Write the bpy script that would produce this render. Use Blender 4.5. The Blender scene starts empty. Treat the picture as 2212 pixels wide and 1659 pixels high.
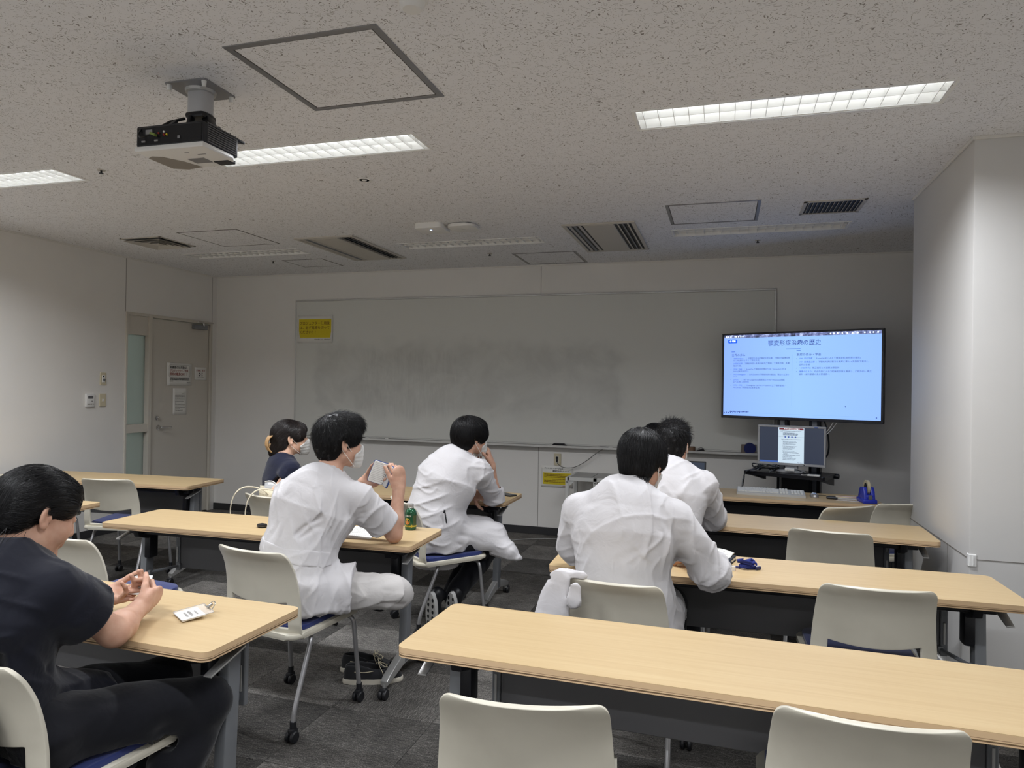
import bpy, bmesh, math, random
import numpy as np
from mathutils import Vector, Matrix, Euler
PI = math.pi
random.seed(7)
SC = bpy.context.scene
COL = SC.collection
# ---------------------------------------------------------------- camera
CAMZ = 1.4855
_y, _p, _r = map(math.radians, (16.85, 0.21, 0.857))
_f = Vector((-math.sin(_y)*math.cos(_p), math.cos(_y)*math.cos(_p), math.sin(_p)))
_rt = Vector((math.cos(_y), math.sin(_y), 0)); _up = _rt.cross(_f)
_r2 = math.cos(_r)*_rt + math.sin(_r)*_up; _u2 = -math.sin(_r)*_rt + math.cos(_r)*_up
cam_d = bpy.data.cameras.new('camera'); cam = bpy.data.objects.new('camera', cam_d); COL.objects.link(cam)
cam.matrix_world = Matrix(((_r2.x, _u2.x, -_f.x, 0), (_r2.y, _u2.y, -_f.y, 0), (_r2.z, _u2.z, -_f.z, CAMZ), (0, 0, 0, 1)))
cam_d.sensor_width = 36; cam_d.lens = 1513/2212*36; cam_d.clip_start = 0.05; cam_d.clip_end = 60
SC.camera = cam
# ---------------------------------------------------------------- world, exposure
w = bpy.data.worlds.new('world'); SC.world = w; w.use_nodes = True
w.node_tree.nodes['Background'].inputs[0].default_value = (0.6, 0.7, 0.9, 1)
w.node_tree.nodes['Background'].inputs[1].default_value = 0.05
SC.view_settings.view_transform = 'Standard'; SC.view_settings.look = 'None'
SC.view_settings.gamma = 1; SC.view_settings.use_curve_mapping = False
SC.view_settings.exposure = 0.0
LAMP_W = 33.5
LAMP_C = (.93, .955, 1.0)
TV_E = 1.15
SC.cycles.use_denoising = True
try: SC.cycles.denoiser = 'OPENIMAGEDENOISE'
except Exception: pass
SC.cycles.max_bounces = 8; SC.cycles.diffuse_bounces = 7; SC.cycles.glossy_bounces = 3
SC.cycles.transmission_bounces = 5; SC.cycles.transparent_max_bounces = 8
SC.cycles.sample_clamp_indirect = 6; SC.cycles.caustics_reflective = False; SC.cycles.caustics_refractive = False
# ---------------------------------------------------------------- room numbers (metres)
H = 2.72; XL = -5.71; XR = 2.6; YB = 6.86; YF = -2.4; XC = 1.137; YC0 = 3.859; YC1 = 4.987
TOP = 0.72             # table height

# ---------------------------------------------------------------- materials
MATS = {}
def srgb(r, g, b):
    f = lambda c: ((c/255)/12.92 if c/255 <= .04045 else ((c/255+.055)/1.055)**2.4)
    return (f(r), f(g), f(b))
def mat(name, col=(.8, .8, .8), rough=.5, metal=0.0, spec=.5, emit=None, es=0.0, alpha=1.0, trans=0.0, coat=0.0, sheen=0.0, sss=0.0):
    if name in MATS: return MATS[name]
    m = bpy.data.materials.new(name); m.use_nodes = True
    b = m.node_tree.nodes['Principled BSDF']
    b.inputs['Base Color'].default_value = (*col, 1); b.inputs['Roughness'].default_value = rough
    b.inputs['Metallic'].default_value = metal; b.inputs['Specular IOR Level'].default_value = spec
    b.inputs['Alpha'].default_value = alpha; b.inputs['Transmission Weight'].default_value = trans
    b.inputs['Coat Weight'].default_value = coat
    if sheen: b.inputs['Sheen Weight'].default_value = sheen
    if sss:
        b.inputs['Subsurface Weight'].default_value = sss; b.inputs['Subsurface Radius'].default_value = (.012, .005, .003)
        b.inputs['Subsurface Scale'].default_value = 1.0
    if emit:
        b.inputs['Emission Color'].default_value = (*emit, 1); b.inputs['Emission Strength'].default_value = es
    MATS[name] = m
    return m
class NT:
    """small helper to wire nodes"""
    def __init__(s, m): s.t = m.node_tree; s.b = s.t.nodes['Principled BSDF']
    def n(s, typ, **kw):
        nd = s.t.nodes.new(typ)
        for k, v in kw.items():
            if k.startswith('i_'): nd.inputs[k[2:].replace('_', ' ')].default_value = v
            else: setattr(nd, k, v)
        return nd
    def l(s, a, b): s.t.links.new(a, b)
    def coord(s, scale=(1, 1, 1), rot=(0, 0, 0), kind='Object'):
        tc = s.n('ShaderNodeTexCoord'); mp = s.n('ShaderNodeMapping')
        mp.inputs['Scale'].default_value = scale; mp.inputs['Rotation'].default_value = rot
        s.l(tc.outputs[kind], mp.inputs['Vector']); return mp.outputs['Vector']
    def noise(s, vec, scale, detail=3, rough=.5, dist=0.0):
        nd = s.n('ShaderNodeTexNoise'); nd.inputs['Scale'].default_value = scale; nd.inputs['Detail'].default_value = detail
        nd.inputs['Roughness'].default_value = rough; nd.inputs['Distortion'].default_value = dist
        s.l(vec, nd.inputs['Vector']); return nd
    def ramp(s, fac, stops):
        r = s.n('ShaderNodeValToRGB'); e = r.color_ramp.elements
        while len(e) < len(stops): e.new(.5)
        for i, (p, c) in enumerate(stops): e[i].position = p; e[i].color = (*c, 1) if len(c) == 3 else c
        s.l(fac, r.inputs['Fac']); return r.outputs['Color']
    def math(s, op, a, b=None, c=None):
        nd = s.n('ShaderNodeMath', operation=op)
        for i, v in enumerate((a, b, c)):
            if v is None: continue
            if isinstance(v, (int, float)): nd.inputs[i].default_value = v
            else: s.l(v, nd.inputs[i])
        return nd.outputs[0]
    def mix(s, fac, a, b, mode='MIX'):
        nd = s.n('ShaderNodeMix', data_type='RGBA', blend_type=mode)
        for sock, v in ((nd.inputs[0], fac), (nd.inputs[6], a), (nd.inputs[7], b)):
            if isinstance(v, (int, float)): sock.default_value = v
            elif isinstance(v, tuple): sock.default_value = (*v, 1) if len(v) == 3 else v
            else: s.l(v, sock)
        return nd.outputs[2]
    def base(s, col): s.l(col, s.b.inputs['Base Color'])
    def bump(s, hgt, strength=.3, dist=.01):
        b = s.n('ShaderNodeBump'); b.inputs['Strength'].default_value = strength; b.inputs['Distance'].default_value = dist
        s.l(hgt, b.inputs['Height']); s.l(b.outputs['Normal'], s.b.inputs['Normal'])

# ---------------------------------------------------------------- object helpers
def tag(o, label=None, cat=None, group=None, kind=None):
    if label: o['label'] = label
    if cat: o['category'] = cat
    if group: o['group'] = group
    if kind: o['kind'] = kind
    return o
def empty(name, loc=(0, 0, 0), rz=0.0, label=None, cat=None, group=None, kind=None, parent=None):
    o = bpy.data.objects.new(name, None); COL.objects.link(o); o.location = loc; o.rotation_euler = (0, 0, rz)
    o.empty_display_size = .05
    if parent: o.parent = parent
    return tag(o, label, cat, group, kind)
def obj(name, bm, m, parent=None, smooth=None, loc=None, rot=None, label=None, cat=None, group=None, kind=None, keep=False):
    if isinstance(bm, bmesh.types.BMesh):
        me = bpy.data.meshes.new(name); bmesh.ops.recalc_face_normals(bm, faces=bm.faces) if not keep else None
        bm.to_mesh(me); bm.free()
    else: me = bm
    if m is not None and not me.materials: me.materials.append(m)
    if smooth is not None and len(me.polygons):
        me.polygons.foreach_set('use_smooth', [True]*len(me.polygons))
        if smooth < 180: me.set_sharp_from_angle(angle=math.radians(smooth))
    o = bpy.data.objects.new(name, me); COL.objects.link(o)
    if parent: o.parent = parent
    if loc is not None: o.location = loc
    if rot is not None: o.rotation_euler = rot
    return tag(o, label, cat, group, kind)
def kids(o): return [c for c in bpy.data.objects if c.parent == o]
def copy_tree(root, loc=None, rz=None, label=None, group=None):
    m = {}
    for c in bpy.data.objects:
        if c.parent is not None: m.setdefault(c.parent.name, []).append(c)
    def rec(o, par):
        c = o.copy(); COL.objects.link(c); c.parent = par
        for ch in m.get(o.name, ()): rec(ch, c)
        return c
    r = rec(root, root.parent)
    if loc is not None: r.location = loc
    if rz is not None: r.rotation_euler = (0, 0, rz)
    if label: r['label'] = label
    if group: r['group'] = group
    return r
def B(): return bmesh.new()
def box(bm, c, s, rot=None, bev=0.0, seg=2):
    """box of full size s centred on c"""
    r = bmesh.ops.create_cube(bm, size=1.0)
    vs = r['verts']
    for v in vs: v.co = Vector((v.co.x*s[0], v.co.y*s[1], v.co.z*s[2]))
    if bev > 0:
        es = list({e for v in vs for e in v.link_edges})
        rr = bmesh.ops.bevel(bm, geom=es, offset=bev, segments=seg, affect='EDGES', profile=.5)
        vs = list({v for f in rr['faces'] for v in f.verts} | {v for v in vs if v.is_valid})
    M = Matrix.Translation(c) @ (Euler(rot).to_matrix().to_4x4() if rot else Matrix.Identity(4))
    for v in vs: v.co = M @ v.co
    return vs
def bx(bm, x0, x1, y0, y1, z0, z1, bev=0.0, seg=2):
    return box(bm, ((x0+x1)/2, (y0+y1)/2, (z0+z1)/2), (abs(x1-x0), abs(y1-y0), abs(z1-z0)), None, bev, seg)
def tube(bm, pts, r, seg=10, cap=True, closed=False):
    """round tube through points; r a number or a list"""
    pts = [Vector(p) for p in pts]; n = len(pts)
    rs = r if isinstance(r, (list, tuple)) else [r]*n
    rings = []; t0 = None; nrm = None
    for i in range(n):
        a = pts[(i-1) % n] if (i > 0 or closed) else pts[i]; b = pts[(i+1) % n] if (i < n-1 or closed) else pts[i]
        t = (b-a).normalized()
        if nrm is None:
            nrm = t.orthogonal().normalized()
        else:
            nrm = (nrm - t*nrm.dot(t))
            nrm = nrm.normalized() if nrm.length > 1e-6 else t.orthogonal().normalized()
        bn = t.cross(nrm)
        rings.append([bm.verts.new(pts[i] + (nrm*math.cos(2*PI*k/seg) + bn*math.sin(2*PI*k/seg))*rs[i]) for k in range(seg)])
    for i in range(n if closed else n-1):
        A, Bq = rings[i], rings[(i+1) % n]
        for k in range(seg): bm.faces.new((A[k], A[(k+1) % seg], Bq[(k+1) % seg], Bq[k]))
    if cap and not closed:
        bm.faces.new(rings[0][::-1]); bm.faces.new(rings[-1])
def bend(pts, rad=.03, n=5):
    """rounds the corners of a polyline"""
    pts = [Vector(p) for p in pts]; out = [pts[0]]
    for i in range(1, len(pts)-1):
        p, a, b = pts[i], pts[i-1], pts[i+1]
        d = min(rad, (a-p).length*.49, (b-p).length*.49)
        q0 = p + (a-p).normalized()*d; q1 = p + (b-p).normalized()*d
        for k in range(n+1):
            t = k/n; out.append(q0*(1-t)**2 + p*2*t*(1-t) + q1*t*t)
    out.append(pts[-1]); return out
def spline(pts, n=8):
    P = [Vector(p) for p in pts]; out = []
    for i in range(len(P)-1):
        p0, p1, p2, p3 = P[max(i-1, 0)], P[i], P[i+1], P[min(i+2, len(P)-1)]
        for k in range(n):
            t = k/n
            out.append(.5*((2*p1)+(p2-p0)*t+(2*p0-5*p1+4*p2-p3)*t*t+(3*p1-p0-3*p2+p3)*t**3))
    out.append(P[-1]); return out
def lathe(bm, prof, seg=24, M=None):
    """profile [(r,z)] turned about z"""
    M = M or Matrix.Identity(4); rings = []
    for r, z in prof:
        if r < 1e-6: rings.append([bm.verts.new(M @ Vector((0, 0, z)))])
        else: rings.append([bm.verts.new(M @ Vector((r*math.cos(2*PI*k/seg), r*math.sin(2*PI*k/seg), z))) for k in range(seg)])
    for a, b in zip(rings, rings[1:]):
        for k in range(seg):
            k2 = (k+1) % seg
            if len(a) == 1 and len(b) == 1: continue
            if len(a) == 1: bm.faces.new((a[0], b[k2], b[k]))
            elif len(b) == 1: bm.faces.new((a[k], a[k2], b[0]))
            else: bm.faces.new((a[k], a[k2], b[k2], b[k]))
    if len(rings[0]) > 1: bm.faces.new(rings[0][::-1])
    if len(rings[-1]) > 1: bm.faces.new(rings[-1])
def prism(bm, outline, z0, z1, M=None, bev=0.0):
    """outline [(x,y)] extruded from z0 to z1"""
    M = M or Matrix.Identity(4)
    a = [bm.verts.new(Vector((x, y, z0))) for x, y in outline]; b = [bm.verts.new(Vector((x, y, z1))) for x, y in outline]
    n = len(a); fs = [bm.faces.new(a[::-1]), bm.faces.new(b)]
    for i in range(n): fs.append(bm.faces.new((a[i], a[(i+1) % n], b[(i+1) % n], b[i])))
    vs = a+b
    if bev > 0:
        es = [e for e in set(fs[0].edges) | set(fs[1].edges)]
        rr = bmesh.ops.bevel(bm, geom=es, offset=bev, segments=2, affect='EDGES', profile=.5)
        vs = list({v for f in rr['faces'] for v in f.verts} | {v for v in vs if v.is_valid})
    for v in vs: v.co = M @ v.co
    return vs
def rrect(w, h, r, n=5, cx=0, cy=0):
    out = []
    for sx, sy, a0 in ((1, 1, 0), (-1, 1, PI/2), (-1, -1, PI), (1, -1, 1.5*PI)):
        for k in range(n+1):
            a = a0 + PI/2*k/n
            out.append((cx+sx*(w/2-r)+r*math.cos(a), cy+sy*(h/2-r)+r*math.sin(a)))
    return out
def quad_xyz(bm, *ps):
    return bm.faces.new([bm.verts.new(Vector(p)) for p in ps])
def frame_m(o, x, y):
    """matrix with origin o and axes x, y"""
    x = Vector(x).normalized(); y = Vector(y).normalized(); z = x.cross(y)
    return Matrix(((x.x, y.x, z.x, o[0]), (x.y, y.y, z.y, o[1]), (x.z, y.z, z.z, o[2]), (0, 0, 0, 1)))
def text(name, body, size, M, m, parent=None, align='CENTER', bold=0.0, spacing=1.0, sx=1.0, line=1.0):
    cu = bpy.data.curves.new(name, 'FONT'); cu.body = body; cu.size = size; cu.align_x = align; cu.align_y = 'CENTER'
    cu.offset = bold; cu.space_character = spacing; cu.space_line = line; cu.resolution_u = 2; cu.fill_mode = 'FRONT'
    cu.materials.append(m)
    o = bpy.data.objects.new(name, cu); COL.objects.link(o)
    if parent: o.parent = parent; 
    o.matrix_local = M @ Matrix.Diagonal((sx, 1, 1, 1))
    return o
def dashes(bm, M, x0, x1, y, hgt, seed, n=None):
    """a line of print too small to read: short strokes"""
    rnd = random.Random(seed); x = x0
    while x < x1-hgt*.5:
        wd = hgt*rnd.uniform(.5, 1.0); wd = min(wd, x1-x)
        a = y-hgt*rnd.uniform(.3, .5); b = y+hgt*rnd.uniform(.3, .5)
        bm.faces.new([bm.verts.new(M @ Vector(p)) for p in ((x, a, 0), (x+wd, a, 0), (x+wd, b, 0), (x, b, 0))])
        x += wd+hgt*rnd.uniform(.1, .45)
# ================================================================ materials of the place
M_white = mat('white paint', srgb(226, 224, 219), .6)
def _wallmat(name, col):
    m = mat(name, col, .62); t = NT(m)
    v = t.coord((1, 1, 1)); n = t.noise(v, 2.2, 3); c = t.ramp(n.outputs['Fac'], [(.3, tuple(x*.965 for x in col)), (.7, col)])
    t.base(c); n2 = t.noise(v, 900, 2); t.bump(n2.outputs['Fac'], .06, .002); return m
M_wall = _wallmat('wall paint', srgb(233, 231, 227))
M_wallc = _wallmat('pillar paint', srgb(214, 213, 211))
M_ceil = mat('fissured ceiling board', srgb(214, 209, 202), .9, spec=.1)
t = NT(M_ceil); tc = t.coord((1, 1, 1))
wn = t.noise(tc, 16, 2); off = t.n('ShaderNodeVectorMath', operation='SCALE'); off.inputs['Scale'].default_value = .12
t.l(wn.outputs['Color'], off.inputs[0]); ad = t.n('ShaderNodeVectorMath', operation='ADD'); t.l(tc, ad.inputs[0]); t.l(off.outputs[0], ad.inputs[1])
mp = t.n('ShaderNodeMapping'); mp.inputs['Scale'].default_value = (62, 185, 52); mp.inputs['Rotation'].default_value = (0, 0, .12); t.l(ad.outputs[0], mp.inputs['Vector'])
vo = t.n('ShaderNodeTexVoronoi', feature='F1'); vo.inputs['Scale'].default_value = 1.0; vo.voronoi_dimensions = '2D'; t.l(mp.outputs[0], vo.inputs['Vector'])
sep = t.n('ShaderNodeSeparateColor'); t.l(vo.outputs['Color'], sep.inputs[0])
thr = t.math('MULTIPLY_ADD', sep.outputs[0], .62, -.30)
pit = t.math('LESS_THAN', vo.outputs['Distance'], thr)
mp2 = t.n('ShaderNodeMapping'); mp2.inputs['Scale'].default_value = (120, 170, 1); t.l(ad.outputs[0], mp2.inputs['Vector'])
vo2 = t.n('ShaderNodeTexVoronoi', feature='F1'); vo2.voronoi_dimensions = '2D'; vo2.inputs['Scale'].default_value = 1.0; t.l(mp2.outputs[0], vo2.inputs['Vector'])
sep2 = t.n('ShaderNodeSeparateColor'); t.l(vo2.outputs['Color'], sep2.inputs[0])
pit2 = t.math('LESS_THAN', vo2.outputs['Distance'], t.math('MULTIPLY_ADD', sep2.outputs[0], .5, -.27))
pp = t.math('MAXIMUM', pit, t.math('MULTIPLY', pit2, .8))
t.base(t.mix(pp, srgb(240, 241, 244), srgb(150, 147, 145)))
t.bump(t.math('SUBTRACT', 1.0, pp), .5, .004)
M_metalgrey = mat('grey aluminium', srgb(150, 150, 152), .4, .6)
M_alu = mat('pale aluminium', srgb(205, 205, 203), .35, .7)
M_silver = mat('silver tube', srgb(178, 178, 180), .32, .75)
M_grey = mat('grey painted steel', srgb(128, 131, 135), .45, .35)
M_black = mat('black plastic', srgb(24, 25, 29), .45)
M_blacks = mat('black satin metal', srgb(20, 21, 26), .35, .2)
M_dark = mat('dark grey panel', srgb(98, 98, 100), .5)
M_joint = mat('dark joint', srgb(86, 82, 78), .9)
M_seam = mat('wall seam', srgb(128, 124, 118), .9)
M_base = mat('dark baseboard vinyl', srgb(44, 44, 46), .6)
M_shellw = mat('warm white chair plastic', srgb(226, 223, 212), .38)
t = NT(M_shellw); v = t.coord((1, 1, 1)); n = t.noise(v, 700, 2); t.bump(n.outputs['Fac'], .05, .001)
n2 = t.noise(v, 5, 4); t.base(t.ramp(n2.outputs['Fac'], [(.25, srgb(190, 185, 170)), (.6, srgb(204, 199, 184))]))
M_blue = mat('blue seat fabric', srgb(20, 38, 100), .9, sheen=.3)
t = NT(M_blue); v = t.coord((1, 1, 1)); n = t.noise(v, 900, 2); t.bump(n.outputs['Fac'], .3, .001)
M_wood = mat('pale maple laminate', srgb(222, 196, 152), .42)
t = NT(M_wood); v = t.coord((1.2, 30, 30)); n = t.noise(v, 1.6, 5, .6, .4)
v2 = t.coord((9, 170, 100)); n2 = t.noise(v2, 1.0, 3, .6)
f = t.math('ADD', t.math('MULTIPLY', n.outputs['Fac'], .75), t.math('MULTIPLY', n2.outputs['Fac'], .25))
t.base(t.ramp(f, [(.3, srgb(186, 160, 119)), (.5, srgb(193, 168, 127)), (.7, srgb(198, 175, 134))]))
M_edge = mat('beige edge band', srgb(206, 176, 138), .5)
M_edgeg = mat('grooved edge band', srgb(190, 156, 122), .6)
t = NT(M_edgeg); v = t.coord((1, 1, 1)); w_ = t.n('ShaderNodeTexWave', wave_type='BANDS', bands_direction='Z'); w_.inputs['Scale'].default_value = 42; t.l(v, w_.inputs['Vector'])
t.bump(w_.outputs['Fac'], .8, .003); t.base(t.mix(w_.outputs['Fac'], srgb(166, 136, 104), srgb(184, 156, 118)))
M_carpet = mat('charcoal carpet', srgb(62, 61, 60), .97, spec=.05)
t = NT(M_carpet); v = t.coord((6, 70, 1)); n = t.noise(v, 3.0, 4, .7, .3)
v2 = t.coord((150, 330, 1)); n2 = t.noise(v2, 1.0, 2, .7)
v3 = t.coord((1, 1, 1)); n3 = t.noise(v3, 3.2, 3, .6, .5)
oi = t.n('ShaderNodeObjectInfo')
f = t.math('ADD', t.math('MULTIPLY', n.outputs['Fac'], .42), t.math('MULTIPLY', n2.outputs['Fac'], .5))
f = t.math('ADD', f, t.math('MULTIPLY', n3.outputs['Fac'], .16))
f = t.math('ADD', f, t.math('MULTIPLY_ADD', oi.outputs['Random'], .11, -.06))
t.base(t.ramp(f, [(.37, srgb(36, 36, 37)), (.53, srgb(82, 80, 77)), (.7, srgb(156, 152, 147))]))
t.bump(n2.outputs['Fac'], .7, .006)
M_door = mat('beige door steel', srgb(205, 200, 190), .5)
M_frame = mat('cream frame steel', srgb(206, 201, 190), .45)
M_frost = mat('frosted glass', (.78, .86, .83), .55, trans=.75, spec=.4)
M_corr = mat('corridor glow', (.75, .85, .82), .8, emit=(.78, .86, .82), es=.32)
M_wb = mat('whiteboard enamel', srgb(216, 217, 212), .3, spec=.45)
t = NT(M_wb); v = t.coord((1, 1, 1))
n = t.noise(v, 3.2, 5, .6, .6); va = t.coord((9, 1, 1.4)); n2 = t.noise(va, 2.4, 4, .7, 1.0)
sx = t.n('ShaderNodeSeparateXYZ'); t.l(v, sx.inputs[0])
def band(o, a, b, soft):
    r = t.n('ShaderNodeMapRange', interpolation_type='SMOOTHSTEP'); r.inputs[1].default_value = a-soft; r.inputs[2].default_value = a+soft; t.l(o, r.inputs[0])
    r2 = t.n('ShaderNodeMapRange', interpolation_type='SMOOTHSTEP'); r2.inputs[1].default_value = b-soft; r2.inputs[2].default_value = b+soft; t.l(o, r2.inputs[0])
    return t.math('SUBTRACT', r.outputs[0], r2.outputs[0])
wob = t.noise(v, 5, 2); xw = t.math('ADD', sx.outputs[0], t.math('MULTIPLY_ADD', wob.outputs['Fac'], .35, -.17)); zw = t.math('ADD', sx.outputs[2], t.math('MULTIPLY_ADD', wob.outputs['Fac'], .25, -.12))
area = t.math('MULTIPLY', band(xw, -2.26, 1.14, .09), band(zw, .28, 1.03, .1))
area2 = t.math('MULTIPLY', band(xw, -1.66, -.61, .07), band(zw, .24, .95, .06))
sm = t.math('MULTIPLY', area, t.math('MULTIPLY_ADD', n.outputs['Fac'], 1.1, -.2))
sm = t.math('ADD', sm, t.math('MULTIPLY', area2, t.math('MULTIPLY_ADD', n2.outputs['Fac'], .8, -.3)))
t.base(t.mix(t.math('MULTIPLY', sm, .5), srgb(216, 217, 212), srgb(120, 121, 120)))
M_paper = mat('white paper', srgb(232, 231, 226), .8)
M_yellow = mat('yellow paper', srgb(216, 196, 40), .8)
M_inkred = mat('red ink', srgb(150, 40, 32), .8); M_inkbrown = mat('brown ink', srgb(98, 52, 22), .8); M_ink = mat('black ink', srgb(40, 38, 40), .8); M_inkgrey = mat('grey ink', srgb(140, 138, 134), .8)
M_ivory = mat('ivory switch plastic', srgb(206, 197, 170), .45)
M_steel = mat('polished steel', srgb(190, 188, 184), .25, .9)
M_lampw = mat('white reflector', srgb(240, 240, 238), .35, spec=.6)
M_tube = mat('lit fluorescent tube', (1, 1, 1), .5, emit=(.95, .98, 1), es=2.2)
M_tubeoff = mat('unlit fluorescent tube', srgb(225, 228, 228), .3)
M_vent = mat('off white vent steel', srgb(196, 192, 184), .5)
M_plast = mat('white plastic', srgb(232, 232, 230), .4)
# ================================================================ setting
def plate(bm, ps):
    bm.faces.new([bm.verts.new(Vector(p)) for p in ps])
# floor of carpet tiles (50 cm); the slab under them carries the joints
bm = B(); bx(bm, XL-.1, XR+.1, YF-.1, YB+.1, -.12, -.008)
floor = obj('floor', bm, M_base, label='dark carpet tile floor of the meeting room', kind='structure')
bm = B(); bx(bm, -.2494, .2494, -.2494, .2494, -.008, 0, .0012, 1)
tile0 = None
x = XL+.25; i = 0
while x < XR+.2:
    yy = YB-.25; j = 0
    while yy > YF-.2:
        if (yy > .1 or abs(x) < 3) and not (x-.25 > XC+.02 and YC0 < yy-.24 and yy+.24 < YC1):
            if tile0 is None:
                tile0 = obj('carpet_tile', bm, M_carpet, floor); o = tile0
            else:
                o = tile0.copy(); COL.objects.link(o)
            o.location = (x, yy, 0); o.rotation_euler = (0, 0, (PI/2 if (i*7+j*3) % 11 == 0 else 0) + (PI if (i*5+j*2) % 3 == 0 else 0))
        yy -= .5; j += 1
    x += .5; i += 1
# light fixtures: centres
FW, FL = .225, 1.262
LX = [-4.41, -2.115, .23]; LY = [5.68, 3.25, .83, -1.55]
# ceiling slab with openings for the recessed lights
xs = sorted({XL-.1, XR+.1} | {a for cx in LX for a in (cx-FL/2+.006, cx+FL/2-.006)})
ys = sorted({YF-.1, YB+.1} | {a for cy in LY for a in (cy-FW/2+.006, cy+FW/2-.006)})
bm = B(); vg = {}
def gv(i, j):
    if (i, j) not in vg: vg[i, j] = bm.verts.new((xs[i], ys[j], H))
    return vg[i, j]
for i in range(len(xs)-1):
    for j in range(len(ys)-1):
        mx, my = (xs[i]+xs[i+1])/2, (ys[j]+ys[j+1])/2
        if any(abs(mx-cx) < FL/2-.01 for cx in LX) and any(abs(my-cy) < FW/2-.01 for cy in LY): continue
        bm.faces.new((gv(i, j), gv(i, j+1), gv(i+1, j+1), gv(i+1, j)))
ceiling = obj('ceiling', bm, M_ceil, label='white fissured board ceiling', kind='structure', keep=True)
bm = B(); bx(bm, XL-.1, XR+.1, YF-.1, YB+.1, H+.16, H+.2); obj('ceiling_slab', bm, M_joint, ceiling)
# walls (thick, inner face on the room line)
def wall(name, label, *b):
    bm = B()
    for q in b: bx(bm, *q)
    return obj(name, bm, M_wall, label=label, kind='structure')
DY0, DY1, DZ = 5.555, 6.775, 2.178      # door frame opening in the left wall
wl = wall('wall_left', 'plain pale wall on the left with the door', (XL-.12, XL, YF, DY0, 0, H+.1), (XL-.12, XL, DY0, DY1, DZ, H+.1), (XL-.12, XL, DY1, YB, 0, H+.1))
wb = wall('wall_back', 'pale far wall carrying the whiteboard', (XL-.12, XR+.1, YB, YB+.12, 0, H+.1))
wr = wall('wall_right', 'pale wall on the right outside the view', (XR, XR+.12, YF, YC0, 0, H+.1), (XR, XR+.12, YC1, YB, 0, H+.1))
wf = wall('wall_front', 'pale wall behind the camera', (XL-.12, XR+.12, YF-.12, YF, 0, H+.1))
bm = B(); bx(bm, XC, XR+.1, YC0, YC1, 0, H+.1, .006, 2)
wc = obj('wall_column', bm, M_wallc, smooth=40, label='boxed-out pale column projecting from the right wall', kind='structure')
# recessed vertical panel seams
def seam(parent, *b):
    bm = B(); bx(bm, *b); return obj('panel_seam', bm, M_seam, parent)
seam(wl, XL-.002, XL+.0015, 5.548, 5.553, DZ, H); seam(wl, XL-.002, XL+.0012, 6.778, 6.782, 0, H)
seam(wl, XL-.002, XL+.0012, 3.3, 3.304, 0, H); seam(wl, XL-.002, XL+.0012, 4.4, 4.403, 0, .1)
seam(wb, -1.788, -1.784, YB-.0015, YB+.002, 0, H); seam(wb, -4.05, -4.047, YB-.0012, YB+.002, 0, .1)
for q in ((XC-.0015, XC+.002, YC0, YC1, .688, .694), (XC, XR, YC0-.0015, YC0+.002, .688, .692), (XC-.0012, XC+.002, 4.2, 4.203, 0, .688)): seam(wc, *q)
def trim(name, label, m, *b):
    bm = B()
    for q in b: bx(bm, *q, .002, 1)
    return obj(name, bm, m, label=label, kind='structure')
trim('baseboard_back', 'dark baseboard along the far wall', M_base, (XL, XR, YB-.012, YB, 0, .075))
trim('baseboard_left', 'dark baseboard along the left wall', M_base, (XL, XL+.012, YF, DY0-.03, 0, .075))
trim('baseboard_column', 'pale baseboard around the column', M_wall, (XC-.01, XC, YC0-.01, YC1, 0, .06), (XC, XR, YC0-.01, YC0, 0, .06))
trim('trim_1', 'thin ceiling moulding along the far wall', M_white, (XL, XR, YB-.008, YB, H-.014, H))
trim('trim_2', 'thin ceiling moulding along the left wall', M_white, (XL, XL+.008, YF, YB-.008, H-.014, H))
trim('trim_3', 'thin ceiling moulding around the column', M_white, (XC-.01, XC, YC0-.01, YC1, H-.016, H), (XC, XR, YC0-.01, YC0, H-.016, H))
bm = B(); bx(bm, XC-.004, XC+.03, YC0-.006, YC0+.03, .655, .715, .003, 1); bx(bm, XC+.012, XC+.018, YC0-.009, YC0, .662, .708)
obj('trim_4', bm, M_plast, label='small white plastic joint cap on the column corner', kind='structure')
# ---------------------------------------------------------------- door with frosted side light
dr = empty('door_1', (XL, 6.33, 0), label='beige steel door with lever handle in the far left corner', kind='structure')
def part(name, m, parent, *bs, bev=.002, base=(XL, 6.33, 0), smooth=None):
    bm = B()
    for q in bs: bx(bm, q[0]-base[0], q[1]-base[0], q[2]-base[1], q[3]-base[1], q[4]-base[2], q[5]-base[2], bev, 1)
    return obj(name, bm, m, parent, smooth=smooth)
part('door_leaf', M_door, dr, (XL-.06, XL-.012, 5.893, 6.745, .008, 2.142))
part('door_frame', M_frame, dr, (XL-.09, XL+.012, 5.845, 5.888, 0, DZ), (XL-.09, XL+.012, 6.75, DY1+.004, 0, DZ), (XL-.09, XL+.012, 5.888, 6.75, 2.148, DZ))
bm = B(); lathe(bm, [(0, 0), (.026, 0), (.026, .008), (.012, .012), (.011, .05), (0, .05)], 20, frame_m((-.012, 6.005-6.33, .998), (0, 1, 0), (0, 0, 1)))
tube(bm, bend([(.03, 6.005-6.33, .998), (.038, 6.005-6.33, .998), (.038, 6.14-6.33, .994)], .01, 3), .0095, 10)
h = obj('door_handle', bm, M_steel, dr, smooth=40)
bm = B(); lathe(bm, [(0, 0), (.024, 0), (.024, .01), (.015, .014), (0, .014)], 20, frame_m((-.012, 5.99-6.33, 1.098), (0, 1, 0), (0, 0, 1))); box(bm, (.008, 5.99-6.33, 1.098), (.022, .008, .026), None, .002)
obj('thumb_turn', bm, M_steel, dr, smooth=40)
cl = part('door_closer', M_grey, dr, (XL-.012, XL+.04, 6.47, 6.67, 2.08, 2.128), bev=.004)
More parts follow.
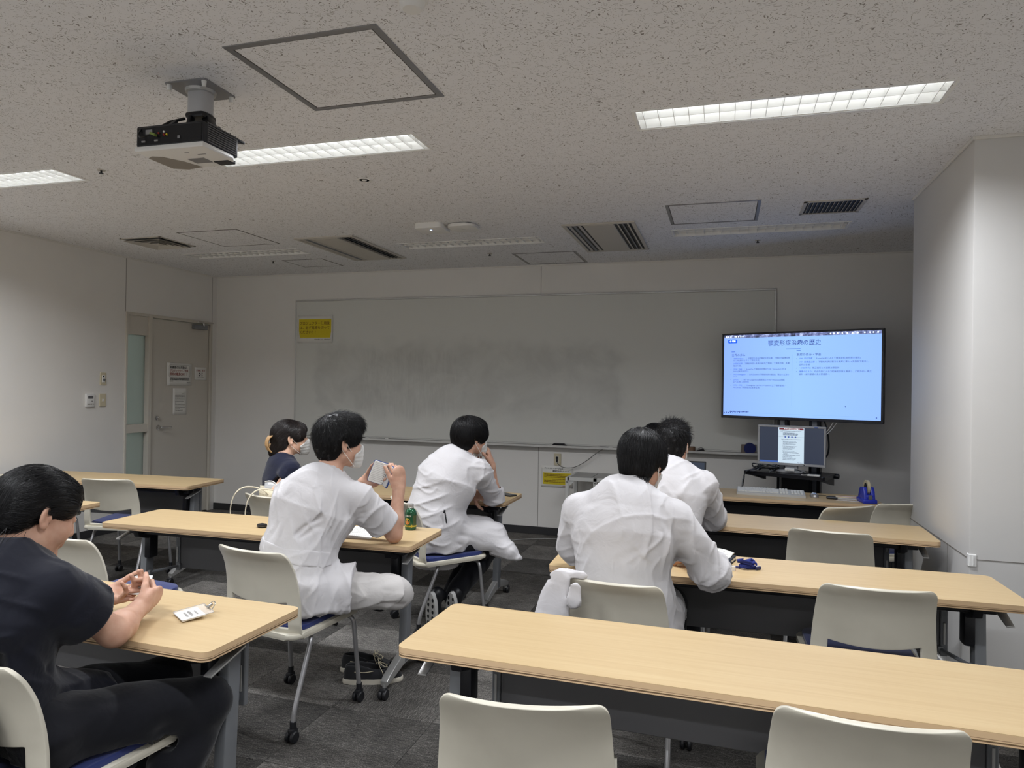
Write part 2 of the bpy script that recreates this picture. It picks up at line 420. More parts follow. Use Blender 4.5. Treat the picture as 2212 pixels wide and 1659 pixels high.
bm = B(); tube(bm, [(.035, .28, 2.155), (.09, .12, 2.155)], .008, 8); tube(bm, [(.09, .12, 2.158), (.03, .43, 2.166)], .008, 8); tube(bm, [(.035, .28, 2.12), (.035, .28, 2.165)], .011, 8)
obj('closer_arm', bm, M_steel, cl, smooth=40)
wn = empty('window_1', (XL, 5.71, 0), label='tall frosted glass side light beside the door', kind='structure')
bp = dict(base=(XL, 5.71, 0))
part('window_frame', M_frame, wn, (XL-.09, XL+.012, DY0, DY0+.022, 0, DZ), (XL-.09, XL+.008, 5.577, 5.845, 2.15, DZ), (XL-.09, XL+.008, 5.577, 5.845, .96, 1.045), (XL-.09, XL+.008, 5.577, 5.845, 0, .1), **bp)
part('window_panel', M_door, wn, (XL-.07, XL-.004, 5.577, 5.845, 1.955, 2.15), **bp)
part('glass_pane', M_frost, wn, (XL-.05, XL-.042, 5.577, 5.845, 1.045, 1.955), bev=0, **bp)
part('glass_pane', M_frost, wn, (XL-.05, XL-.042, 5.577, 5.845, .1, .96), bev=0, **bp)
bm = B(); bx(bm, XL-.9, XL-.88, 4.9, 6.4, 0, 2.6)
obj('wall_corridor', bm, M_corr, label='lit corridor wall seen blurred through the frosted glass', kind='structure')
bm = B(); bx(bm, XL-.92, XL-.12, 4.9, 4.92, 0, 2.6); bx(bm, XL-.92, XL-.12, 6.95, 6.97, 0, 2.6); bx(bm, XL-.9, XL-.88, 6.4, 6.97, 0, 2.6); bx(bm, XL-.92, XL-.12, 4.9, 6.97, 2.6, 2.62); bx(bm, XL-.92, XL-.12, 4.9, 6.97, -.02, 0)
obj('wall_corridor_side', bm, M_wall, label='side walls of the corridor behind the frosted glass', kind='structure')
# ---------------------------------------------------------------- ceiling lights
def fixture(lit):
    r = empty('ceiling_light', (0, 0, H), cat='light')
    bm = B(); a, b, d = FL/2, FW/2, .10
    # trough: sloped reflector, open below, real sheet thickness outside
    for (x0, y0, x1, y1) in ((-a, -b, a, -b), (a, -b, a, b), (a, b, -a, b), (-a, b, -a, -b)):
        k = .74
        quad_xyz(bm, (x0, y0, 0), (x1, y1, 0), (x1*.985, y1*k, d), (x0*.985, y0*k, d))
    quad_xyz(bm, (-a*.985, -b*.74, d), (a*.985, -b*.74, d), (a*.985, b*.74, d), (-a*.985, b*.74, d))
    ho = obj('housing', bm, M_lampw, r)
    md = ho.modifiers.new('thick', 'SOLIDIFY'); md.thickness = .002; md.offset = 1
    bm = B(); g = .012
    for q in ((-a-g, a+g, -b-g, -b), (-a-g, a+g, b, b+g), (-a-g, -a, -b, b), (a, a+g, -b, b)): bx(bm, *q, -.004, .002)
    obj('rim', bm, M_lampw, r)
    bm = B(); bx(bm, -a+.004, a-.004, -.0012, .0012, .004, .034); obj('centre_rib', bm, M_lampw, r)
    bm = B(); n = 7
    for s in (-1, 1):
        pts = [(s*b*t_, .004+.03*(1-math.sin(PI*t_)*.55)) for t_ in [k/n for k in range(n+1)]]
        for (y0, z1), (y1, z2) in zip(pts, pts[1:]):
            vs = [(dx, yy, zz) for dx in (-.001, .001) for yy, zz in ((y0, .004), (y1, .004), (y1, z2), (y0, z1))]
            V = [bm.verts.new(v) for v in vs]
            for f in ((0, 1, 2, 3), (7, 6, 5, 4), (0, 4, 5, 1), (3, 2, 6, 7)): bm.faces.new([V[q] for q in f])
    first = None
    for k in range(19):
        xx = -a+FL*(k+.5)/19
        if first is None: first = obj('louvre_blade', bm, M_lampw, r, loc=(xx, 0, 0))
        else:
            c = first.copy(); COL.objects.link(c); c.location = (xx, 0, 0)
    for s in (-1, 1):
        bm = B(); tube(bm, [(-.6, s*.045, .072), (.6, s*.045, .072)], .013, 12)
        obj('fluorescent_tube', bm, M_tube if lit else M_tubeoff, r, smooth=60)
    for s in (-1, 1):
        bm = B(); bx(bm, s*.52-.008, s*.52+.008, -b*.93, -b*.80, .008, .014); obj('clip', bm, M_grey, r)
    return r
def lamp(r):
    ld = bpy.data.lights.new('lamp', 'AREA'); ld.shape = 'RECTANGLE'; ld.size = 1.2; ld.size_y = .06; ld.energy = LAMP_W; ld.spread = math.radians(152); ld.color = LAMP_C
    lo = bpy.data.objects.new('lamp', ld); COL.objects.link(lo); lo.parent = r; lo.location = (0, .03, .0025)
fx_on = fixture(True); lamp(fx_on); fx_off = fixture(False)
LB = {(0, 1): 'lit recessed strip light at the left edge, cut off by the frame', (1, 1): 'lit recessed strip light behind the projector',
      (2, 1): 'lit recessed strip light above the right rows, in full view', (0, 0): 'unlit recessed strip light beside the square air diffuser',
      (1, 0): 'unlit recessed strip light below the two white wireless access points', (2, 0): 'unlit recessed strip light below the slatted return grille'}
for (i, j), lab in LB.items():
    src = fx_on if j == 1 else fx_off
    if (i, j) in ((0, 1), (0, 0)): o = src; o.location = (LX[i], LY[j], H); o['label'] = lab
    else: o = copy_tree(src, (LX[i], LY[j], H), 0, lab)
    o['group'] = 'lit recessed strip lights' if j == 1 else 'unlit recessed strip lights'
for i in range(3):
    for j in (2, 3):
        copy_tree(fx_on, (LX[i], LY[j], H), 0, 'lit recessed strip light out of view, %s of the row %s the camera' % (('left', 'middle', 'right')[i], 'just before' if j == 2 else 'behind'), 'strip lights out of view')
# ---------------------------------------------------------------- ceiling panels and vents
def hatch(x0, x1, y0, y1, m, wd, label, rim):
    r = empty('access_hatch', ((x0+x1)/2, (y0+y1)/2, H), label=label, cat='access panel')
    a, b = (x1-x0)/2, (y1-y0)/2
    for nm, q in (('frame_rail', (-a, a, -b, -b+wd)), ('frame_rail', (-a, a, b-wd, b)), ('frame_rail', (-a, -a+wd, -b+wd, b-wd)), ('frame_rail', (a-wd, a, -b+wd, b-wd))):
        bm = B(); bx(bm, *q, -.003*rim, .001, .001, 1); obj(nm, bm, m, r)
    bm = B()
    for q in ((-a+wd, a-wd, -b+wd, -b+wd+.005), (-a+wd, a-wd, b-wd-.005, b-wd), (-a+wd, -a+wd+.005, -b+wd, b-wd), (a-wd-.005, a-wd, -b+wd, b-wd)): bx(bm, *q, -.0012, .001)
    obj('joint', bm, M_joint, r)
    bm = B(); bx(bm, -a+wd+.005, a-wd-.005, -b+wd+.005, b-wd-.005, -.0015, .001); obj('hatch_board', bm, M_ceil, r)
    return r
hatch(-1.785, -1.157, 2.147, 2.764, M_metalgrey, .026, 'large grey framed ceiling access panel above the projector', 1.2)
hatch(-4.365, -3.775, 4.74, 5.33, M_joint, .007, 'flush ceiling access panel behind the square air diffuser', .6)
hatch(-4.275, -3.815, 6.06, 6.47, M_joint, .006, 'small flush ceiling panel nearest the door corner', .6)
hatch(-1.905, -1.3, 6.214, 6.8, M_metalgrey, .022, 'grey framed ceiling panel above the middle of the whiteboard', .9)
hatch(-.397, .217, 4.797, 5.377, M_metalgrey, .02, 'grey framed ceiling panel beside the slatted return grille', .9)
# square diffuser
r = empty('air_diffuser', (-4.83, 5.04, H), label='square louvred air diffuser near the left wall', cat='vent')
bm = B(); a = .215
for q in ((-a, a, -a, -a+.02), (-a, a, a-.02, a), (-a, -a+.02, -a, a), (a-.02, a, -a, a)): bx(bm, *q, -.006, .001, .001, 1)
obj('frame', bm, M_vent, r)
bm = B(); bx(bm, -a+.02, a-.02, -a+.02, a-.02, -.001, .002); obj('dark_throat', bm, M_black, r)
for k in range(4):
    s1 = .19-.045*k; s0 = s1-.03; bm = B()
    for c in range(4):
        an = c*PI/2; R = Matrix.Rotation(an, 3, 'Z')
        ps = [R @ Vector(p) for p in ((-s1, -s1, -.022), (s1, -s1, -.022), (s0, -s0, -.003), (-s0, -s0, -.003))]
        quad_xyz(bm, *ps)
    o = obj('cone_ring', bm, M_vent, r); md = o.modifiers.new('t', 'SOLIDIFY'); md.thickness = .002
bm = B(); bx(bm, -.035, .035, -.035, .035, -.024, -.018); obj('centre_plate', bm, M_vent, r)
# two-way cassettes: slots along y on the left and right side
def cassette(x0, x1, y0, y1, label):
    r = empty('air_conditioner_cassette', ((x0+x1)/2, (y0+y1)/2, H), label=label, cat='air conditioner', group='ceiling air conditioner cassettes')
    a, b = (x1-x0)/2, (y1-y0)/2
    bm = B()
    for q in ((-a, a, -b, -b+.03), (-a, a, b-.03, b), (-a, -a+.03, -b+.03, b-.03), (a-.03, a, -b+.03, b-.03)): bx(bm, *q, -.012, .001, .003, 1)
    obj('frame', bm, M_vent, r)
    bm = B(); bx(bm, -a+.16, a-.16, -b+.03, b-.03, -.014, 0, .004, 2); obj('centre_panel', bm, M_vent, r)
    bm = B(); bx(bm, -a+.03, a-.03, -b+.03, b-.03, -.002, 0); obj('dark_throat', bm, M_black, r)
    for s in (-1, 1):
        for k in range(3):
            bm = B(); box(bm, (s*(a-.055-.038*k), 0, -.008), (.017, 2*b-.07, .003), (0, s*.5, 0)); obj('slot_vane', bm, M_grey if k == 1 else M_vent, r)
    return r
cassette(-3.52, -2.96, 5.15, 6.19, 'ceiling air conditioner cassette left of the access points')
cassette(-1.2, -.648, 5.185, 6.25, 'ceiling air conditioner cassette right of the access points')
r = empty('return_grille', (.674, 5.09, H), label='dark slatted return air grille near the column', cat='vent')
bm = B(); a, b = .19, .175
for q in ((-a, a, -b, -b+.022), (-a, a, b-.022, b), (-a, -a+.022, -b, b), (a-.022, a, -b, b)): bx(bm, *q, -.006, .001, .001, 1)
obj('frame', bm, M_vent, r); bm = B(); bx(bm, -a+.02, a-.02, -b+.02, b-.02, -.001, .002); obj('dark_throat', bm, M_black, r)
for k in range(13):
    bm = B(); box(bm, (-a+.034+k*.0255, 0, -.007), (.002, 2*b-.044, .014), (0, .5, 0)); obj('slat', bm, M_vent, r)
# wireless access points
r = empty('wireless_access_point', (-2.17, 4.99, H), label='boxy white wireless access point with a blue light', cat='access point')
bm = B(); prism(bm, rrect(.215, .215, .02), -.042, 0, None, .006); obj('body', bm, M_plast, r, smooth=40)
bm = B(); box(bm, (0, -.03, -.043), (.012, .012, .003)); obj('status_light', bm, mat('blue status light', (.2, .3, 1), emit=(.25, .35, 1), es=6), r)
bm = B(); box(bm, (.03, .0, -.0425), (.05, .006, .001)); obj('marking', bm, M_inkgrey, r)
r = empty('wireless_access_point', (-1.93, 5.03, H), label='rounded thin white wireless access point right of the boxy one', cat='access point')
bm = B(); prism(bm, rrect(.215, .215, .055, 6), -.03, -.006, None, .009); obj('body', bm, M_plast, r, smooth=40)
bm = B(); prism(bm, rrect(.17, .17, .03), -.006, 0); obj('mount', bm, M_dark, r)
bm = B(); box(bm, (0, .0, -.0305), (.03, .008, .001)); obj('marking', bm, M_inkgrey, r)
# small ceiling fittings
for (x, y), lb in zip(((-3.515, 3.226), (-4.385, 6.074), (-2.104, 6.171), (.249, 6.095)), ('small dark ceiling fixing left of the projector', 'small dark ceiling fixing above the door corner', 'small dark ceiling fixing left of the framed panel above the whiteboard', 'small dark ceiling fixing right of the return grille row')):
    r = empty('sprinkler_head', (x, y, H), label=lb, cat='sprinkler', group='ceiling sprinkler heads')
    bm = B(); lathe(bm, [(0, -.004), (.022, -.004), (.024, 0), (0, 0)], 16); obj('flange', bm, M_vent, r, smooth=40)
    bm = B(); lathe(bm, [(0, -.022), (.012, -.022), (.013, -.018), (.005, -.016), (.006, -.004), (0, -.004)], 12); obj('deflector', bm, M_black, r, smooth=40)
r = empty('recessed_spot', (-2.099, 3.786, H), label='small round emergency spotlight between the two strip light rows', cat='light')
bm = B(); lathe(bm, [(.03, .0), (.042, -.004), (.046, 0), (.03, .02)], 24); obj('rim', bm, M_plast, r, smooth=40)
bm = B(); lathe(bm, [(0, -.006), (.013, -.004), (.016, .0), (0, .01)], 16); obj('bulb', bm, mat('clear bulb', srgb(235, 235, 230), .15, spec=.8), r, smooth=60)
r = empty('smoke_detector', (-.966, 2.03, H), label='round white smoke detector at the top edge of the picture', cat='detector')
bm = B(); lathe(bm, [(0, -.042), (.03, -.042), (.038, -.034), (.042, -.016), (.05, -.012), (.052, 0), (0, 0)], 28); obj('body', bm, M_plast, r, smooth=40)
# ---------------------------------------------------------------- wall switches
def wallplate(y, z, w, h, label, name, base=XL):
    r = empty(name, (XL, y, z), label=label, cat='switch')
    bm = B(); bx(bm, 0, .008, -w/2, w/2, -h/2, h/2, .002, 1); obj('plate', bm, M_ivory, r)
    return r
r = wallplate(5.297, 1.502, .07, .12, 'ivory wall plate with a dial, upper of the pair by the door', 'wall_switch')
bm = B(); bx(bm, .008, .012, -.018, .018, -.035, .035, .001, 1); obj('switch_body', bm, M_plast, r)
bm = B(); lathe(bm, [(0, .012), (.011, .01), (.012, 0), (0, 0)], 16, frame_m((.012, .002, -.008), (0, 1, 0), (0, 0, 1))); box(bm, (.014, .006, -.02), (.002, .003, .014), (.5, 0, 0)); obj('dial', bm, M_grey, r, smooth=40)
bm = B(); box(bm, (.0125, -.002, .02), (.001, .012, .016)); obj('marking', bm, M_black, r)
r = wallplate(5.296, 1.297, .07, .122, 'ivory light switch plate, lower of the pair by the door', 'wall_switch')
bm = B(); bx(bm, .008, .013, -.009, .009, -.012, .012, .002, 1); obj('rocker', bm, M_plast, r)
bm = B(); bx(bm, .008, .0095, -.014, .014, -.02, .02, .001, 1); obj('switch_body', bm, M_ivory, r)
r = empty('air_conditioner_remote', (XL, 5.15, 1.297), label='white wall air conditioner controller with small display, left of the switch plates', cat='controller')
bm = B(); bx(bm, 0, .018, -.046, .046, -.062, .062, .004, 2); obj('body', bm, M_plast, r, smooth=40)
bm = B(); bx(bm, .0175, .019, -.028, .028, .015, .042); obj('display', bm, M_dark, r)
for k in range(4):
    bm = B(); bx(bm, .0175, .0195, -.032+k*.018, -.019+k*.018, -.04, -.03); obj('key', bm, M_inkgrey, r)
bm = B(); bx(bm, .0175, .0195, .012, .02, -.012, -.004); obj('key', bm, M_ink, r)
# ================================================================ tables
TL_, TD_ = 1.8, .446
def make_table(name='folding_table', panel=True):
    r = empty(name, cat='table')
    bm = B(); prism(bm, rrect(TL_, TD_, .03, 5), TOP-.0015, TOP); obj('table_top', bm, M_wood, r)
    bm = B(); prism(bm, rrect(TL_+.0006, TD_+.0006, .0303, 5), TOP-.016, TOP-.0014, None, .0); obj('edge_band', bm, M_edge, r, smooth=30)
    bm = B(); prism(bm, rrect(TL_-.0004, TD_-.0004, .0298, 5), TOP-.029, TOP-.0161); obj('lower_edge_band', bm, M_edgeg, r, smooth=30)
    bm = B(); bx(bm, -.82, .82, -.105, -.045, TOP-.075, TOP-.029, .006, 2); bx(bm, -.82, .82, -.03, .02, TOP-.055, TOP-.029, .004, 1)
    bx(bm, -.86, .86, -.19, .17, TOP-.037, TOP-.029, .003, 1)
    obj('under_rail', bm, M_blacks, r)
    for s in (-1, 1):
        bm = B()
        # inclined flat column from the clamp down to the foot
        prism(bm, [(-.03, 0), (.03, 0), (.028, .54), (-.028, .54)], -.021, .021, Matrix.Translation((s*.79, -.02, .10)) @ Matrix.Rotation(PI/2, 4, 'X') @ Matrix.Rotation(PI/2, 4, 'Y') @ Matrix.Rotation(-.05, 4, 'Z'), .006)
        lg = obj('leg', bm, M_grey, r, smooth=40)
        # foot: inverted V beam with two castors
        bm = B()
        prof = [(-.235, .085), (-.2, .10), (-.05, .15), (.05, .15), (.2, .10), (.235, .085), (.23, .062), (.2, .062), (.04, .10), (-.04, .10), (-.2, .062), (-.23, .062)]
        prism(bm, prof, -.018, .018, Matrix.Translation((s*.79, -.02, 0)) @ Matrix(((0, 0, 1, 0), (1, 0, 0, 0), (0, 1, 0, 0), (0, 0, 0, 1))), .004)
        obj('foot', bm, M_alu, r, smooth=40)
        for q in (-1, 1):
            cs = bm = B(); tube(bm, [(s*.79, -.02+q*.222, .04), (s*.79, -.02+q*.222, .07)], .011, 10)
            ca = obj('caster', bm, M_alu, r, smooth=40)
            for k in (-1, 1):
                bm = B(); lathe(bm, [(0, -.009), (.022, -.009), (.025, -.005), (.025, .005), (.022, .009), (0, .009)], 20, frame_m((s*.79+k*.011, -.02+q*.236, .0252), (0, 1, 0), (0, 0, 1)))
                obj('wheel', bm, M_black, ca, smooth=40)
            bm = B(); bx(bm, s*.79-.016, s*.79+.016, -.02+q*.236-.018, -.02+q*.236+.018, .03, .054, .005, 2); obj('wheel_hood', bm, M_black, ca)
        # clamp bracket and silver lever paddle
        bm = B(); prism(bm, [(-.12, .0), (-.1, -.055), (-.035, -.075), (.05, -.075), (.085, 0)], -.018, .018, Matrix.Translation((s*.745, -.03, TOP-.03)) @ Matrix(((0, 0, 1, 0), (1, 0, 0, 0), (0, 1, 0, 0), (0, 0, 0, 1))), .005)
        bx(bm, s*.745-.02, s*.745+.02, -.055, .01, TOP-.22, TOP-.09, .009, 2)
        obj('clamp_bracket', bm, M_blacks, r, smooth=40)
        bm = B(); prism(bm, [(-.02, 0), (.022, 0), (.014, .15), (-.014, .15)], -.004, .004, Matrix.Translation((s*.845, -.012, TOP-.056)) @ Matrix.Rotation(PI, 4, 'Z') @ Matrix.Rotation(-.3, 4, 'X'), .0035)
        obj('release_lever', bm, M_alu, r, smooth=40)
        if panel:
            bm = B(); tube(bm, [(s*.765, -.01, .41), (s*.70, .148, .415)], .0085, 8)
            for p in ((s*.765, -.012, .41), (s*.70, .148, .415)): box(bm, p, (.022, .022, .026), None, .004)
            obj('stay_bar', bm, M_grey, r, smooth=40)
    if panel:
        bm = B(); bx(bm, -.70, .70, .155, .167, .40, .675, .003, 1); pn = obj('modesty_panel', bm, M_dark, r)
        for s in (-1, 1):
            bm = B(); bx(bm, s*.715-.014, s*.715+.014, .150, .172, .385, .68, .003, 1); pe = obj('panel_end_strip', bm, M_grey, r)
            for zz in (.62, .48):
                bm = B(); bx(bm, s*.715-.004, s*.715+.004, .145, .15, zz-.045, zz+.045, .001, 1); obj('strip_slot', bm, M_alu, pe)
    return r
tabs = [(-.005, 2.071, -1.09, 'nearest right table, long edge crossing the foreground, empty top'),
        (-2.28, 1.895, -1.7, 'nearest left table, under the forearms of the woman in navy scrubs'),
        (-2.317, 3.226, 1.9, 'middle left table with the green bottle on it'),
        (-4.655, 4.378, 3.7, 'far left table in front of the door, empty top'),
        (-2.274, 4.619, 0, 'middle table of the third row, phone near its right end'),
        (.182, 3.168, 1.2, 'second right table with the notebook and blue lanyard'),
        (.184, 4.320, -1.1, 'third right table, in front of the desk with the keyboard'),
        (.152, 5.47, 0.6, 'back right table carrying keyboard, mouse and tape dispenser'),
        (-4.63, 3.225, 2.0, 'left table mostly hidden behind the head of the woman in scrubs')]
T0 = make_table()
TAB = []
for k, (x, y, a, lb) in enumerate(tabs):
    o = T0 if k == 0 else copy_tree(T0)
    o.location = (x, y, 0); o.rotation_euler = (0, 0, math.radians(a)); o['label'] = lb; o['group'] = 'folding tables with pale wood tops'
    TAB.append(o)
# ================================================================ chairs
def back_mesh():
    """one-piece back: rounded top, side wings, opening above the seat; front +y"""
    zs = [.415, .432, .455, .475, .49, .51, .535, .553, .566, .58, .61, .65, .69, .72, .745, .76, .772, .781, .787]
    us = [-1, -.965, -.9, -.8, -.74, -.71, -.6, -.4, -.2, 0, .2, .4, .6, .71, .74, .8, .9, .965, 1]
    def hw(z):
        if z < .5: w = .213
        else: w = .213-.022*((z-.5)/.29)**1.2
        top = .788; rr = .03
        if z > top-rr: w = w-rr+math.sqrt(max(0, rr*rr-(z-(top-rr))**2))
        return w
    def yc(z, u):
        k = [(.40, -.205), (.47, -.222), (.55, -.222), (.62, -.228), (.69, -.245), (.74, -.268), (.79, -.305)]
        for (z0, y0), (z1, y1) in zip(k, k[1:]):
            if z <= z1: break
        t = (z-z0)/(z1-z0); y = y0+(y1-y0)*t
        return y+.04*abs(u)**2.2+(.014*(1-abs(u)) if z < .5 else 0)
    bm = B(); V = {}
    for i, z in enumerate(zs):
        for j, u in enumerate(us):
            zz = z - (.012*(1-u*u) if z > .74 else 0)*0 - (.014*(1-(u/.71)**2) if (.55 < z < .62 and abs(u) < .71) else 0)
            V[i, j] = bm.verts.new((hw(z)*u, yc(z, u), zz))
    i0, i1 = zs.index(.455), zs.index(.566); j0, j1 = us.index(-.74), us.index(.74)
    for i in range(len(zs)-1):
        for j in range(len(us)-1):
            if i0 <= i < i1 and j0 <= j < j1: continue
            bm.faces.new((V[i, j], V[i, j+1], V[i+1, j+1], V[i+1, j]))
    return bm
def make_chair():
    r = empty('stacking_chair', cat='chair')
    o = obj('backrest', back_mesh(), M_shellw, r, smooth=180)
    md = o.modifiers.new('thick', 'SOLIDIFY'); md.thickness = .013; md.offset = 0
    md = o.modifiers.new('round', 'BEVEL'); md.width = .004; md.segments = 2; md.limit_method = 'ANGLE'; md.angle_limit = math.radians(50)
    md = o.modifiers.new('smooth', 'SUBSURF'); md.levels = 1; md.render_levels = 1
    # seat pan, slightly dished, front edge rolled
    def slab(w0, w1, y0, y1, z, th, r_, lift, name, m, bev):
        bm = B(); out = rrect(w0, y1-y0, r_, 6, 0, (y0+y1)/2)
        prism(bm, out, z, z+th, None, bev)
        bmesh.ops.triangulate(bm, faces=[f for f in bm.faces if len(f.verts) > 4])
        for v in bm.verts:
            t = (v.co.y-y0)/(y1-y0)
            v.co.z += lift*t+ .012*max(0, t-.6)**1.2 - .0*v.co.x
        return obj(name, bm, m, r, smooth=40)
    slab(.432, .42, -.222, .235, .412, .024, .055, .010, 'seat_pan', M_shellw, .009)
    slab(.388, .39, -.175, .222, .432, .024, .05, .012, 'seat_cushion', M_blue, .009)
    for s in (-1, 1):
        # front leg: from under the seat out, then down; rear leg sloping back
        for nm, pts, cx, cy in (('front_leg', [(s*.12, .165, .408), (s*.198, .178, .408), (s*.21, .215, .07)], s*.21, .215),
                                ('rear_leg', [(s*.12, -.07, .404), (s*.192, -.09, .404), (s*.208, -.208, .13), (s*.208, -.215, .07)], s*.208, -.215)):
            bm = B(); tube(bm, bend(pts, .055, 6), .0105, 12); lg = obj(nm, bm, M_silver, r, smooth=60)
            bm = B(); tube(bm, [(cx, cy, .05), (cx, cy, .085)], .0135, 10); bx(bm, cx-.014, cx+.014, cy-.02, cy+.018, .028, .058, .006, 2); ca = obj('caster', bm, M_black, r, smooth=40)
            for k in (-1, 1):
                bm = B(); lathe(bm, [(0, -.008), (.02, -.008), (.0245, -.004), (.0245, .004), (.02, .008), (0, .008)], 20, frame_m((cx+k*.0135, cy-.006, .0248), (0, 1, 0), (0, 0, 1)))
                obj('wheel', bm, M_black, ca, smooth=40)
    bm = B(); tube(bm, [(-.2, .06, .405), (.2, .06, .405)], .009, 8); bx(bm, -.1, .1, -.06, .14, .40, .42, .004, 1); obj('under_frame', bm, M_blacks, r)
    return r
chairs = [('c1', -4.25, 4.19, 12, 'white chair at the far left table in front of the door'),
          ('c2', -2.79, 2.68, -8, 'white chair half hidden behind the face of the woman in navy scrubs'),
          ('c3', -1.78, 1.56, -9.5, 'white chair the woman in navy scrubs sits on'),
          ('c4', -1.862, 2.77, -9, 'white chair the man with the short-sleeved white jacket sits on'),
          ('c5', -2.657, 3.975, -18, 'white chair with canvas tote handles hung over its back'),
          ('c6', -1.69, 4.08, -45, 'white chair the man with a hand to his chin sits on'),
          ('c7', -.361, 2.80, -6.3, 'white chair with a coat over its corner, under the nearest man in a lab coat'),
          ('c8', .53, 3.05, 1.8, 'empty white chair at the second right table, blue seat in the gap'),
          ('c9', .548, 4.09, -6.6, 'empty white chair at the third right table'),
          ('c10', .60, 4.91, 35, 'white chair turned aside behind the third right table, front of two'),
          ('c11', 1.01, 5.19, 22, 'white chair turned aside against the column, rear of two'),
          ('c12', -.462, 1.773, 8.5, 'empty white chair in the foreground, left of the two at the nearest right table'),
          ('c13', .314, 1.93, -.9, 'empty white chair in the foreground, right of the two at the nearest right table'),
          ('c15', -5.05, 4.10, 3, 'white chair tucked under the far left table'),
          ('c16', -.28, 3.76, -2, 'white chair the man with spiky hair sits on'),
          ('c17', -.42, 4.86, 0, 'white chair at the back table, hidden by the men in lab coats')]
CH = {}
C0 = make_chair()
for k, (key, x, y, a, lb) in enumerate(chairs):
    o = C0 if k == 0 else copy_tree(C0)
    o.location = (x, y, 0); o.rotation_euler = (0, 0, math.radians(a)); o['label'] = lb; o['group'] = 'white stacking chairs with blue seats'
    CH[key] = o
# ================================================================ projector on its ceiling mount
r = empty('projector', (-2.07, 2.31, H), label='black and white projector hanging from its ceiling mount', cat='projector')
r.rotation_euler = (0, 0, math.radians(1.5))
bm = B(); prism(bm, rrect(.2, .2, .012), -.006, 0, Matrix.Translation((-.06, .135, 0)), .001); mp_ = obj('mount_plate', bm, M_metalgrey, r)
for sx in (-1, 1):
    for sy in (-1, 1):
        bm = B(); lathe(bm, [(0, -.03), (.008, -.029), (.0105, -.006), (0, -.006)], 14, Matrix.Translation((-.06+sx*.085, .135+sy*.085, 0))); obj('bolt_cap', bm, M_plast, mp_, smooth=40)
bm = B(); lathe(bm, [(.0, -.018), (.06, -.018), (.062, -.006), (0, -.006)], 32, Matrix.Translation((-.06, .135, 0))); obj('mount_disc', bm, M_alu, r, smooth=40)
bm = B(); prism(bm, rrect(.094, .075, .024, 6), -.105, -.018, Matrix.Translation((-.06, .135, 0))); obj('mount_pole', bm, mat('pale grey paint', srgb(190, 190, 192), .5), r, smooth=40)
bm = B(); bx(bm, -.105, -.015, .092, .182, -.13, -.104, .01, 2); bx(bm, -.09, .07, .03, .13, -.215, -.2, .004, 1)
box(bm, (-.085, .1, -.165), (.016, .03, .09), (0, .25, 0), .004); box(bm, (-.01, .14, -.165), (.03, .05, .09), (0, -.35, 0), .004)
tube(bm, [(-.1, .09, -.135), (-.13, .04, -.165), (-.18, .02, -.20)], .006, 8); tube(bm, [(-.12, .06, -.16), (-.1, .0, -.205)], .011, 8)
tube(bm, [(.06, .1, -.185), (.085, .03, -.215)], .008, 8)
box(bm, (.09, .13, -.212), (.03, .16, .012), (0, .15, 0), .003)
obj('mount_arms', bm, M_blacks, r, smooth=40)
bm = B(); bx(bm, -.155, .155, -.11, .1, -.318, -.236, .008, 2); obj('housing', bm, mat('projector black', srgb(30, 32, 38), .45), r, smooth=40)
bm = B(); prism(bm, [(-.158, -.113), (.158, -.113), (.162, .06), (.13, .108), (-.1, .125), (-.165, .1)], -.338, -.316, None, .006); obj('white_cover', bm, M_plast, r, smooth=40)
bm = B(); prism(bm, [(-.158, -.04), (-.13, -.055), (-.09, -.04), (-.045, .03), (-.02, .105), (-.1, .12), (-.158, .095)], -.3395, -.337); obj('grey_cover_panel', bm, mat('warm grey plastic', srgb(140, 134, 126), .5), r)
bm = B(); box(bm, (.03, .03, -.339), (.075, .055, .002)); obj('key_panel', bm, M_metalgrey, r)
bm = B(); box(bm, (.11, .075, -.334), (.07, .05, .016), None, .004); obj('lens_bay', bm, M_black, r)
bm = B(); box(bm, (.09, -.035, -.3385), (.036, .005, .001)); box(bm, (.045, -.065, -.3385), (.02, .003, .001)); obj('cover_marking', bm, M_metalgrey, r)
for k in range(9):
    bm = B(); bx(bm, .1545, .158, -.085, .085, -.31+k*.0088, -.306+k*.0088, .0005, 1); obj('vent_slat', bm, M_dark, r)
bm = B()
for k in range(6): bx(bm, .1545, .1575, -.085+k*.033, -.083+k*.033, -.312, -.232)
obj('vent_grid', bm, M_dark, r)
pn = B(); bx(pn, -.145, .15, -.112, -.108, -.312, -.245, .001, 1); pn = obj('port_panel', pn, M_blacks, r)
for (px, pz, rr_, m_) in ((-.045, -.272, .0035, M_inkred), (-.02, -.268, .004, M_paper), (-.02, -.28, .004, M_inkred), (-.007, -.28, .004, M_yellow)):
    bm = B(); lathe(bm, [(rr_*.5, 0), (rr_, 0), (rr_, .004), (rr_*.5, .004)], 12, frame_m((px, -.112, pz), (1, 0, 0), (0, 0, 1))); obj('socket', bm, m_, pn, smooth=40)
bm = B(); box(bm, (-.09, -.114, -.264), (.032, .004, .018), None, .002); obj('port_label', bm, M_metalgrey, pn)
bm = B(); box(bm, (-.062, -.122, -.278), (.026, .016, .009), (0, .4, 0), .002); obj('cable_plug', bm, mat('green connector', srgb(118, 138, 60), .5), pn)
for px in (-.115, -.055): 
    bm = B(); box(bm, (px, -.114, -.3), (.018, .006, .007), None, .002); obj('socket', bm, M_metalgrey, pn)
bm = B(); box(bm, (.048, -.113, -.294), (.011, .003, .011)); obj('socket', bm, M_metalgrey, pn)
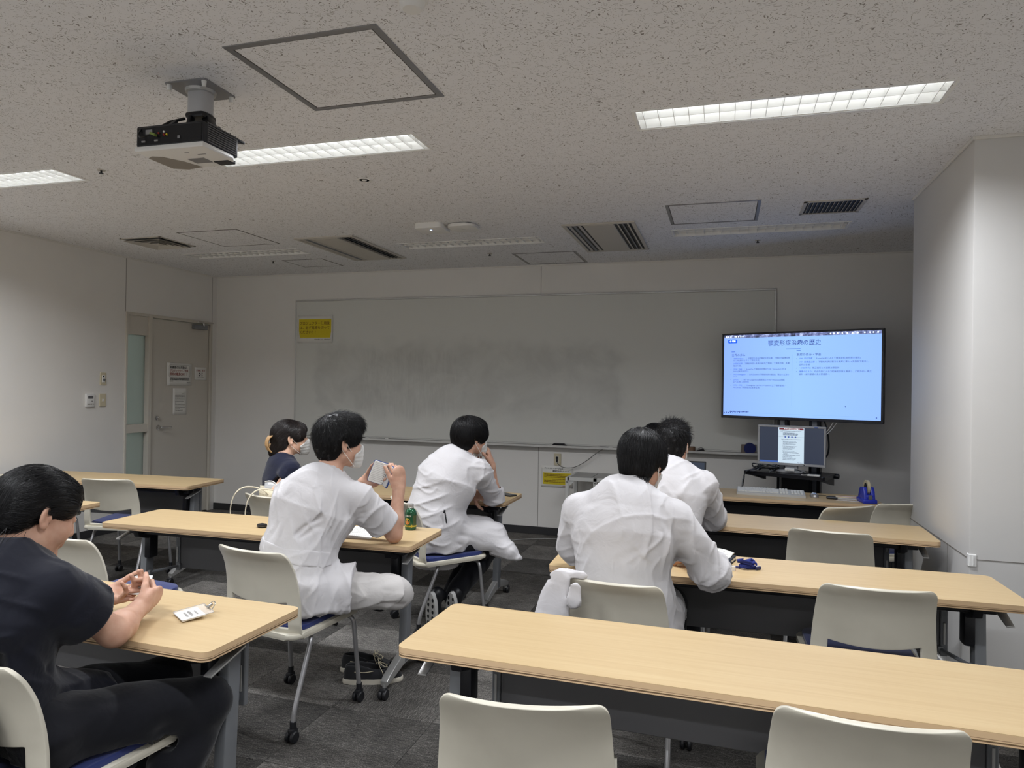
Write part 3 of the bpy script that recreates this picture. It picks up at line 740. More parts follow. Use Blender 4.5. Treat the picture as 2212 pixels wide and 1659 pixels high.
bm = B(); tube(bm, spline([(-.13, -.108, -.245), (-.128, -.125, -.27), (-.11, -.135, -.29), (-.08, -.128, -.282), (-.075, -.124, -.28)]), .003, 6); obj('cable', bm, M_black, r, smooth=60)
# ================================================================ whiteboard
WX0, WX1, WZ0, WZ1 = -4.632, .447, .905, 2.42
cx = -2.09
r = empty('whiteboard', (cx, YB, .9), label='wide wall whiteboard with grey eraser smudges', cat='whiteboard')
bm = B(); bx(bm, WX0-cx+.012, WX1-cx-.012, -.02, -.001, WZ0-.9+.012, WZ1-.9-.012); obj('board', bm, M_wb, r)
for nm, q in (('frame_rail', (WX0-cx, WX1-cx, WZ1-.9-.016, WZ1-.9)), ('frame_rail', (WX0-cx, WX1-cx, WZ0-.9, WZ0-.9+.018)), ('frame_rail', (WX0-cx, WX0-cx+.016, WZ0-.9+.018, WZ1-.9-.016)), ('frame_rail', (WX1-cx-.016, WX1-cx, WZ0-.9+.018, WZ1-.9-.016))):
    bm = B(); bx(bm, q[0], q[1], -.026, 0, q[2], q[3], .003, 1); obj(nm, bm, M_alu, r)
bm = B(); bx(bm, WX0-cx+.15, WX1-cx-.1, -.095, -.02, -.012, -.004, .001, 1); bx(bm, WX0-cx+.15, WX1-cx-.1, -.097, -.091, -.012, .010, .001, 1); obj('pen_tray', bm, M_alu, r)
# sheets taped up
def sheet(name, M, w_, h_, label, cat, curl=.004, group=None):
    """paper sheet, local x right, y up, z out of the wall"""
    r = empty(name, (0, 0, 0), label=label, cat=cat, group=group); r.matrix_world = M
    bm = B(); n = 6; top = [[], []]
    for i in range(n+1):
        for j in range(n+1):
            x = -w_/2+w_*i/n; y = -h_/2+h_*j/n
            bm.verts.new((x, y, .001+curl*(abs(i/n-.5)*2)**3*(1-j/n*.6)))
    bm.verts.ensure_lookup_table()
    for i in range(n):
        for j in range(n): a = i*(n+1)+j; bm.faces.new([bm.verts[q] for q in (a, a+n+1, a+n+2, a+1)])
    o = obj('paper_sheet', bm, M_paper, r, smooth=180); md = o.modifiers.new('t', 'SOLIDIFY'); md.thickness = .0004
    return r
def T(x, y, z=0.0): return Matrix.Translation((x, y, z))
MB_ = lambda x, z: frame_m((x, YB-.021, z), (1, 0, 0), (0, 0, 1))
r = sheet('notice_sheet', MB_(-4.375, 2.095), .445, .31, 'yellow and white notice taped to the top left corner of the whiteboard', 'notice', .006)
bm = B(); bx(bm, -.205, .205, -.098, .11, .0045, .0052); obj('yellow_field', bm, M_yellow, r)
for k, (s_, y_) in enumerate((('プロジェクター使用後', .062), ('は、必ず電源を切って', .012), ('ください！！', -.038))):
    text('notice_text', s_, .0385, T(-.198, y_, .0056), M_inkbrown, r, 'LEFT', .0003)
text('notice_text', '総合教育センター 大学病院分室', .0145, T(.203, -.117, .0056), M_ink, r, 'RIGHT', .0)
MC_ = lambda x, z: frame_m((x, YB-.001, z), (1, 0, 0), (0, 0, 1))
r = sheet('notice_sheet', MC_(-1.592, .588), .325, .215, 'notice about display cables taped below the wall socket', 'notice', .004)
bm = B(); bx(bm, -.143, .15, -.078, .038, .0035, .0042); obj('yellow_field', bm, M_yellow, r)
text('notice_text', 'ディスプレイケーブルの', .0175, T(-.13, .081, .0046), M_ink, r, 'LEFT', .0002)
text('notice_text', '補充打ち切りについて', .0175, T(-.045, .057, .0046), M_ink, r, 'LEFT', .0002)
bm = B()
for k in range(3): dashes(bm, Matrix.Identity(4), -.13, .13 if k < 2 else .125, .022-.014*k, .008, k)
for k in range(3): dashes(bm, Matrix.Identity(4), -.13 if k else -.05, .125 if k < 2 else .09, -.026-.014*k, .008, k+9)
for v in bm.verts: v.co.z = .0046
obj('small_print', bm, M_inkbrown, r, kind='stuff')
bm = B(); dashes(bm, T(0, 0, .0046), .06, .15, -.09, .005, 4); obj('small_print', bm, M_inkred, r, kind='stuff')
ML_ = lambda y, z: frame_m((XL-.0105, y, z), (0, 1, 0), (0, 0, 1))
r = sheet('notice_sheet', ML_(6.295, 1.565), .365, .246, 'largest notice on the door, black and red heading', 'notice', .003)
bm = B()
o_ = rrect(.31, .13, .018, 4, 0, .035); n_ = len(o_)
for i in range(n_):
    a, b = o_[i], o_[(i+1) % n_]; d = (Vector(b)-Vector(a))
    if d.length < 1e-6: continue
    nn = Vector((-d.y, d.x)).normalized()*.0012
    bm.faces.new([bm.verts.new((p[0], p[1], .0046)) for p in ((a[0]+nn.x, a[1]+nn.y), (b[0]+nn.x, b[1]+nn.y), (b[0]-nn.x, b[1]-nn.y), (a[0]-nn.x, a[1]-nn.y))])
obj('printed_border', bm, M_inkgrey, r)
text('notice_text', '会議室の使用後は、', .0335, T(-.145, .073, .0046), M_ink, r, 'LEFT', .0003, sx=.93)
text('notice_text', 'プロジェクター、空調、', .031, T(-.145, .037, .0046), M_inkred, r, 'LEFT', .0003, sx=.87)
text('notice_text', '照明の電源OFF！！', .0335, T(-.145, 0, .0046), M_inkred, r, 'LEFT', .0003, sx=.93)
bm = B()
for k, x1 in enumerate((.145, .14, -.09)): dashes(bm, T(0, 0, .0046), -.14, x1, -.045-.015*k, .009, k)
dashes(bm, T(0, 0, .0046), .11, .16, -.09, .007, 8)
obj('small_print', bm, M_ink, r, kind='stuff')
r = sheet('notice_sheet', ML_(6.618, 1.578), .19, .146, 'small rounded notice at the right side of the door', 'notice', .002)
text('notice_text', '使用後、消 灯', .0225, T(0, .034, .0046), M_inkred, r, 'CENTER', .0003)
bm = B()
for x_ in (-.02, .022):
    for y_ in (.004, -.02): box(bm, (x_, y_, .0045), (.012, .016, .0004))
box(bm, (.002, -.006, .0045), (.01, .003, .0004)); dashes(bm, T(0, 0, .0047), -.06, .06, -.04, .006, 3); obj('printed_marks', bm, M_ink, r, kind='stuff')
r = sheet('notice_sheet', ML_(6.305, 1.268), .205, .292, 'plain printed letter taped low on the door', 'notice', .003)
bm = B()
for k, (a, b) in enumerate(((.05, .07), (.03, .07), (-.07, .07), (-.07, .075), (-.07, .075), (-.07, .075), (-.07, .06), (-.07, -.05), (-.07, .075), (-.07, .075), (-.07, .075), (-.07, .0), (-.06, .045))):
    dashes(bm, T(0, 0, .0046), a, b, .1-.0165*k, .007, k)
obj('small_print', bm, M_inkgrey, r, kind='stuff')
# things on the pen tray
ZT = .9-.0035
r = empty('board_eraser', (-1.56, YB-.058, ZT), label='black board eraser on the pen tray above the wall socket', cat='eraser')
bm = B(); bx(bm, -.075, .075, -.022, .022, 0, .018, .004, 1); obj('felt', bm, M_black, r)
bm = B(); prism(bm, [(-.07, .018), (.07, .018), (.05, .033), (-.05, .033)], -.02, .02, Matrix(((1, 0, 0, 0), (0, 0, -1, 0), (0, 1, 0, 0), (0, 0, 0, 1))), .004); obj('grip', bm, M_blacks, r)
for k, (xx, ln, m_, lb) in enumerate(((-3.74, .14, M_black, 'black marker pen lying on the tray beside the head of the man with the notebook'), (-3.5, .13, M_dark, 'dark grey marker pen lying on the tray right of the black one'), (-1.1, .14, M_dark, 'grey marker pen on the tray left of the nearest lab coat man'))):
    r = empty('marker_pen', (xx, YB-.055, ZT+.009), .08, label=lb, cat='pen', group='marker pens on the pen tray')
    bm = B(); lathe(bm, [(0, -ln/2), (.006, -ln/2), (.0085, -ln/2+.03), (.0085, ln/2-.005), (0, ln/2)], 12, frame_m((0, 0, 0), (0, 1, 0), (0, 0, 1))); obj('barrel', bm, m_, r, smooth=40)
    bm = B(); lathe(bm, [(0, ln/2-.04), (.0089, ln/2-.04), (.0089, ln/2-.003), (0, ln/2+.001)], 12, frame_m((0, 0, 0), (0, 1, 0), (0, 0, 1))); obj('cap', bm, M_plast, r, smooth=40)
r = empty('tape_roll', (-.285, YB-.058, ZT), label='roll of brown packing tape on the pen tray', cat='tape')
bm = B(); lathe(bm, [(.026, 0), (.034, 0), (.034, .05), (.026, .05)], 24); 
obj('tape', bm, mat('brown tape', srgb(120, 92, 72), .4), r, smooth=40)
r = empty('board_magnet', (-.2, YB-.056, ZT), .2, label='dark small clip beside the brown tape roll', cat='clip')
bm = B(); prism(bm, [(-.045, 0), (.045, 0), (.02, .035), (-.03, .022)], -.012, .012, Matrix(((1, 0, 0, 0), (0, 0, -1, 0), (0, 1, 0, 0), (0, 0, 0, 1))), .004); obj('body', bm, M_blacks, r)
bm = B(); tube(bm, [(-.03, 0, .03), (.0, 0, .045), (.03, 0, .03)], .004, 6); obj('spring', bm, M_metalgrey, r)
r = empty('tape_roll', (.232, YB-.058, ZT), .1, label='roll of navy tape standing in a clear wrapper on the tray end', cat='tape')
bm = B(); lathe(bm, [(.02, -.02), (.052, -.02), (.052, .02), (.02, .02)], 28, frame_m((0, 0, .0525), (1, 0, 0), (0, 0, 1))); obj('tape', bm, mat('navy tape', srgb(30, 40, 100), .4), r, smooth=40)
bm = B(); lathe(bm, [(0, -.019), (.0205, -.019), (.0205, .019), (0, .019)], 20, frame_m((0, 0, .0525), (1, 0, 0), (0, 0, 1))); obj('core', bm, mat('navy core', srgb(34, 44, 110), .5), r, smooth=40)
bm = B(); bx(bm, -.075, .06, -.008, .0, 0, .09, .004, 1); obj('wrapper', bm, mat('brown card', srgb(120, 108, 100), .6), r)
# wall socket with cable
r = empty('wall_socket', (-1.588, YB, .762), label='ivory wall socket with a black plug, below the whiteboard', cat='socket')
bm = B(); bx(bm, -.037, .037, -.009, 0, -.059, .059, .003, 1); obj('plate', bm, M_ivory, r)
bm = B(); bx(bm, -.016, .012, -.0125, -.009, -.036, .036, .001, 1); obj('insert', bm, M_plast, r)
for zz in (.016, -.012):
    bm = B(); bx(bm, -.012, .006, -.03 if zz > 0 else -.014, -.012, zz-.013, zz+.013, .003, 1); obj('black_plug', bm, M_black, r)
bm = B(); P_ = spline([(-1.59, YB-.02, .735), (-1.57, YB-.05, .722), (-1.54, YB-.055, .7), (-1.48, YB-.05, .688), (-1.40, YB-.045, .7), (-1.30, YB-.05, .755), (-1.2, YB-.06, .835), (-1.13, YB-.07, .882), (-1.06, YB-.075, .905), (-.95, YB-.06, .899)], 6)
tube(bm, P_, .004, 7); obj('power_cable', bm, mat('grey cable', srgb(120, 118, 114), .5), None, smooth=60, label='grey cable looping from the wall socket up to the pen tray', cat='cable')
bm = B(); tube(bm, spline([(-2.05, 6.3, .005), (-1.94, 6.46, .005), (-1.77, 6.60, .005), (-1.55, 6.68, .005), (-1.3, 6.7, .005)], 6), .005, 7)
obj('floor_cable', bm, mat('pale grey cable', srgb(150, 150, 148), .5), None, smooth=60, label='pale cable lying on the carpet by the far wall', cat='cable')
# white steel trolley by the far wall
r = empty('steel_trolley', (-.95, 6.58, 0), label='white steel frame trolley below the whiteboard, behind the nearest lab coat man', cat='trolley')
M_trol = mat('white enamel steel', srgb(206, 206, 202), .4)
for (px, py) in ((-.43, -.2), (.43, -.2), (-.43, .2), (.43, .2), (-.17, -.2), (-.17, .2)):
    bm = B(); bx(bm, px-.017, px+.017, py-.017, py+.017, .06, .655, .002, 1); po = obj('post', bm, M_trol, r)
    bm = B(); lathe(bm, [(0, 0), (.009, 0), (.009, .004), (0, .005)], 10, frame_m((px, py-.0172, .612), (1, 0, 0), (0, 0, 1))); obj('bolt', bm, M_metalgrey, po)
    bm = B(); lathe(bm, [(0, -.011), (.028, -.011), (.03, 0), (.028, .011), (0, .011)], 18, frame_m((px, py, .03), (0, 1, 0), (0, 0, 1))); obj('caster_wheel', bm, M_black, r, smooth=40)
for q in ((-.43, .43, -.217, -.183, .622, .655), (-.43, .43, .183, .217, .622, .655), (-.43, .43, -.217, -.183, .2, .23), (-.43, .43, .183, .217, .2, .23)):
    bm = B(); bx(bm, *q, .002, 1); obj('rail', bm, M_trol, r)
for s in (-1, 1):
    for zz in (.638, .215):
        bm = B(); bx(bm, s*.43-.015, s*.43+.015, -.183, .183, zz-.015, zz+.015, .002, 1); obj('side_rail', bm, M_trol, r)
bm = B(); prism(bm, [(-.413, .622), (-.413, .57), (-.36, .622)], -.006, .006, Matrix(((1, 0, 0, 0), (0, 0, -1, -.2), (0, 1, 0, 0), (0, 0, 0, 1)))); obj('gusset', bm, M_trol, r)
for k in range(4):
    bm = B(); bx(bm, -.41+.205*k, -.21+.205*k, -.18, .18, .648, .656, .001, 1); obj('top_panel', bm, mat('grey acrylic', srgb(150, 150, 148), .35), r)
# ================================================================ big screen on its stand
r = empty('tv_on_stand', (.58, 6.26, 0), -.39, label='large wall-facing television on a black stand showing a blue slide', cat='television')
TW, TH, TZ = 1.30, .745, 1.61
bm = B(); bx(bm, -TW/2, TW/2, .004, .05, TZ-TH/2, TZ+TH/2, .006, 2); bx(bm, -.3, .3, .05, .085, TZ-.25, TZ+.2, .01, 1); obj('tv_housing', bm, M_blacks, r)
SW, SH = TW-.036, TH-.04; SZ = TZ+.004
for q in ((-TW/2, TW/2, TZ+TH/2-.016, TZ+TH/2), (-TW/2, TW/2, TZ-TH/2, TZ-TH/2+.024), (-TW/2, -SW/2, TZ-TH/2+.024, TZ+TH/2-.016), (SW/2, TW/2, TZ-TH/2+.024, TZ+TH/2-.016)):
    bm = B(); bx(bm, q[0], q[1], -.004, .006, q[2], q[3], .002, 1); obj('bezel', bm, mat('glossy dark bezel', srgb(22, 26, 40), .25), r)
M_scr = mat('lit blue screen', (.01, .01, .02), .3, emit=(.285, .50, .96), es=TV_E)
nt = NT(M_scr); tc = nt.n('ShaderNodeTexCoord'); gr = nt.n('ShaderNodeMapping'); nt.l(tc.outputs['Object'], gr.inputs['Vector']); sp = nt.n('ShaderNodeSeparateXYZ'); nt.l(gr.outputs[0], sp.inputs[0])
mr = nt.n('ShaderNodeMapRange'); mr.inputs[1].default_value = -SW/2; mr.inputs[2].default_value = SW/2; nt.l(sp.outputs[0], mr.inputs[0])
nt.l(nt.ramp(mr.outputs[0], [(0, (.255, .43, .95)), (.5, (.30, .53, .97)), (1, (.27, .47, .96))]), nt.b.inputs['Emission Color'])
bm = B(); quad_xyz(bm, (-SW/2, 0, SZ-SH/2), (SW/2, 0, SZ-SH/2), (SW/2, 0, SZ+SH/2), (-SW/2, 0, SZ+SH/2)); scr = obj('screen', bm, M_scr, r)
MS = lambda x, y, k=1: frame_m((-SW/2+x*SW, -.0012-.0006*k, SZ+SH/2-y*SH), (1, 0, 0), (0, 0, 1))   # x,y: 0..1 from the top left of the picture
M_slide = mat('slide ink', (.0, .0, .0), .5, emit=(.035, .075, .36), es=1.0)
M_slideb = mat('slide blue', (.0, .0, .0), .5, emit=(.015, .09, .62), es=1.0)
M_slidew = mat('slide white', (.0, .0, .0), .5, emit=(.7, .85, 1), es=2.2)
def srect(name, x0, x1, y0, y1, m_, k=1):
    bm = B(); M = MS(0, 0, k)
    quad_xyz(bm, *[M @ Vector((a*SW, -b*SH, 0)) for a, b in ((x0, y1), (x1, y1), (x1, y0), (x0, y0))]); return obj(name, bm, m_, scr)
M_bar = mat('menu bar glow', (0, 0, 0), .5, emit=(.1, .12, .3), es=1)
nb = NT(M_bar); v = nb.coord((14, 14, 14)); nz = nb.noise(v, 1.2, 4, .7); nb.l(nb.ramp(nz.outputs['Fac'], [(.35, (.03, .035, .06)), (.5, (.2, .24, .5)), (.62, (.6, .7, 1.0))]), nb.b.inputs['Emission Color'])
srect('menu_bar', 0, 1, 0, .038, M_bar)
bm = B(); M = MS(0, 0, 2)
for k, x_ in enumerate((.013, .03, .045, .075, .085, .1, .115, .13, .7, .72, .742, .77, .8, .83, .86, .9, .93, .95, .975)):
    quad_xyz(bm, *[M @ Vector((a*SW, -b*SH, 0)) for a, b in ((x_, .028), (x_+.008, .028), (x_+.008, .012), (x_, .012))])
obj('menu_icons', bm, M_slidew, scr, kind='stuff')
bm = B(); prism(bm, rrect(.064*SW, .045*SH, .008), 0, .0003, MS(.062, .077)); obj('slide_badge', bm, mat('badge blue', (0, 0, 0), .5, emit=(.01, .1, .75), es=1.3), scr)
text('slide_text', '① 総論', .0165, MS(.062, .077, 2), M_slidew, scr, 'CENTER', .0005)
text('slide_text', '顎変形症治療の歴史', .0515, MS(.477, .118), M_slide, scr, 'CENTER', .0002, sx=.93)
srect('slide_rule', .425, .52, .183, .189, M_slideb); srect('slide_rule', .055, .08, .204, .210, M_slideb); srect('slide_rule', .494, .521, .206, .214, M_slideb)
srect('slide_divider', .4665, .468, .25, .86, mat('slide line', (0, 0, 0), .5, emit=(.16, .3, .66), es=1.6)); srect('slide_divider', .13, .93, .962, .964, MATS['slide line'])
text('slide_text', '世界の歩み', .0245, MS(.056, .252), M_slide, scr, 'LEFT', .0001)
text('slide_text', '本邦の歩み・学会', .0245, MS(.494, .257), M_slide, scr, 'LEFT', .0001)
LT = [('1849 Hullihen', '：世界初の外科的顎変形症治療。下顎前方歯槽部骨', .292), ('', '切り術(開咬を伴う下顎前突症)', .318), ('20世紀初頭', '：下顎前突症へ多数の術式(下顎頭・下顎体切除、各種', .357), ('', '骨切り等)', .386),
      ('1934 / 1968', '：Kostečka 下顎枝斜め骨切り法／Hunsuck 口内法', .425), ('', 'IVRO(垂直骨切り)', .452), ('1957 Obwegeser', '：口内法SSRO(下顎枝矢状分割法)。現在の主流の', .49), ('', '一つ', .517),
      ('Le Fort I', '：1859 von Langenbeck(腫瘍摘出)→1927 Wassmund(顎矯', .556), ('', '正へ応用)→標準化', .584), ('1970 / 1992', '：Obwegeser Le Fort I＋SSROの上下顎移動術／', .624), ('', 'McCarthy 下顎骨延長(仮骨延長)', .652)]
RT = [('1941 中村平蔵', '：Kostečka法による下顎後退術(本邦初の報告)', .301), ('1971 高橋庄二郎', '：下顎枝矢状分割法を本邦に導入→多施設で普及し', .345), ('', '症例が急増', .375), ('〜1980年代', '：矯正歯科との連携は限定的', .414), ('連携の広まり', '：咬合改善による口腔機能回復を重視し、口腔外科・矯正', .455), ('', '歯科・歯科基礎の多分野連携へ', .487)]
for lst, x0, wmax in ((LT, .068, .385), (RT, .511, .435)):
    for b_, s_, y_ in lst:
        full = b_+s_; n_ = sum(.55 if ord(c) < 256 else 1 for c in full); sz = .0172; f_ = min(1.0, wmax*SW/(n_*sz))
        if b_:
            bm = B(); box(bm, (0, 0, 0), (.004, .004, .0003)); o = obj('slide_bullet', bm, M_slide, scr); o.matrix_local = MS(x0-.015, y_)
            nb_ = sum(.55 if ord(c) < 256 else 1 for c in b_)*sz*f_
            text('slide_text', b_, sz, MS(x0, y_), M_slideb, scr, 'LEFT', .0, sx=f_)
            text('slide_text', s_, sz, MS(x0, y_) @ T(nb_, 0), M_slide, scr, 'LEFT', .0, sx=f_)
        else: text('slide_text', s_, sz, MS(x0, y_), M_slide, scr, 'LEFT', .0, sx=f_)
bm = B(); M = MS(0, 0, 2)
for k in range(8): lathe(bm, [(.003, 0), (.005, 0), (.005, .0002), (.003, .0002)], 8, MS(.008+.0155*k, .968-.004*(k % 2)))
dashes(bm, MS(0, 0), .048*SW, .18*SW, -.951*SH, .011, 5); dashes(bm, MS(0, 0), .972*SW, .98*SW, -.968*SH, .01, 6)
obj('slide_toolbar', bm, M_slide, scr, kind='stuff')
bm = B(); prism(bm, [(0, 0), (.008, -.009), (.004, -.009), (.0055, -.014), (.0035, -.0145), (.002, -.0095), (0, -.011)], 0, .0003, MS(.795, .84)); obj('mouse_pointer', bm, M_slide, scr)
bm = B()
for s in (-1, 1): bx(bm, s*.13-.045, s*.13+.045, .05, .11, .08, 1.55, .006, 1)
obj('stand_pole', bm, M_blacks, r)
bm = B()
for s in (-1, 1): bx(bm, s*.13-.02, s*.13+.02, .044, .052, .1, 1.3, .002, 1)
obj('pole_strip', bm, M_grey, r)
bm = B(); bx(bm, -.42, .42, -.1, .3, .05, .085, .006, 1); obj('stand_base', bm, M_blacks, r)
for px, py in ((-.38, -.07), (.38, -.07), (-.38, .27), (.38, .27)):
    bm = B(); lathe(bm, [(0, -.014), (.024, -.014), (.026, 0), (.024, .014), (0, .014)], 16, frame_m((px, py, .026), (0, 1, 0), (0, 0, 1))); obj('caster_wheel', bm, M_black, r, smooth=40)
SHZ = .835
bm = B(); prism(bm, rrect(.62, .36, .02), SHZ-.028, SHZ, Matrix.Translation((.03, -.255, 0)), .004); sh = obj('stand_shelf', bm, mat('glossy black shelf', srgb(20, 21, 27), .22), r)
for s in (-1, 1):
    bm = B(); prism(bm, [(-.05, SHZ-.028), (-.05, SHZ-.1), (-.42, SHZ-.028)], -.012, .012, Matrix(((0, 0, 1, .03+s*.27), (1, 0, 0, 0), (0, 1, 0, 0), (0, 0, 0, 1)))); obj('shelf_bracket', bm, M_blacks, r)
    bm = B(); lathe(bm, [(0, -.02), (.02, -.02), (.02, .02), (0, .02)], 14, frame_m((.03+s*.31, -.1, SHZ-.02), (0, 1, 0), (0, 0, 1))); obj('shelf_knob', bm, M_black, r, smooth=40)
bm = B(); bx(bm, -.12, .12, -.02, .05, .3, .78, .01, 1); obj('equipment_box', bm, M_black, r)
bm = B(); tube(bm, spline([(.3, .03, 1.27), (.24, 0, 1.16), (.16, -.03, 1.08), (.08, -.06, 1.03)], 6), .004, 6); tube(bm, spline([(.33, .03, 1.27), (.27, 0, 1.17), (.2, -.03, 1.1), (.1, -.06, 1.0)], 6), .0035, 6)
obj('white_cables', bm, M_plast, r, smooth=60)
bm = B(); tube(bm, spline([(.2, .05, 1.26), (.235, .03, 1.15), (.25, .02, 1.04), (.235, .02, .96), (.19, .03, .93), (.17, .05, .95)], 6), .007, 6); obj('black_cable', bm, M_black, r, smooth=60)
# ---- computer monitor on the shelf
r = empty('computer_monitor', (.517, 5.985, SHZ+.001), -.238, label='silver framed computer monitor below the television', cat='monitor')
mw, mh, mz = .51, .318, 1.047-SHZ
M_monf = mat('silver monitor plastic', srgb(176, 178, 182), .4, .2)
bm = B(); bx(bm, -mw/2+.005, mw/2-.005, .004, .045, mz-mh/2+.005, mz+mh/2-.005, .008, 2); obj('monitor_back', bm, M_monf, r)
bw = .016
for q in ((-mw/2, mw/2, mz+mh/2-bw, mz+mh/2), (-mw/2, mw/2, mz-mh/2, mz-mh/2+.02), (-mw/2, -mw/2+bw, mz-mh/2+.02, mz+mh/2-bw), (mw/2-bw, mw/2, mz-mh/2+.02, mz+mh/2-bw)):
    bm = B(); bx(bm, q[0], q[1], -.006, .012, q[2], q[3], .003, 1); obj('bezel', bm, M_monf, r)
M_mscr = mat('dim desktop', (.01, .012, .02), .3, emit=(.028, .037, .062), es=1.0)
sx0, sx1, sz0, sz1 = -mw/2+bw, mw/2-bw, mz-mh/2+.02, mz+mh/2-bw
bm = B(); quad_xyz(bm, (sx0, 0, sz0), (sx1, 0, sz0), (sx1, 0, sz1), (sx0, 0, sz1)); ms = obj('screen', bm, M_mscr, r)
def mrect(name, x0, x1, y0, y1, m_, k=1):
    bm = B(); X = lambda a: sx0+(sx1-sx0)*a; Z = lambda b: sz1-(sz1-sz0)*b
    quad_xyz(bm, (X(x0), -.0006*k, Z(y1)), (X(x1), -.0006*k, Z(y1)), (X(x1), -.0006*k, Z(y0)), (X(x0), -.0006*k, Z(y0))); return obj(name, bm, m_, ms)
mrect('document_page', .295, .70, .0, 1.0, mat('page glow', (.0, .0, .0), .5, emit=(.6, .74, .86), es=1.0))
mrect('page_heading', .31, .69, .01, .062, mat('page red', (0, 0, 0), .5, emit=(.17, .03, .04), es=1.0), 2)
mrect('task_bar', 0, .295, .955, 1, mat('taskbar blue', (0, 0, 0), .5, emit=(.05, .12, .4), es=1.0))
M_pg = mat('page ink', (0, 0, 0), .5, emit=(.09, .12, .2), es=1.0)
bm = B(); MM = frame_m((sx0, -.0012, sz1), (1, 0, 0), (0, 0, 1)); w0, h0 = sx1-sx0, sz1-sz0
for k, (a, b, yy) in enumerate(((.33, .36, .085), (.36, .66, .1), (.33, .37, .125), (.37, .55, .15), (.37, .6, .165), (.37, .61, .18), (.37, .6, .195), (.37, .6, .21), (.345, .65, .33),
    (.36, .58, .385), (.37, .59, .41), (.37, .54, .435), (.37, .57, .46), (.37, .56, .485), (.36, .6, .53), (.37, .56, .565), (.37, .55, .59), (.37, .52, .615), (.36, .56, .66), (.37, .6, .69), (.37, .62, .715), (.38, .45, .74), (.37, .64, .765), (.37, .56, .785), (.36, .52, .83), (.37, .58, .86), (.37, .57, .885), (.37, .55, .91), (.6, .69, .98))):
    dashes(bm, MM, a*w0, b*w0, -yy*h0, .0042, k)
obj('page_print', bm, M_pg, ms, kind='stuff')
for a in (.395, .447, .5, .555): mrect('page_icon', a, a+.022, .245, .285, mat('page icon blue', (0, 0, 0), .5, emit=(.05, .1, .4), es=1.0), 2)
mrect('page_rule', .3, .7, .262, .266, M_pg, 2)
bm = B(); dashes(bm, MM @ T(0, 0, .0008), .39*w0, .64*w0, -.036*h0, .008, 77); obj('page_title', bm, mat('page white', (0, 0, 0), .5, emit=(.9, .9, .92), es=1), ms, kind='stuff')
bm = B(); bx(bm, .17, .197, -.0068, -.006, mz+mh/2-.013, mz+mh/2-.004); obj('energy_label', bm, mat('blue sticker', srgb(60, 90, 170), .5), r)
bm = B(); bx(bm, .095, .103, -.0068, -.006, mz-mh/2+.006, mz-mh/2+.013); obj('power_button', bm, M_ink, r)
bm = B(); bx(bm, -.05, .05, .02, .05, .02, mz-.05, .008, 1); obj('neck', bm, M_monf, r)
bm = B(); lathe(bm, [(0, 0), (.1, 0), (.104, .006), (.095, .018), (.03, .024), (0, .024)], 32, Matrix.Diagonal((1.08, .75, 1, 1))); obj('foot', bm, M_monf, r, smooth=40)
r = empty('cable_adapter', (.50, 5.885, SHZ+.0225), -.15, label='white cable adapter box resting on the monitor foot', cat='adapter')
bm = B(); bx(bm, -.036, .036, -.018, .018, 0, .02, .004, 2); obj('box', bm, M_plast, r)
bm = B()
for xx in (-.012, .002): bx(bm, xx-.003, xx+.003, -.0188, -.0178, .007, .013)
obj('ports', bm, M_black, r)
bm = B(); tube(bm, spline([(.036, .0, .01), (.07, .02, .004), (.11, -.03, -.006), (.16, -.05, -.01), (.2, -.03, -.015)], 5), .003, 6); obj('lead', bm, M_black, r, smooth=60)
r = empty('usb_hub', (.665, 5.80, SHZ), -.25, label='flat white box at the right front of the black shelf', cat='hub')
bm = B(); bx(bm, -.045, .045, -.025, .025, 0, .012, .003, 1); obj('box', bm, M_plast, r); bm = B(); tube(bm, spline([(-.045, 0, .006), (-.07, -.01, .004), (-.09, .01, .004)], 4), .003, 6); obj('lead', bm, M_plast, r)
r = empty('cable_bundle', (.30, 5.97, SHZ), .1, label='tangle of dark cables on the left of the black shelf', cat='cable')
rc = random.Random(3)
for k in range(5):
    bm = B(); p0 = Vector((rc.uniform(-.06, .1), rc.uniform(-.08, .08), .008)); pts = [p0]
    for q in range(6): pts.append(Vector((rc.uniform(-.07, .14), rc.uniform(-.09, .09), .006+rc.uniform(0, .05))))
    pts += [Vector((-.115, -.05+.02*k, .006)), Vector((-.145-.005*k, -.06+.02*k, -.06)), Vector((-.16, -.06+.02*k, -.2)), Vector((-.15, -.03+.02*k, -.33))] if k < 2 else []
    tube(bm, spline(pts, 5), .0045, 6); obj('cable', bm, M_black if k != 1 else M_grey, r, smooth=60)
# ---- things on the back table
r = empty('keyboard', (.335, 5.475, TOP), -.02, label='white computer keyboard on the back right table', cat='keyboard')
M_key = mat('keyboard white', srgb(214, 214, 210), .5); M_keyg = mat('keyboard base', srgb(182, 182, 180), .5)
def tilt(y): return .012+.10*(y+.08)
bm = B(); prism(bm, [(-.08, .0), (.085, .012), (.085, .034), (-.08, .016)], -.235, .235, Matrix(((0, 0, 1, 0), (1, 0, 0, 0), (0, 1, 0, 0), (0, 0, 0, 1))), .003); kb = obj('keyboard_base', bm, M_keyg, r)
kme = None
def key(x, y, wd):
    global kme
    z = .018+.105*(y+.07)
    if kme is None:
        b_ = B(); box(b_, (0, 0, .004), (1, .0165, .008), None, 0); kme = bpy.data.meshes.new('key'); b_.to_mesh(kme); b_.free(); kme.materials.append(M_key)
    o = bpy.data.objects.new('key', kme); COL.objects.link(o); o.parent = r; o.location = (x+wd/2, y, z); o.scale = (wd-.003, 1, 1); o.rotation_euler = (.1, 0, 0)
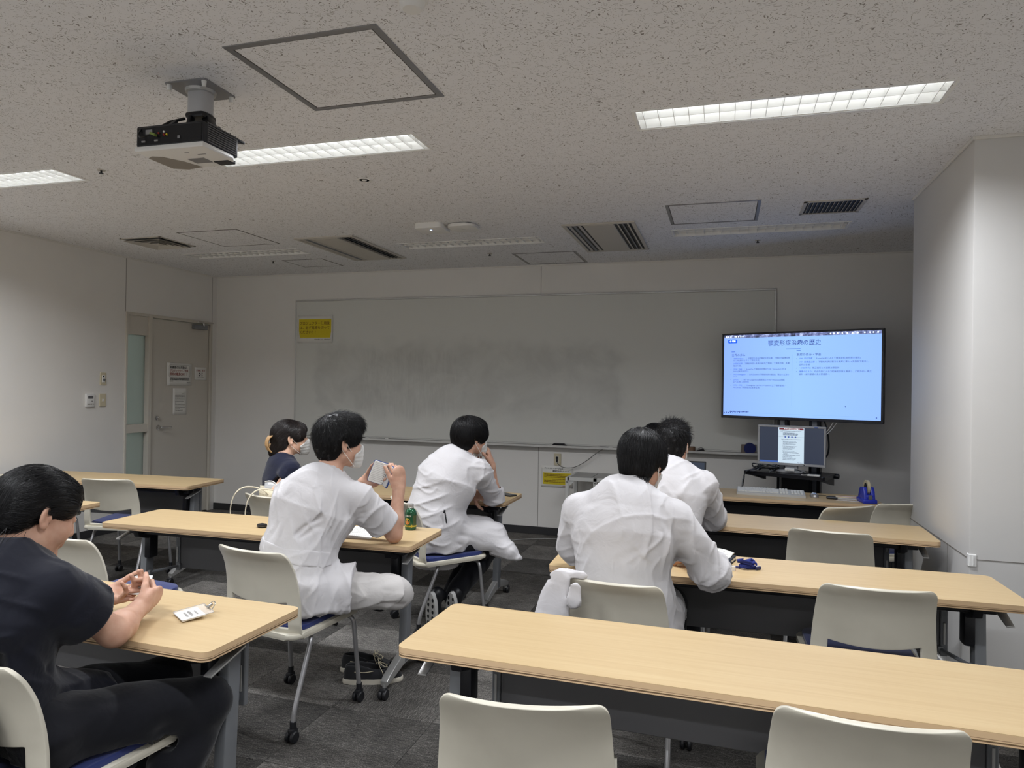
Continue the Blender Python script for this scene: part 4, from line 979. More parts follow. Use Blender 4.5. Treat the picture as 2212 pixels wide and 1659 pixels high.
rows = [(.065, [.0285]*0+[.019]*1+[.0]+[.019]*12), (.04, [.019]*13+[.038]), (.02, [.0285]+[.019]*12+[.0285]), (0, [.034]+[.019]*11+[.042]), (-.02, [.0435]+[.019]*10+[.0515]), (-.041, [.024, .024, .024, .1, .024, .024, .024, .04])]
for y_, ws in rows:
    xx = -.228
    for w_ in ws:
        if w_ > 0: key(xx, y_, w_); xx += w_+.0
        else: xx += .012
for y_ in (.065, .04, .02, -.02, -.041):
    for k in range(3):
        if y_ == -.02 and k != 1: continue
        key(.062+k*.0195, y_, .019)
for y_ in (.04, .02, 0, -.02, -.041):
    for k in range(4): key(.138+k*.0205, y_, .02)
r = empty('computer_mouse', (.632, 5.47, TOP), .1, label='small silver computer mouse right of the keyboard', cat='mouse')
bm = B(); lathe(bm, [(0, 0), (.03, 0), (.032, .008), (.026, .024), (.013, .033), (0, .035)], 20, Matrix.Diagonal((.95, 1.55, 1, 1))); obj('shell', bm, mat('silver mouse', srgb(190, 190, 192), .25, .7), r, smooth=60)
bm = B(); tube(bm, spline([(0, .048, .01), (.02, .08, .004), (.06, .1, .004), (.1, .08, .004)], 5), .002, 6); obj('cord', bm, M_black, r, smooth=60)
bm = B(); bx(bm, -.001, .001, .005, .048, .03, .0335); obj('button_split', bm, M_dark, r)
r = empty('pocket_tin', (.745, 5.44, TOP), -.1, label='small black box between the mouse and the pens', cat='box')
bm = B(); bx(bm, -.036, .036, -.022, .022, 0, .016, .004, 2); obj('body', bm, M_blacks, r); bm = B(); bx(bm, -.0365, .0365, -.0225, .0225, .008, .009); obj('lid_gap', bm, M_dark, r)
r = empty('pen_case', (.845, 5.445, TOP), -.06, label='clear flat case holding pencils beside the tape dispenser', cat='case')
bm = B(); bx(bm, -.085, .085, -.03, .03, 0, .012, .003, 1); obj('case', bm, mat('clear grey plastic', (.8, .8, .82), .2, alpha=.5), r)
for k, m_ in enumerate((M_ivory, M_inkred, M_plast)):
    bm = B(); tube(bm, [(-.075, -.018+.018*k, .0165), (.06, -.016+.018*k, .0165)], .004, 8); obj('pencil', bm, m_, r)
r = empty('ruler', (.835, 5.375, TOP), -.1, label='clear short ruler in front of the pencil case', cat='ruler')
bm = B(); bx(bm, -.075, .075, -.012, .012, 0, .004, .001, 1); obj('blade', bm, mat('clear ruler', (.85, .85, .86), .2, alpha=.5), r)
bm = B()
for k in range(15): bx(bm, -.07+k*.01, -.0685+k*.01, -.011, -.004 if k % 5 else 0, .004, .0045)
obj('tick_marks', bm, M_ink, r, kind='stuff')
r = empty('tape_dispenser', (.955, 5.36, TOP), .15, label='blue tape dispenser standing at the right end of the back table', cat='tape dispenser')
M_tdb = mat('royal blue plastic', srgb(38, 52, 168), .35)
prof = [(-.05, 0), (.05, 0), (.052, .05), (.04, .088), (.03, .1), (-.005, .062), (-.03, .1), (-.045, .105), (-.052, .06)]
bm = B(); prism(bm, [(-.068, 0), (.068, 0), (.062, .045), (.045, .085), (.03, .105), (-.03, .11), (-.05, .08)], -.036, -.012, Matrix(((0, 0, 1, 0), (1, 0, 0, 0), (0, 1, 0, 0), (0, 0, 0, 1))), .004)
prism(bm, [(-.068, 0), (.068, 0), (.062, .045), (.045, .085), (.03, .105), (-.03, .11), (-.05, .08)], .012, .036, Matrix(((0, 0, 1, 0), (1, 0, 0, 0), (0, 1, 0, 0), (0, 0, 0, 1))), .004)
bx(bm, -.046, .046, -.075, .075, 0, .03, .008, 2); bx(bm, -.03, .03, -.058, .05, .01, .06, .01, 2); obj('body', bm, M_tdb, r, smooth=40)
bm = B(); lathe(bm, [(.03, -.008), (.05, -.008), (.05, .008), (.03, .008)], 28, frame_m((0, 0, .105), (0, 1, 0), (0, 0, 1))); obj('tape_roll', bm, mat('ivory tape', srgb(190, 180, 150), .4), r, smooth=40)
bm = B(); lathe(bm, [(0, -.0085), (.031, -.0085), (.031, .0085), (0, .0085)], 20, frame_m((0, 0, .105), (0, 1, 0), (0, 0, 1))); obj('spool', bm, M_black, r, smooth=40)
bm = B(); bx(bm, -.012, .012, -.072, -.066, .03, .06, .001, 1); obj('cutter', bm, M_steel, r)
# laptop in front of the man with spiky hair
r = empty('laptop_computer', (-.29, 5.40, TOP), -.05, label='open dark laptop on the back table beside the spiky hair', cat='laptop')
bm = B(); bx(bm, -.16, .16, -.11, .11, 0, .018, .004, 1); obj('base', bm, M_black, r)
bm = B(); box(bm, (0, .13, .115), (.32, .008, .205), (-.22, 0, 0), .003); obj('lid', bm, M_black, r)
bm = B(); box(bm, (0, .123, .118), (.296, .003, .18), (-.22, 0, 0)); obj('screen', bm, mat('dim laptop screen', (.01, .01, .015), .25, emit=(.02, .03, .05), es=1), r)
bm = B(); box(bm, (.06, .1215, .10), (.12, .002, .1), (-.22, 0, 0)); obj('window', bm, mat('laptop page', (.0, .0, .0), .3, emit=(.1, .16, .24), es=1), r)
# ================================================================ things on the other tables
r = empty('green_bottle', (-1.581, 3.405, TOP), .45, label='green aluminium drink bottle standing at the end of the middle left table', cat='bottle')
M_bot = mat('green bottle enamel', srgb(22, 84, 54), .22, .3, coat=.5)
bm = B(); lathe(bm, [(0, .0), (.026, 0), (.03, .004), (.031, .012), (.031, .088), (.029, .098), (.022, .108), (.0155, .113), (.0155, .116), (0, .116)], 32); obj('body', bm, M_bot, r, smooth=40)
bm = B(); lathe(bm, [(.0, .112), (.0155, .112), (.0155, .118), (.014, .119), (.0145, .121), (.0145, .133), (.0135, .136), (0, .136)], 24); obj('cap', bm, M_alu, r, smooth=40)
bm = B()
def wrap(pts, z_of, r0): return [Vector((r0*math.sin(a), -r0*math.cos(a), z)) for a, z in pts]
def decal(name, m_, a0, a1, z0, z1, rr, rnd=False, n=10):
    bm = B(); pts = []
    if rnd:
        vs = [bm.verts.new(Vector((rr*math.sin(a0+(a1-a0)*.5*(1+math.cos(t_))), -rr*math.cos(a0+(a1-a0)*.5*(1+math.cos(t_))), z0+(z1-z0)*.5*(1+math.sin(t_))))) for t_ in [2*PI*k/24 for k in range(24)]]
        c = bm.verts.new(Vector((rr*math.sin((a0+a1)/2), -rr*math.cos((a0+a1)/2), (z0+z1)/2)))
        for k in range(24): bm.faces.new((c, vs[k], vs[(k+1) % 24]))
    else:
        for k in range(n):
            b0 = a0+(a1-a0)*k/n; b1 = a0+(a1-a0)*(k+1)/n
            quad_xyz(bm, *wrap([(b0, z0), (b1, z0), (b1, z1), (b0, z1)], None, rr))
    return obj(name, bm, m_, r, smooth=180)
M_or = mat('orange print', srgb(206, 120, 52), .3); M_yl = mat('yellow print', srgb(190, 170, 52), .3)
decal('label_stripe', M_yl, -PI, PI, .018, .026, .0313, n=32); decal('label_picture', M_yl, -1.15, -.15, .03, .065, .0313, True); decal('label_picture', M_or, -1.05, -.25, .031, .05, .0315, True)
decal('label_panel', mat('olive print', srgb(72, 84, 52), .3), .35, 1.2, .025, .078, .0313); decal('label_block', M_yl, .05, .25, .016, .03, .0314)
for k in range(6): decal('label_letter', M_plast, -1.1+k*.2, -1.1+k*.2+.09, .071, .08, .0314, k % 2 == 1, n=2)
for k in range(4): decal('label_letter', M_black, -.9+k*.19, -.9+k*.19+.1, .0205, .0245, .0315, n=2)
r = empty('paper_sheet', (-1.80, 3.24, TOP), .25, label='white printed sheet under the forearm of the man with the notebook', cat='paper')
bm = B(); bx(bm, -.1, .1, -.145, .145, .0006, .0012); obj('sheet', bm, M_paper, r)
bm = B()
for k in range(9): dashes(bm, T(0, 0, .0014), -.08, .08-.02*(k % 3), .12-.027*k, .009, k)
obj('small_print', bm, M_inkgrey, r, kind='stuff')
r = empty('smartphone', (-1.455, 4.715, TOP), -.2, label='black phone at the right end of the middle table of the third row', cat='phone')
bm = B(); prism(bm, rrect(.072, .148, .01), 0, .009, Matrix.Rotation(1.2, 4, 'Z'), .002); obj('body', bm, M_black, r, smooth=40)
bm = B(); prism(bm, rrect(.064, .138, .008), .0089, .0095, Matrix.Rotation(1.2, 4, 'Z')); obj('screen', bm, mat('phone glass', srgb(18, 20, 26), .1), r)
r = empty('earphone_case', (-2.33, 3.17, TOP), label='small black object on the table beside the white tunic', cat='case')
bm = B(); lathe(bm, [(0, 0), (.018, 0), (.024, .008), (.022, .018), (0, .024)], 18, Matrix.Diagonal((1.2, .9, 1, 1))); obj('body', bm, M_black, r, smooth=60); bm = B(); lathe(bm, [(.0238, .0095), (.0246, .0095), (.0246, .011), (.0238, .011)], 18, Matrix.Diagonal((1.2, .9, 1, 1))); obj('lid_line', bm, M_dark, r)
# badge holder on the near left table
r = empty('badge_holder', (-1.655, 1.885, TOP), math.radians(-33), label='clear badge holder with white card lying on the nearest left table', cat='badge')
M_clear = mat('clear vinyl', (.95, .95, .97), .12, alpha=.22, spec=.6)
bm = B(); prism(bm, rrect(.098, .072, .004, 3), 0, .0045, T(0, 0, .006) @ Matrix.Rotation(.10, 4, 'X'), .001); obj('card', bm, M_paper, r)
bm = B(); prism(bm, rrect(.108, .098, .008, 4, 0, .012), .0, .0012, T(0, 0, .0116) @ Matrix.Rotation(.10, 4, 'X')); obj('vinyl_pocket', bm, M_clear, r)
bm = B(); M = T(0, 0, .0132) @ Matrix.Rotation(.10, 4, 'X')
dashes(bm, M, -.012, .03, .016, .006, 1); dashes(bm, M, -.02, .028, -.0, .009, 2); dashes(bm, M, -.018, .03, -.014, .008, 3); obj('card_print', bm, M_inkgrey, r, kind='stuff')
bm = B(); tube(bm, [(-.03, .055, .02), (.03, .055, .02)], .0015, 6); box(bm, (.005, .06, .026), (.012, .02, .008), (.5, 0, .2), .002); tube(bm, bend([(-.005, .055, .02), (0, .072, .04), (.02, .075, .036), (.028, .06, .02)], .01), .0015, 6); obj('metal_clip', bm, M_steel, r, smooth=40)
bm = B(); M2 = Matrix.Rotation(.10, 4, 'X')
ol = rrect(.11, .1, .009, 4, 0, .012); tube(bm, [M2 @ Vector((x_, y_, .0125)) for x_, y_ in ol], .001, 5, False, True); obj('welded_rim', bm, mat('vinyl rim', srgb(210, 208, 204), .2, trans=.4), r)
# notebook with a clear case of notes
r = empty('notebook_stack', (-.03, 3.245, TOP), math.radians(-14), label='black notebook with folded printed papers on the second right table', cat='notebook')
bm = B(); bx(bm, -.075, .075, -.09, .09, 0, .004, .002, 1); bx(bm, -.075, .075, -.09, .09, .016, .022, .002, 1); obj('cover', bm, M_black, r)
bm = B(); bx(bm, -.073, .072, -.088, .088, .004, .016, .001, 1); obj('page_block', bm, M_paper, r)
bm = B(); bx(bm, .0725, .0765, -.085, -.03, .004, .02); obj('yellow_tab', bm, M_yellow, r)
bm = B(); n = 8
for i in range(n+1):
    for j in range(n+1):
        x_ = -.078+.14*i/n; y_ = -.085+.185*j/n
        bm.verts.new((x_, y_, .026+.012*math.sin(PI*i/n)+.006*math.sin(j*1.1)+ (.006 if j == 0 else 0)))
bm.verts.ensure_lookup_table()
for i in range(n):
    for j in range(n): a = i*(n+1)+j; bm.faces.new([bm.verts[q] for q in (a, a+n+1, a+n+2, a+1)])
o = obj('folded_papers', bm, M_paper, r, smooth=180); md = o.modifiers.new('t', 'SOLIDIFY'); md.thickness = .007
bm = B()
def topz(x_): return .0275+.012*math.sin(PI*(x_+.078)/.14)+.006
for k in range(9):
    for seg_ in range(7):
        x_ = -.06+seg_*.017
        if (k*7+seg_*3) % 5 == 0: continue
        dashes(bm, T(0, 0, topz(x_+.006)+.001), x_, x_+.014, .075-.017*k, .006, k*9+seg_)
obj('small_print', bm, M_inkgrey, r, kind='stuff')
bm = B(); quad_xyz(bm, (-.05, -.055, topz(-.05)+.0015), (0, -.055, topz(0)+.0015), (.0, .01, topz(0)+.0015), (-.05, .01, topz(-.05)+.0015)); obj('printed_figure', bm, mat('pale blue print', srgb(150, 178, 215), .6), r)
bm = B(); bx(bm, .015, .03, -.055, -.035, topz(.02), topz(.02)+.0018); obj('printed_mark', bm, M_ink, r)
r = empty('lanyard', (.105, 3.175, TOP), .3, label='crumpled navy blue lanyard right of the notebook', cat='lanyard')
M_navy = mat('navy strap', srgb(28, 42, 118), .8)
rc = random.Random(11)
for k in range(6):
    bm = B(); a0 = rc.uniform(0, 6.3); pts = []
    for q in range(6):
        a = a0+q*1.05; rr_ = .018+.014*rc.random(); pts.append((rr_*1.35*math.cos(a), rr_*math.sin(a), .008+.005*k+.004*math.sin(a*2)))
    P2 = spline(pts, 5); up = Vector((0, 0, .0055)); prev = None
    for i_, p in enumerate(P2):
        tw = Vector((0, .004*math.sin(i_*.5+k), .0055)); a_, b_ = bm.verts.new(p-tw), bm.verts.new(p+tw)
        if prev: bm.faces.new((prev[0], a_, b_, prev[1]))
        prev = (a_, b_)
    o = obj('strap_loop', bm, M_navy, r, smooth=180); md = o.modifiers.new('t', 'SOLIDIFY'); md.thickness = .0022
bm = B(); box(bm, (.038, -.02, .009), (.03, .016, .014), (.2, .1, .5), .004); obj('buckle', bm, mat('navy plastic', srgb(24, 34, 90), .4), r)
bm = B()
for k in range(4): box(bm, (.03+.007*k, -.03+.004*k, .0165), (.004, .006, .001), (0, 0, .5))
obj('strap_print', bm, M_plast, r)
bm = B(); tube(bm, spline([(-.03, 0, .006), (-.05, .006, .005), (-.07, .002, .004)], 4), .003, 6); obj('cord_end', bm, M_navy, r)
r = empty('name_stamp', (.018, 3.165, TOP), .3, label='round black stamp between the notebook and the lanyard', cat='stamp')
bm = B(); lathe(bm, [(0, .006), (.02, .006), (.023, .012), (.022, .026), (0, .028)], 24, Matrix.Diagonal((1.1, .9, 1, 1))); obj('body', bm, M_black, r, smooth=40)
bm = B(); lathe(bm, [(0, 0), (.014, 0), (.015, .007), (0, .007)], 18, T(.002, -.008, 0)); obj('red_base', bm, mat('red plastic', srgb(176, 62, 54), .5), r, smooth=40)
r = empty('eraser_block', (.045, 3.115, TOP), .35, label='small white cube shaped eraser in front of the lanyard', cat='eraser')
bm = B(); bx(bm, -.009, .009, -.009, .009, 0, .021, .001, 1); obj('rubber', bm, M_plast, r); bm = B(); bx(bm, -.0055, .0055, -.006, .006, .021, .0215); obj('stamp_face', bm, M_inkgrey, r); bm = B(); bx(bm, .0088, .0094, -.0094, .0094, 0, .012); obj('sleeve', bm, M_inkred, r)
# tote bag: straps over the chair back, body on the seat
r = empty('tote_bag', (-2.657, 3.985, .472), math.radians(-18), label='beige canvas tote bag on the chair, handles hung over its back', cat='bag')
M_canvas = mat('beige canvas', srgb(214, 204, 180), .9)
t = NT(M_canvas); v = t.coord((1, 1, 1)); n = t.noise(v, 9, 4, .6); t.bump(n.outputs['Fac'], .9, .03)
bm = B(); n, mm = 28, 9
for j in range(mm+1):
    z = .335*j/mm
    for i in range(n):
        a = 2*PI*i/n; ca, sa = math.cos(a), math.sin(a)
        X = math.copysign(abs(ca)**.55, ca)*(.175+.02*j/mm); Y = math.copysign(abs(sa)**.6, sa)*(.075-.03*(j/mm)**2)
        k = .008*math.sin(3*a+z*20)+.006*math.sin(7*a-z*33)
        bm.verts.new((.03+X+k, -.085-.06*(j/mm)+Y+k, z+.012*math.sin(2*a+1)*(j/mm)))
bm.verts.ensure_lookup_table()
for j in range(mm):
    for i in range(n): bm.faces.new([bm.verts[q] for q in (j*n+i, j*n+(i+1) % n, (j+1)*n+(i+1) % n, (j+1)*n+i)])
bm.faces.new([bm.verts[i] for i in range(n)][::-1])
o = obj('bag_body', bm, M_canvas, r, smooth=180); md = o.modifiers.new('t', 'SOLIDIFY'); md.thickness = .003
for dx, sg in ((-.155, .02), (.0, .05)):
    bm = B(); pts = [(dx+.07+sg, -.17, .3), (dx+.05, -.225, .345), (dx+.0, -.30, .352), (dx-.035, -.345, .30), (dx-.05, -.36, .2), (dx-.03, -.35, .12), (dx+.01, -.33, .1), (dx+.035, -.325, .14)]
    P2 = spline(pts, 7); prev = None
    for p in P2:
        a_, b_ = bm.verts.new(p+Vector((.007, -.004, .0))), bm.verts.new(p+Vector((-.007, .004, .003)))
        if prev: bm.faces.new((prev[0], a_, b_, prev[1]))
        prev = (a_, b_)
    o = obj('handle', bm, M_canvas, r, smooth=180); md = o.modifiers.new('t', 'SOLIDIFY'); md.thickness = .005
r = empty('plastic_pouch', (-2.657, 3.975, .455), math.radians(-18), label='clear plastic pouch sticking out of the tote bag', cat='pouch')
bm = B(); n = 10
for i in range(n+1):
    for j in range(3):
        u = i/n; bm.verts.new((-.13+.25*u, -.165+.02*math.sin(u*5)+.006*j, .27+.05*j+.012*math.sin(u*9)*(j/2)+.02*(1-u)))
bm.verts.ensure_lookup_table()
for i in range(n):
    for j in range(2): bm.faces.new([bm.verts[q] for q in (i*3+j, (i+1)*3+j, (i+1)*3+j+1, i*3+j+1)])
o = obj('film', bm, mat('pouch vinyl', (.9, .92, .94), .15, alpha=.45, spec=.7), r, smooth=180); md = o.modifiers.new('t', 'SOLIDIFY'); md.thickness = .0008
bm = B(); tube(bm, [(-.13+.25*k/n, -.153+.02*math.sin(k/n*5), .372+.012*math.sin(k/n*9)+.02*(1-k/n)) for k in range(n+1)], .003, 6); obj('zip_edge', bm, M_plast, r, smooth=60)
# pair of deck shoes on the carpet
def shoe(loc, rz, lb, laces=True):
    r = empty('deck_shoe', loc, rz, label=lb, cat='shoe', group='pair of black deck shoes')
    def outline(k, w_):     # foot outline, toe at +y
        pts = []
        for q in range(28):
            a = 2*PI*q/28; y = .145*math.sin(a); wd = .045+.007*(y/.145) if y > -.02 else .036+.004*(y+.145)/.125
            pts.append((w_*wd*math.copysign(abs(math.cos(a))**.75, math.cos(a))+.006*(y/.145)**2*(1 if y > 0 else 0), y*k))
        return pts
    bm = B(); prism(bm, outline(1.03, 1.08), 0, .024, None, .005); obj('sole', bm, mat('off white rubber', srgb(206, 200, 186), .7), r, smooth=40)
    bm = B(); rings = []
    prof = lambda y: .05+.012*max(0, min(1, (-y+.06)/.08)) if y < .09 else .05-.3*(y-.09)
    for k in range(8):
        t_ = k/7; ring = []
        for (x_, y_) in outline(1.0, 1.0):
            top = .062+.028*max(0, min(1, (.04-y_)/.1)) - .018*max(0, (y_-.05)/.09)
            s = 1-.18*t_**2.2 if y_ > .03 else 1-.08*t_**2
            if y_ > .02: xx = x_*(1-.9*max(0, t_-.45)**1.3); yy = y_*(1-.25*max(0, t_-.35)); zz = .022+ (top-.022)*min(1, t_*1.15)**.8+.012*max(0, t_-.5)*(1-abs(y_-.05)/.1)
            else: xx = x_*s; yy = y_*s; zz = .022+(top-.022)*t_
            ring.append(bm.verts.new((xx, yy, zz)))
        rings.append(ring)
    for a_, b_ in zip(rings, rings[1:]):
        for k in range(28): bm.faces.new((a_[k], a_[(k+1) % 28], b_[(k+1) % 28], b_[k]))
    o = obj('upper', bm, mat('black suede', srgb(22, 23, 27), .85, sheen=.2), r, smooth=180); md = o.modifiers.new('t', 'SOLIDIFY'); md.thickness = .004; md.offset = -1
    bm = B(); prism(bm, [(x_*.8, y_*.85) for x_, y_ in outline(1, 1)], .03, .034); obj('insole', bm, mat('brown lining', srgb(92, 66, 48), .8), r)
    bm = B(); bx(bm, -.022, .022, -.005, .075, .0, .005, .004, 1)
    for v in bm.verts: v.co = Matrix.Translation((.002, .035, .074)) @ Matrix.Rotation(-.42, 4, 'X') @ v.co
    obj('tongue', bm, mat('black suede', srgb(22, 23, 27), .85), r)
    M_lace = mat('cream lace', srgb(206, 196, 168), .7)
    for s in (-1, 1):
        bm = B(); tube(bm, spline([(0, .03, .09), (s*.02, .024, .1), (s*.042, .03, .094), (s*.03, .04, .09), (0, .032, .09)], 5), .0016, 6); tube(bm, spline([(0, .03, .09), (s*.03, .03, .085), (s*.05, .045, .062), (s*.054, .05, .045)], 5), .0016, 6)
        tube(bm, spline([(s*.012, .035, .088), (s*.02, .06, .074), (-s*.016, .07, .072)], 4), .0016, 6)
        tube(bm, spline([(s*.045, .0, .066), (s*.05, -.04, .064), (s*.042, -.09, .066)], 4), .0018, 6)
        obj('lace', bm, M_lace, r, smooth=60)
    return r
shoe((-1.665, 3.17, 0), math.radians(-62), 'black deck shoe with cream laces, front one of the empty pair on the carpet')
shoe((-1.74, 3.27, 0), math.radians(-72), 'black deck shoe half hidden behind its mate on the carpet')
# ================================================================ smooth bodies: signed distances meshed by surface nets
A_ = lambda *v: np.array(v, dtype=np.float64)
def nrm(v): v = np.asarray(v, float); return v/np.linalg.norm(v)
class Prim:
    __slots__ = ('f', 'op', 'k')
    def __init__(s, f, op='+', k=.02): s.f, s.op, s.k = f, op, k
def cap(a, b, ra, rb=None, k=.02, op='+', n=None, fl=1.0):
    """round cone from a to b; n, fl: flattened fl times along direction n"""
    a = np.asarray(a, float); b = np.asarray(b, float); rb = ra if rb is None else rb
    ab = b-a; L2 = max(ab@ab, 1e-12)
    if n is not None: n = nrm(n)
    def f(P):
        v = P-a; t = np.clip((v@ab)/L2, 0, 1); v = v-t[..., None]*ab; r = ra+(rb-ra)*t
        q = np.einsum('...i,...i', v, v)
        if n is None: return np.sqrt(q)-r
        vn = (v@n)**2; s = np.sqrt(q+(fl*fl-1)*vn)+1e-9
        return (s-r)/(np.sqrt(q+(fl**4-1)*vn)/s+1e-9)
    return Prim(f, op, k)
def ell(c, r, R=None, k=.02, op='+'):
    c = np.asarray(c, float); r = np.asarray(r, float); R = None if R is None else np.asarray(R, float)
    def f(P):
        v = P-c
        if R is not None: v = v@R
        k0 = np.sqrt(np.einsum('...i,...i', v/r, v/r))+1e-9; k1 = np.sqrt(np.einsum('...i,...i', v/(r*r), v/(r*r)))+1e-9
        return k0*(k0-1)/k1
    return Prim(f, op, k)
def rbox(c, hx, R=None, r=.01, k=.01, op='+'):
    c = np.asarray(c, float); hx = np.asarray(hx, float)
    def f(P):
        v = P-c
        if R is not None: v = v@np.asarray(R, float)
        q = np.abs(v)-(hx-r); return np.sqrt((np.maximum(q, 0)**2).sum(-1))+np.minimum(q.max(-1), 0)-r
    return Prim(f, op, k)
def plane(p, n, op='&', k=.004):
    """keeps the side against n"""
    p = np.asarray(p, float); n = nrm(n)
    return Prim(lambda P: (P-p)@n, op, k)
def moved(prims, o, R, s=1.0):
    """prims given in a local frame -> world: R columns are the local axes"""
    o = np.asarray(o, float); R = np.asarray(R, float)
    def mk(p): return Prim((lambda P, f=p.f: f(((P-o)@R)/s)*s), p.op, p.k*s)
    return [mk(p) for p in prims]
def comb(D, d, op, k):
    if op == '+':
        if k <= 0: return np.minimum(D, d)
        h = np.maximum(k-np.abs(D-d), 0)/k; return np.minimum(D, d)-h*h*k*.25
    if op == '-': d = -d
    if k <= 0: return np.maximum(D, d)
    h = np.maximum(k-np.abs(D-d), 0)/k; return np.maximum(D, d)+h*h*k*.25
def evalp(prims, P, disp=None):
    D = np.full(P.shape[:-1], 9.0)
    for p in prims: D = comb(D, p.f(P), p.op, p.k)
    if disp is not None: D = D+disp(P)
    return D
def waves(seed, n, wl, amp, axis=None, aniso=1.0):
    """soft cloth undulation; axis: direction along which it is stretched"""
    rs = np.random.RandomState(seed); K = rs.normal(size=(n, 3)); K /= np.linalg.norm(K, axis=1)[:, None]
    if axis is not None: ax = nrm(axis); K = K-np.outer(K@ax, ax)*(1-1/aniso)
    K = K*(2*np.pi/(wl*rs.uniform(.7, 1.5, n)))[:, None]; ph = rs.uniform(0, 6.28, n)
    return lambda P: amp*np.sin(P@K.T+ph).sum(-1)/math.sqrt(n)
def wrinkle(seed, n, wl, amp, axis=None, sharp=3.0):
    """localised cloth ridges running along axis"""
    rs = np.random.RandomState(seed); Ws = []
    for i in range(n):
        k = rs.normal(size=3)
        if axis is not None: ax = nrm(axis); k = k-ax*(k@ax)*.85
        k = nrm(k)*2*np.pi/(wl*rs.uniform(.7, 1.4)); Ws.append((k, rs.normal(size=3)*14, rs.normal(size=3)*11, rs.uniform(0, 6.28, 3)))
    def f(P):
        D = np.zeros(P.shape[:-1])
        for k, k2, k3, ph in Ws:
            s = np.abs(np.sin(.5*(P@k)+ph[0]+.9*np.sin(P@k2+ph[1]))); m = np.clip(np.sin(P@k3+ph[2])*1.3-.1, 0, 1)
            D -= amp*((1-s)**sharp-.18)*m
        return D
    return f
def folds(lst):
    """strokes (points, width, amp): amp>0 a groove, amp<0 a ridge"""
    segs = []
    for pts, w_, am in lst:
        pts = [np.asarray(p, float) for p in pts]
        for a, b in zip(pts, pts[1:]): segs.append((a, b, w_, am))
    def f(P):
        D = np.zeros(P.shape[:-1])
        for a, b, w_, am in segs:
            ab = b-a; v = P-a; t = np.clip((v@ab)/(ab@ab), 0, 1); v = v-t[..., None]*ab
            q = np.einsum('...i,...i', v, v); D += am*np.exp(-q/(w_*w_))*(np.sin(np.pi*np.clip(t*.9+.05, 0, 1))**.5)
        return D
    return f
def addf(*fs): return lambda P: sum(f(P) for f in fs)
def net(prims, lo, hi, h, disp=None):
    """sparse surface nets -> (verts, quads)"""
    N = 8; lo = np.asarray(lo, float); hi = np.asarray(hi, float); bs = N*h
    nb = np.ceil((hi-lo)/bs).astype(int)
    I = np.stack(np.meshgrid(*[np.arange(q) for q in nb], indexing='ij'), -1).reshape(-1, 3)
    C = lo+(I+.5)*bs; R = bs*.5*math.sqrt(3)
    dc = [p.f(C) for p in prims]
    D = np.full(len(C), 9.0)
    for p, d in zip(prims, dc): D = comb(D, d, p.op, p.k)
    act = np.abs(D) < R*1.3+.016
    I = I[act]; C = C[act]; dc = [d[act] for d in dc]; nA = len(I)
    g = np.stack(np.meshgrid(*[np.arange(N+1)]*3, indexing='ij'), -1).reshape(-1, 3)*h
    base = lo+I*bs
    V = np.full((nA, (N+1)**3), 9.0)
    for p, d in zip(prims, dc):
        m = np.abs(d) < R*1.25+p.k*1.2+.012 if p.op == '+' else d < R*1.25+p.k*1.2+.012
        if p.op == '+': m = d < R*1.25+p.k*1.2+.012
        if p.op == '&': m = d > -(R*1.25+p.k*1.2+.012)
        ix = np.nonzero(m)[0]
        for c0 in range(0, len(ix), 400):
            q = ix[c0:c0+400]; Pq = base[q][:, None, :]+g[None]
            V[q] = comb(V[q], p.f(Pq), p.op, p.k)
    if disp is not None:
        for c0 in range(0, nA, 400): V[c0:c0+400] += disp(base[c0:c0+400][:, None, :]+g[None])
    V = V.reshape(nA, N+1, N+1, N+1)
    S = V < 0
    cs = [S[:, a:N+a, b:N+b, c:N+c] for a in (0, 1) for b in (0, 1) for c in (0, 1)]
    tot = sum(c.astype(np.int8) for c in cs); mc = (tot > 0) & (tot < 8)
    bi, ci, cj, ck = np.nonzero(mc)
    pos = np.zeros((len(bi), 3)); cnt = np.zeros(len(bi))
    corners = [(a, b, c) for a in (0, 1) for b in (0, 1) for c in (0, 1)]
    cv = {q: V[bi, ci+q[0], cj+q[1], ck+q[2]] for q in corners}
    for q in corners:
        for ax in range(3):
            if q[ax] == 0:
                q2 = list(q); q2[ax] = 1; a, b = cv[q], cv[tuple(q2)]
                m = (a < 0) != (b < 0); t = np.where(m, a/np.where(m, a-b, 1), 0)
                for d in range(3): pos[:, d] += np.where(m, q[d]+(t if d == ax else 0), 0)
                cnt += m
    pos = pos/cnt[:, None]
    for _ in range(2):      # pull onto the zero of the trilinear cell
        x, y, z = pos.T; val = 0; gx = 0; gy = 0; gz = 0
        for q in corners:
            wx = x if q[0] else 1-x; wy = y if q[1] else 1-y; wz = z if q[2] else 1-z; c = cv[q]
            val = val+c*wx*wy*wz; gx = gx+c*(1 if q[0] else -1)*wy*wz; gy = gy+c*wx*(1 if q[1] else -1)*wz; gz = gz+c*wx*wy*(1 if q[2] else -1)
        g2 = gx*gx+gy*gy+gz*gz+1e-12; st = np.clip(-val/g2, -60, 60)[:, None]*np.stack([gx, gy, gz], -1)
        pos = np.clip(pos+np.clip(st, -.5, .5), 0.02, .98)
    G = I[bi]*N+np.stack([ci, cj, ck], -1)
    verts = lo+(G+pos)*h
    dim = nb*N+2
    key = (G[:, 0]*dim[1]+G[:, 1])*dim[2]+G[:, 2]
    order = np.argsort(key); sk = key[order]
    def look(g_):
        kk = (g_[:, 0]*dim[1]+g_[:, 1])*dim[2]+g_[:, 2]; p = np.searchsorted(sk, kk); p = np.clip(p, 0, len(sk)-1)
        return np.where(sk[p] == kk, order[p], -1)
    quads = []
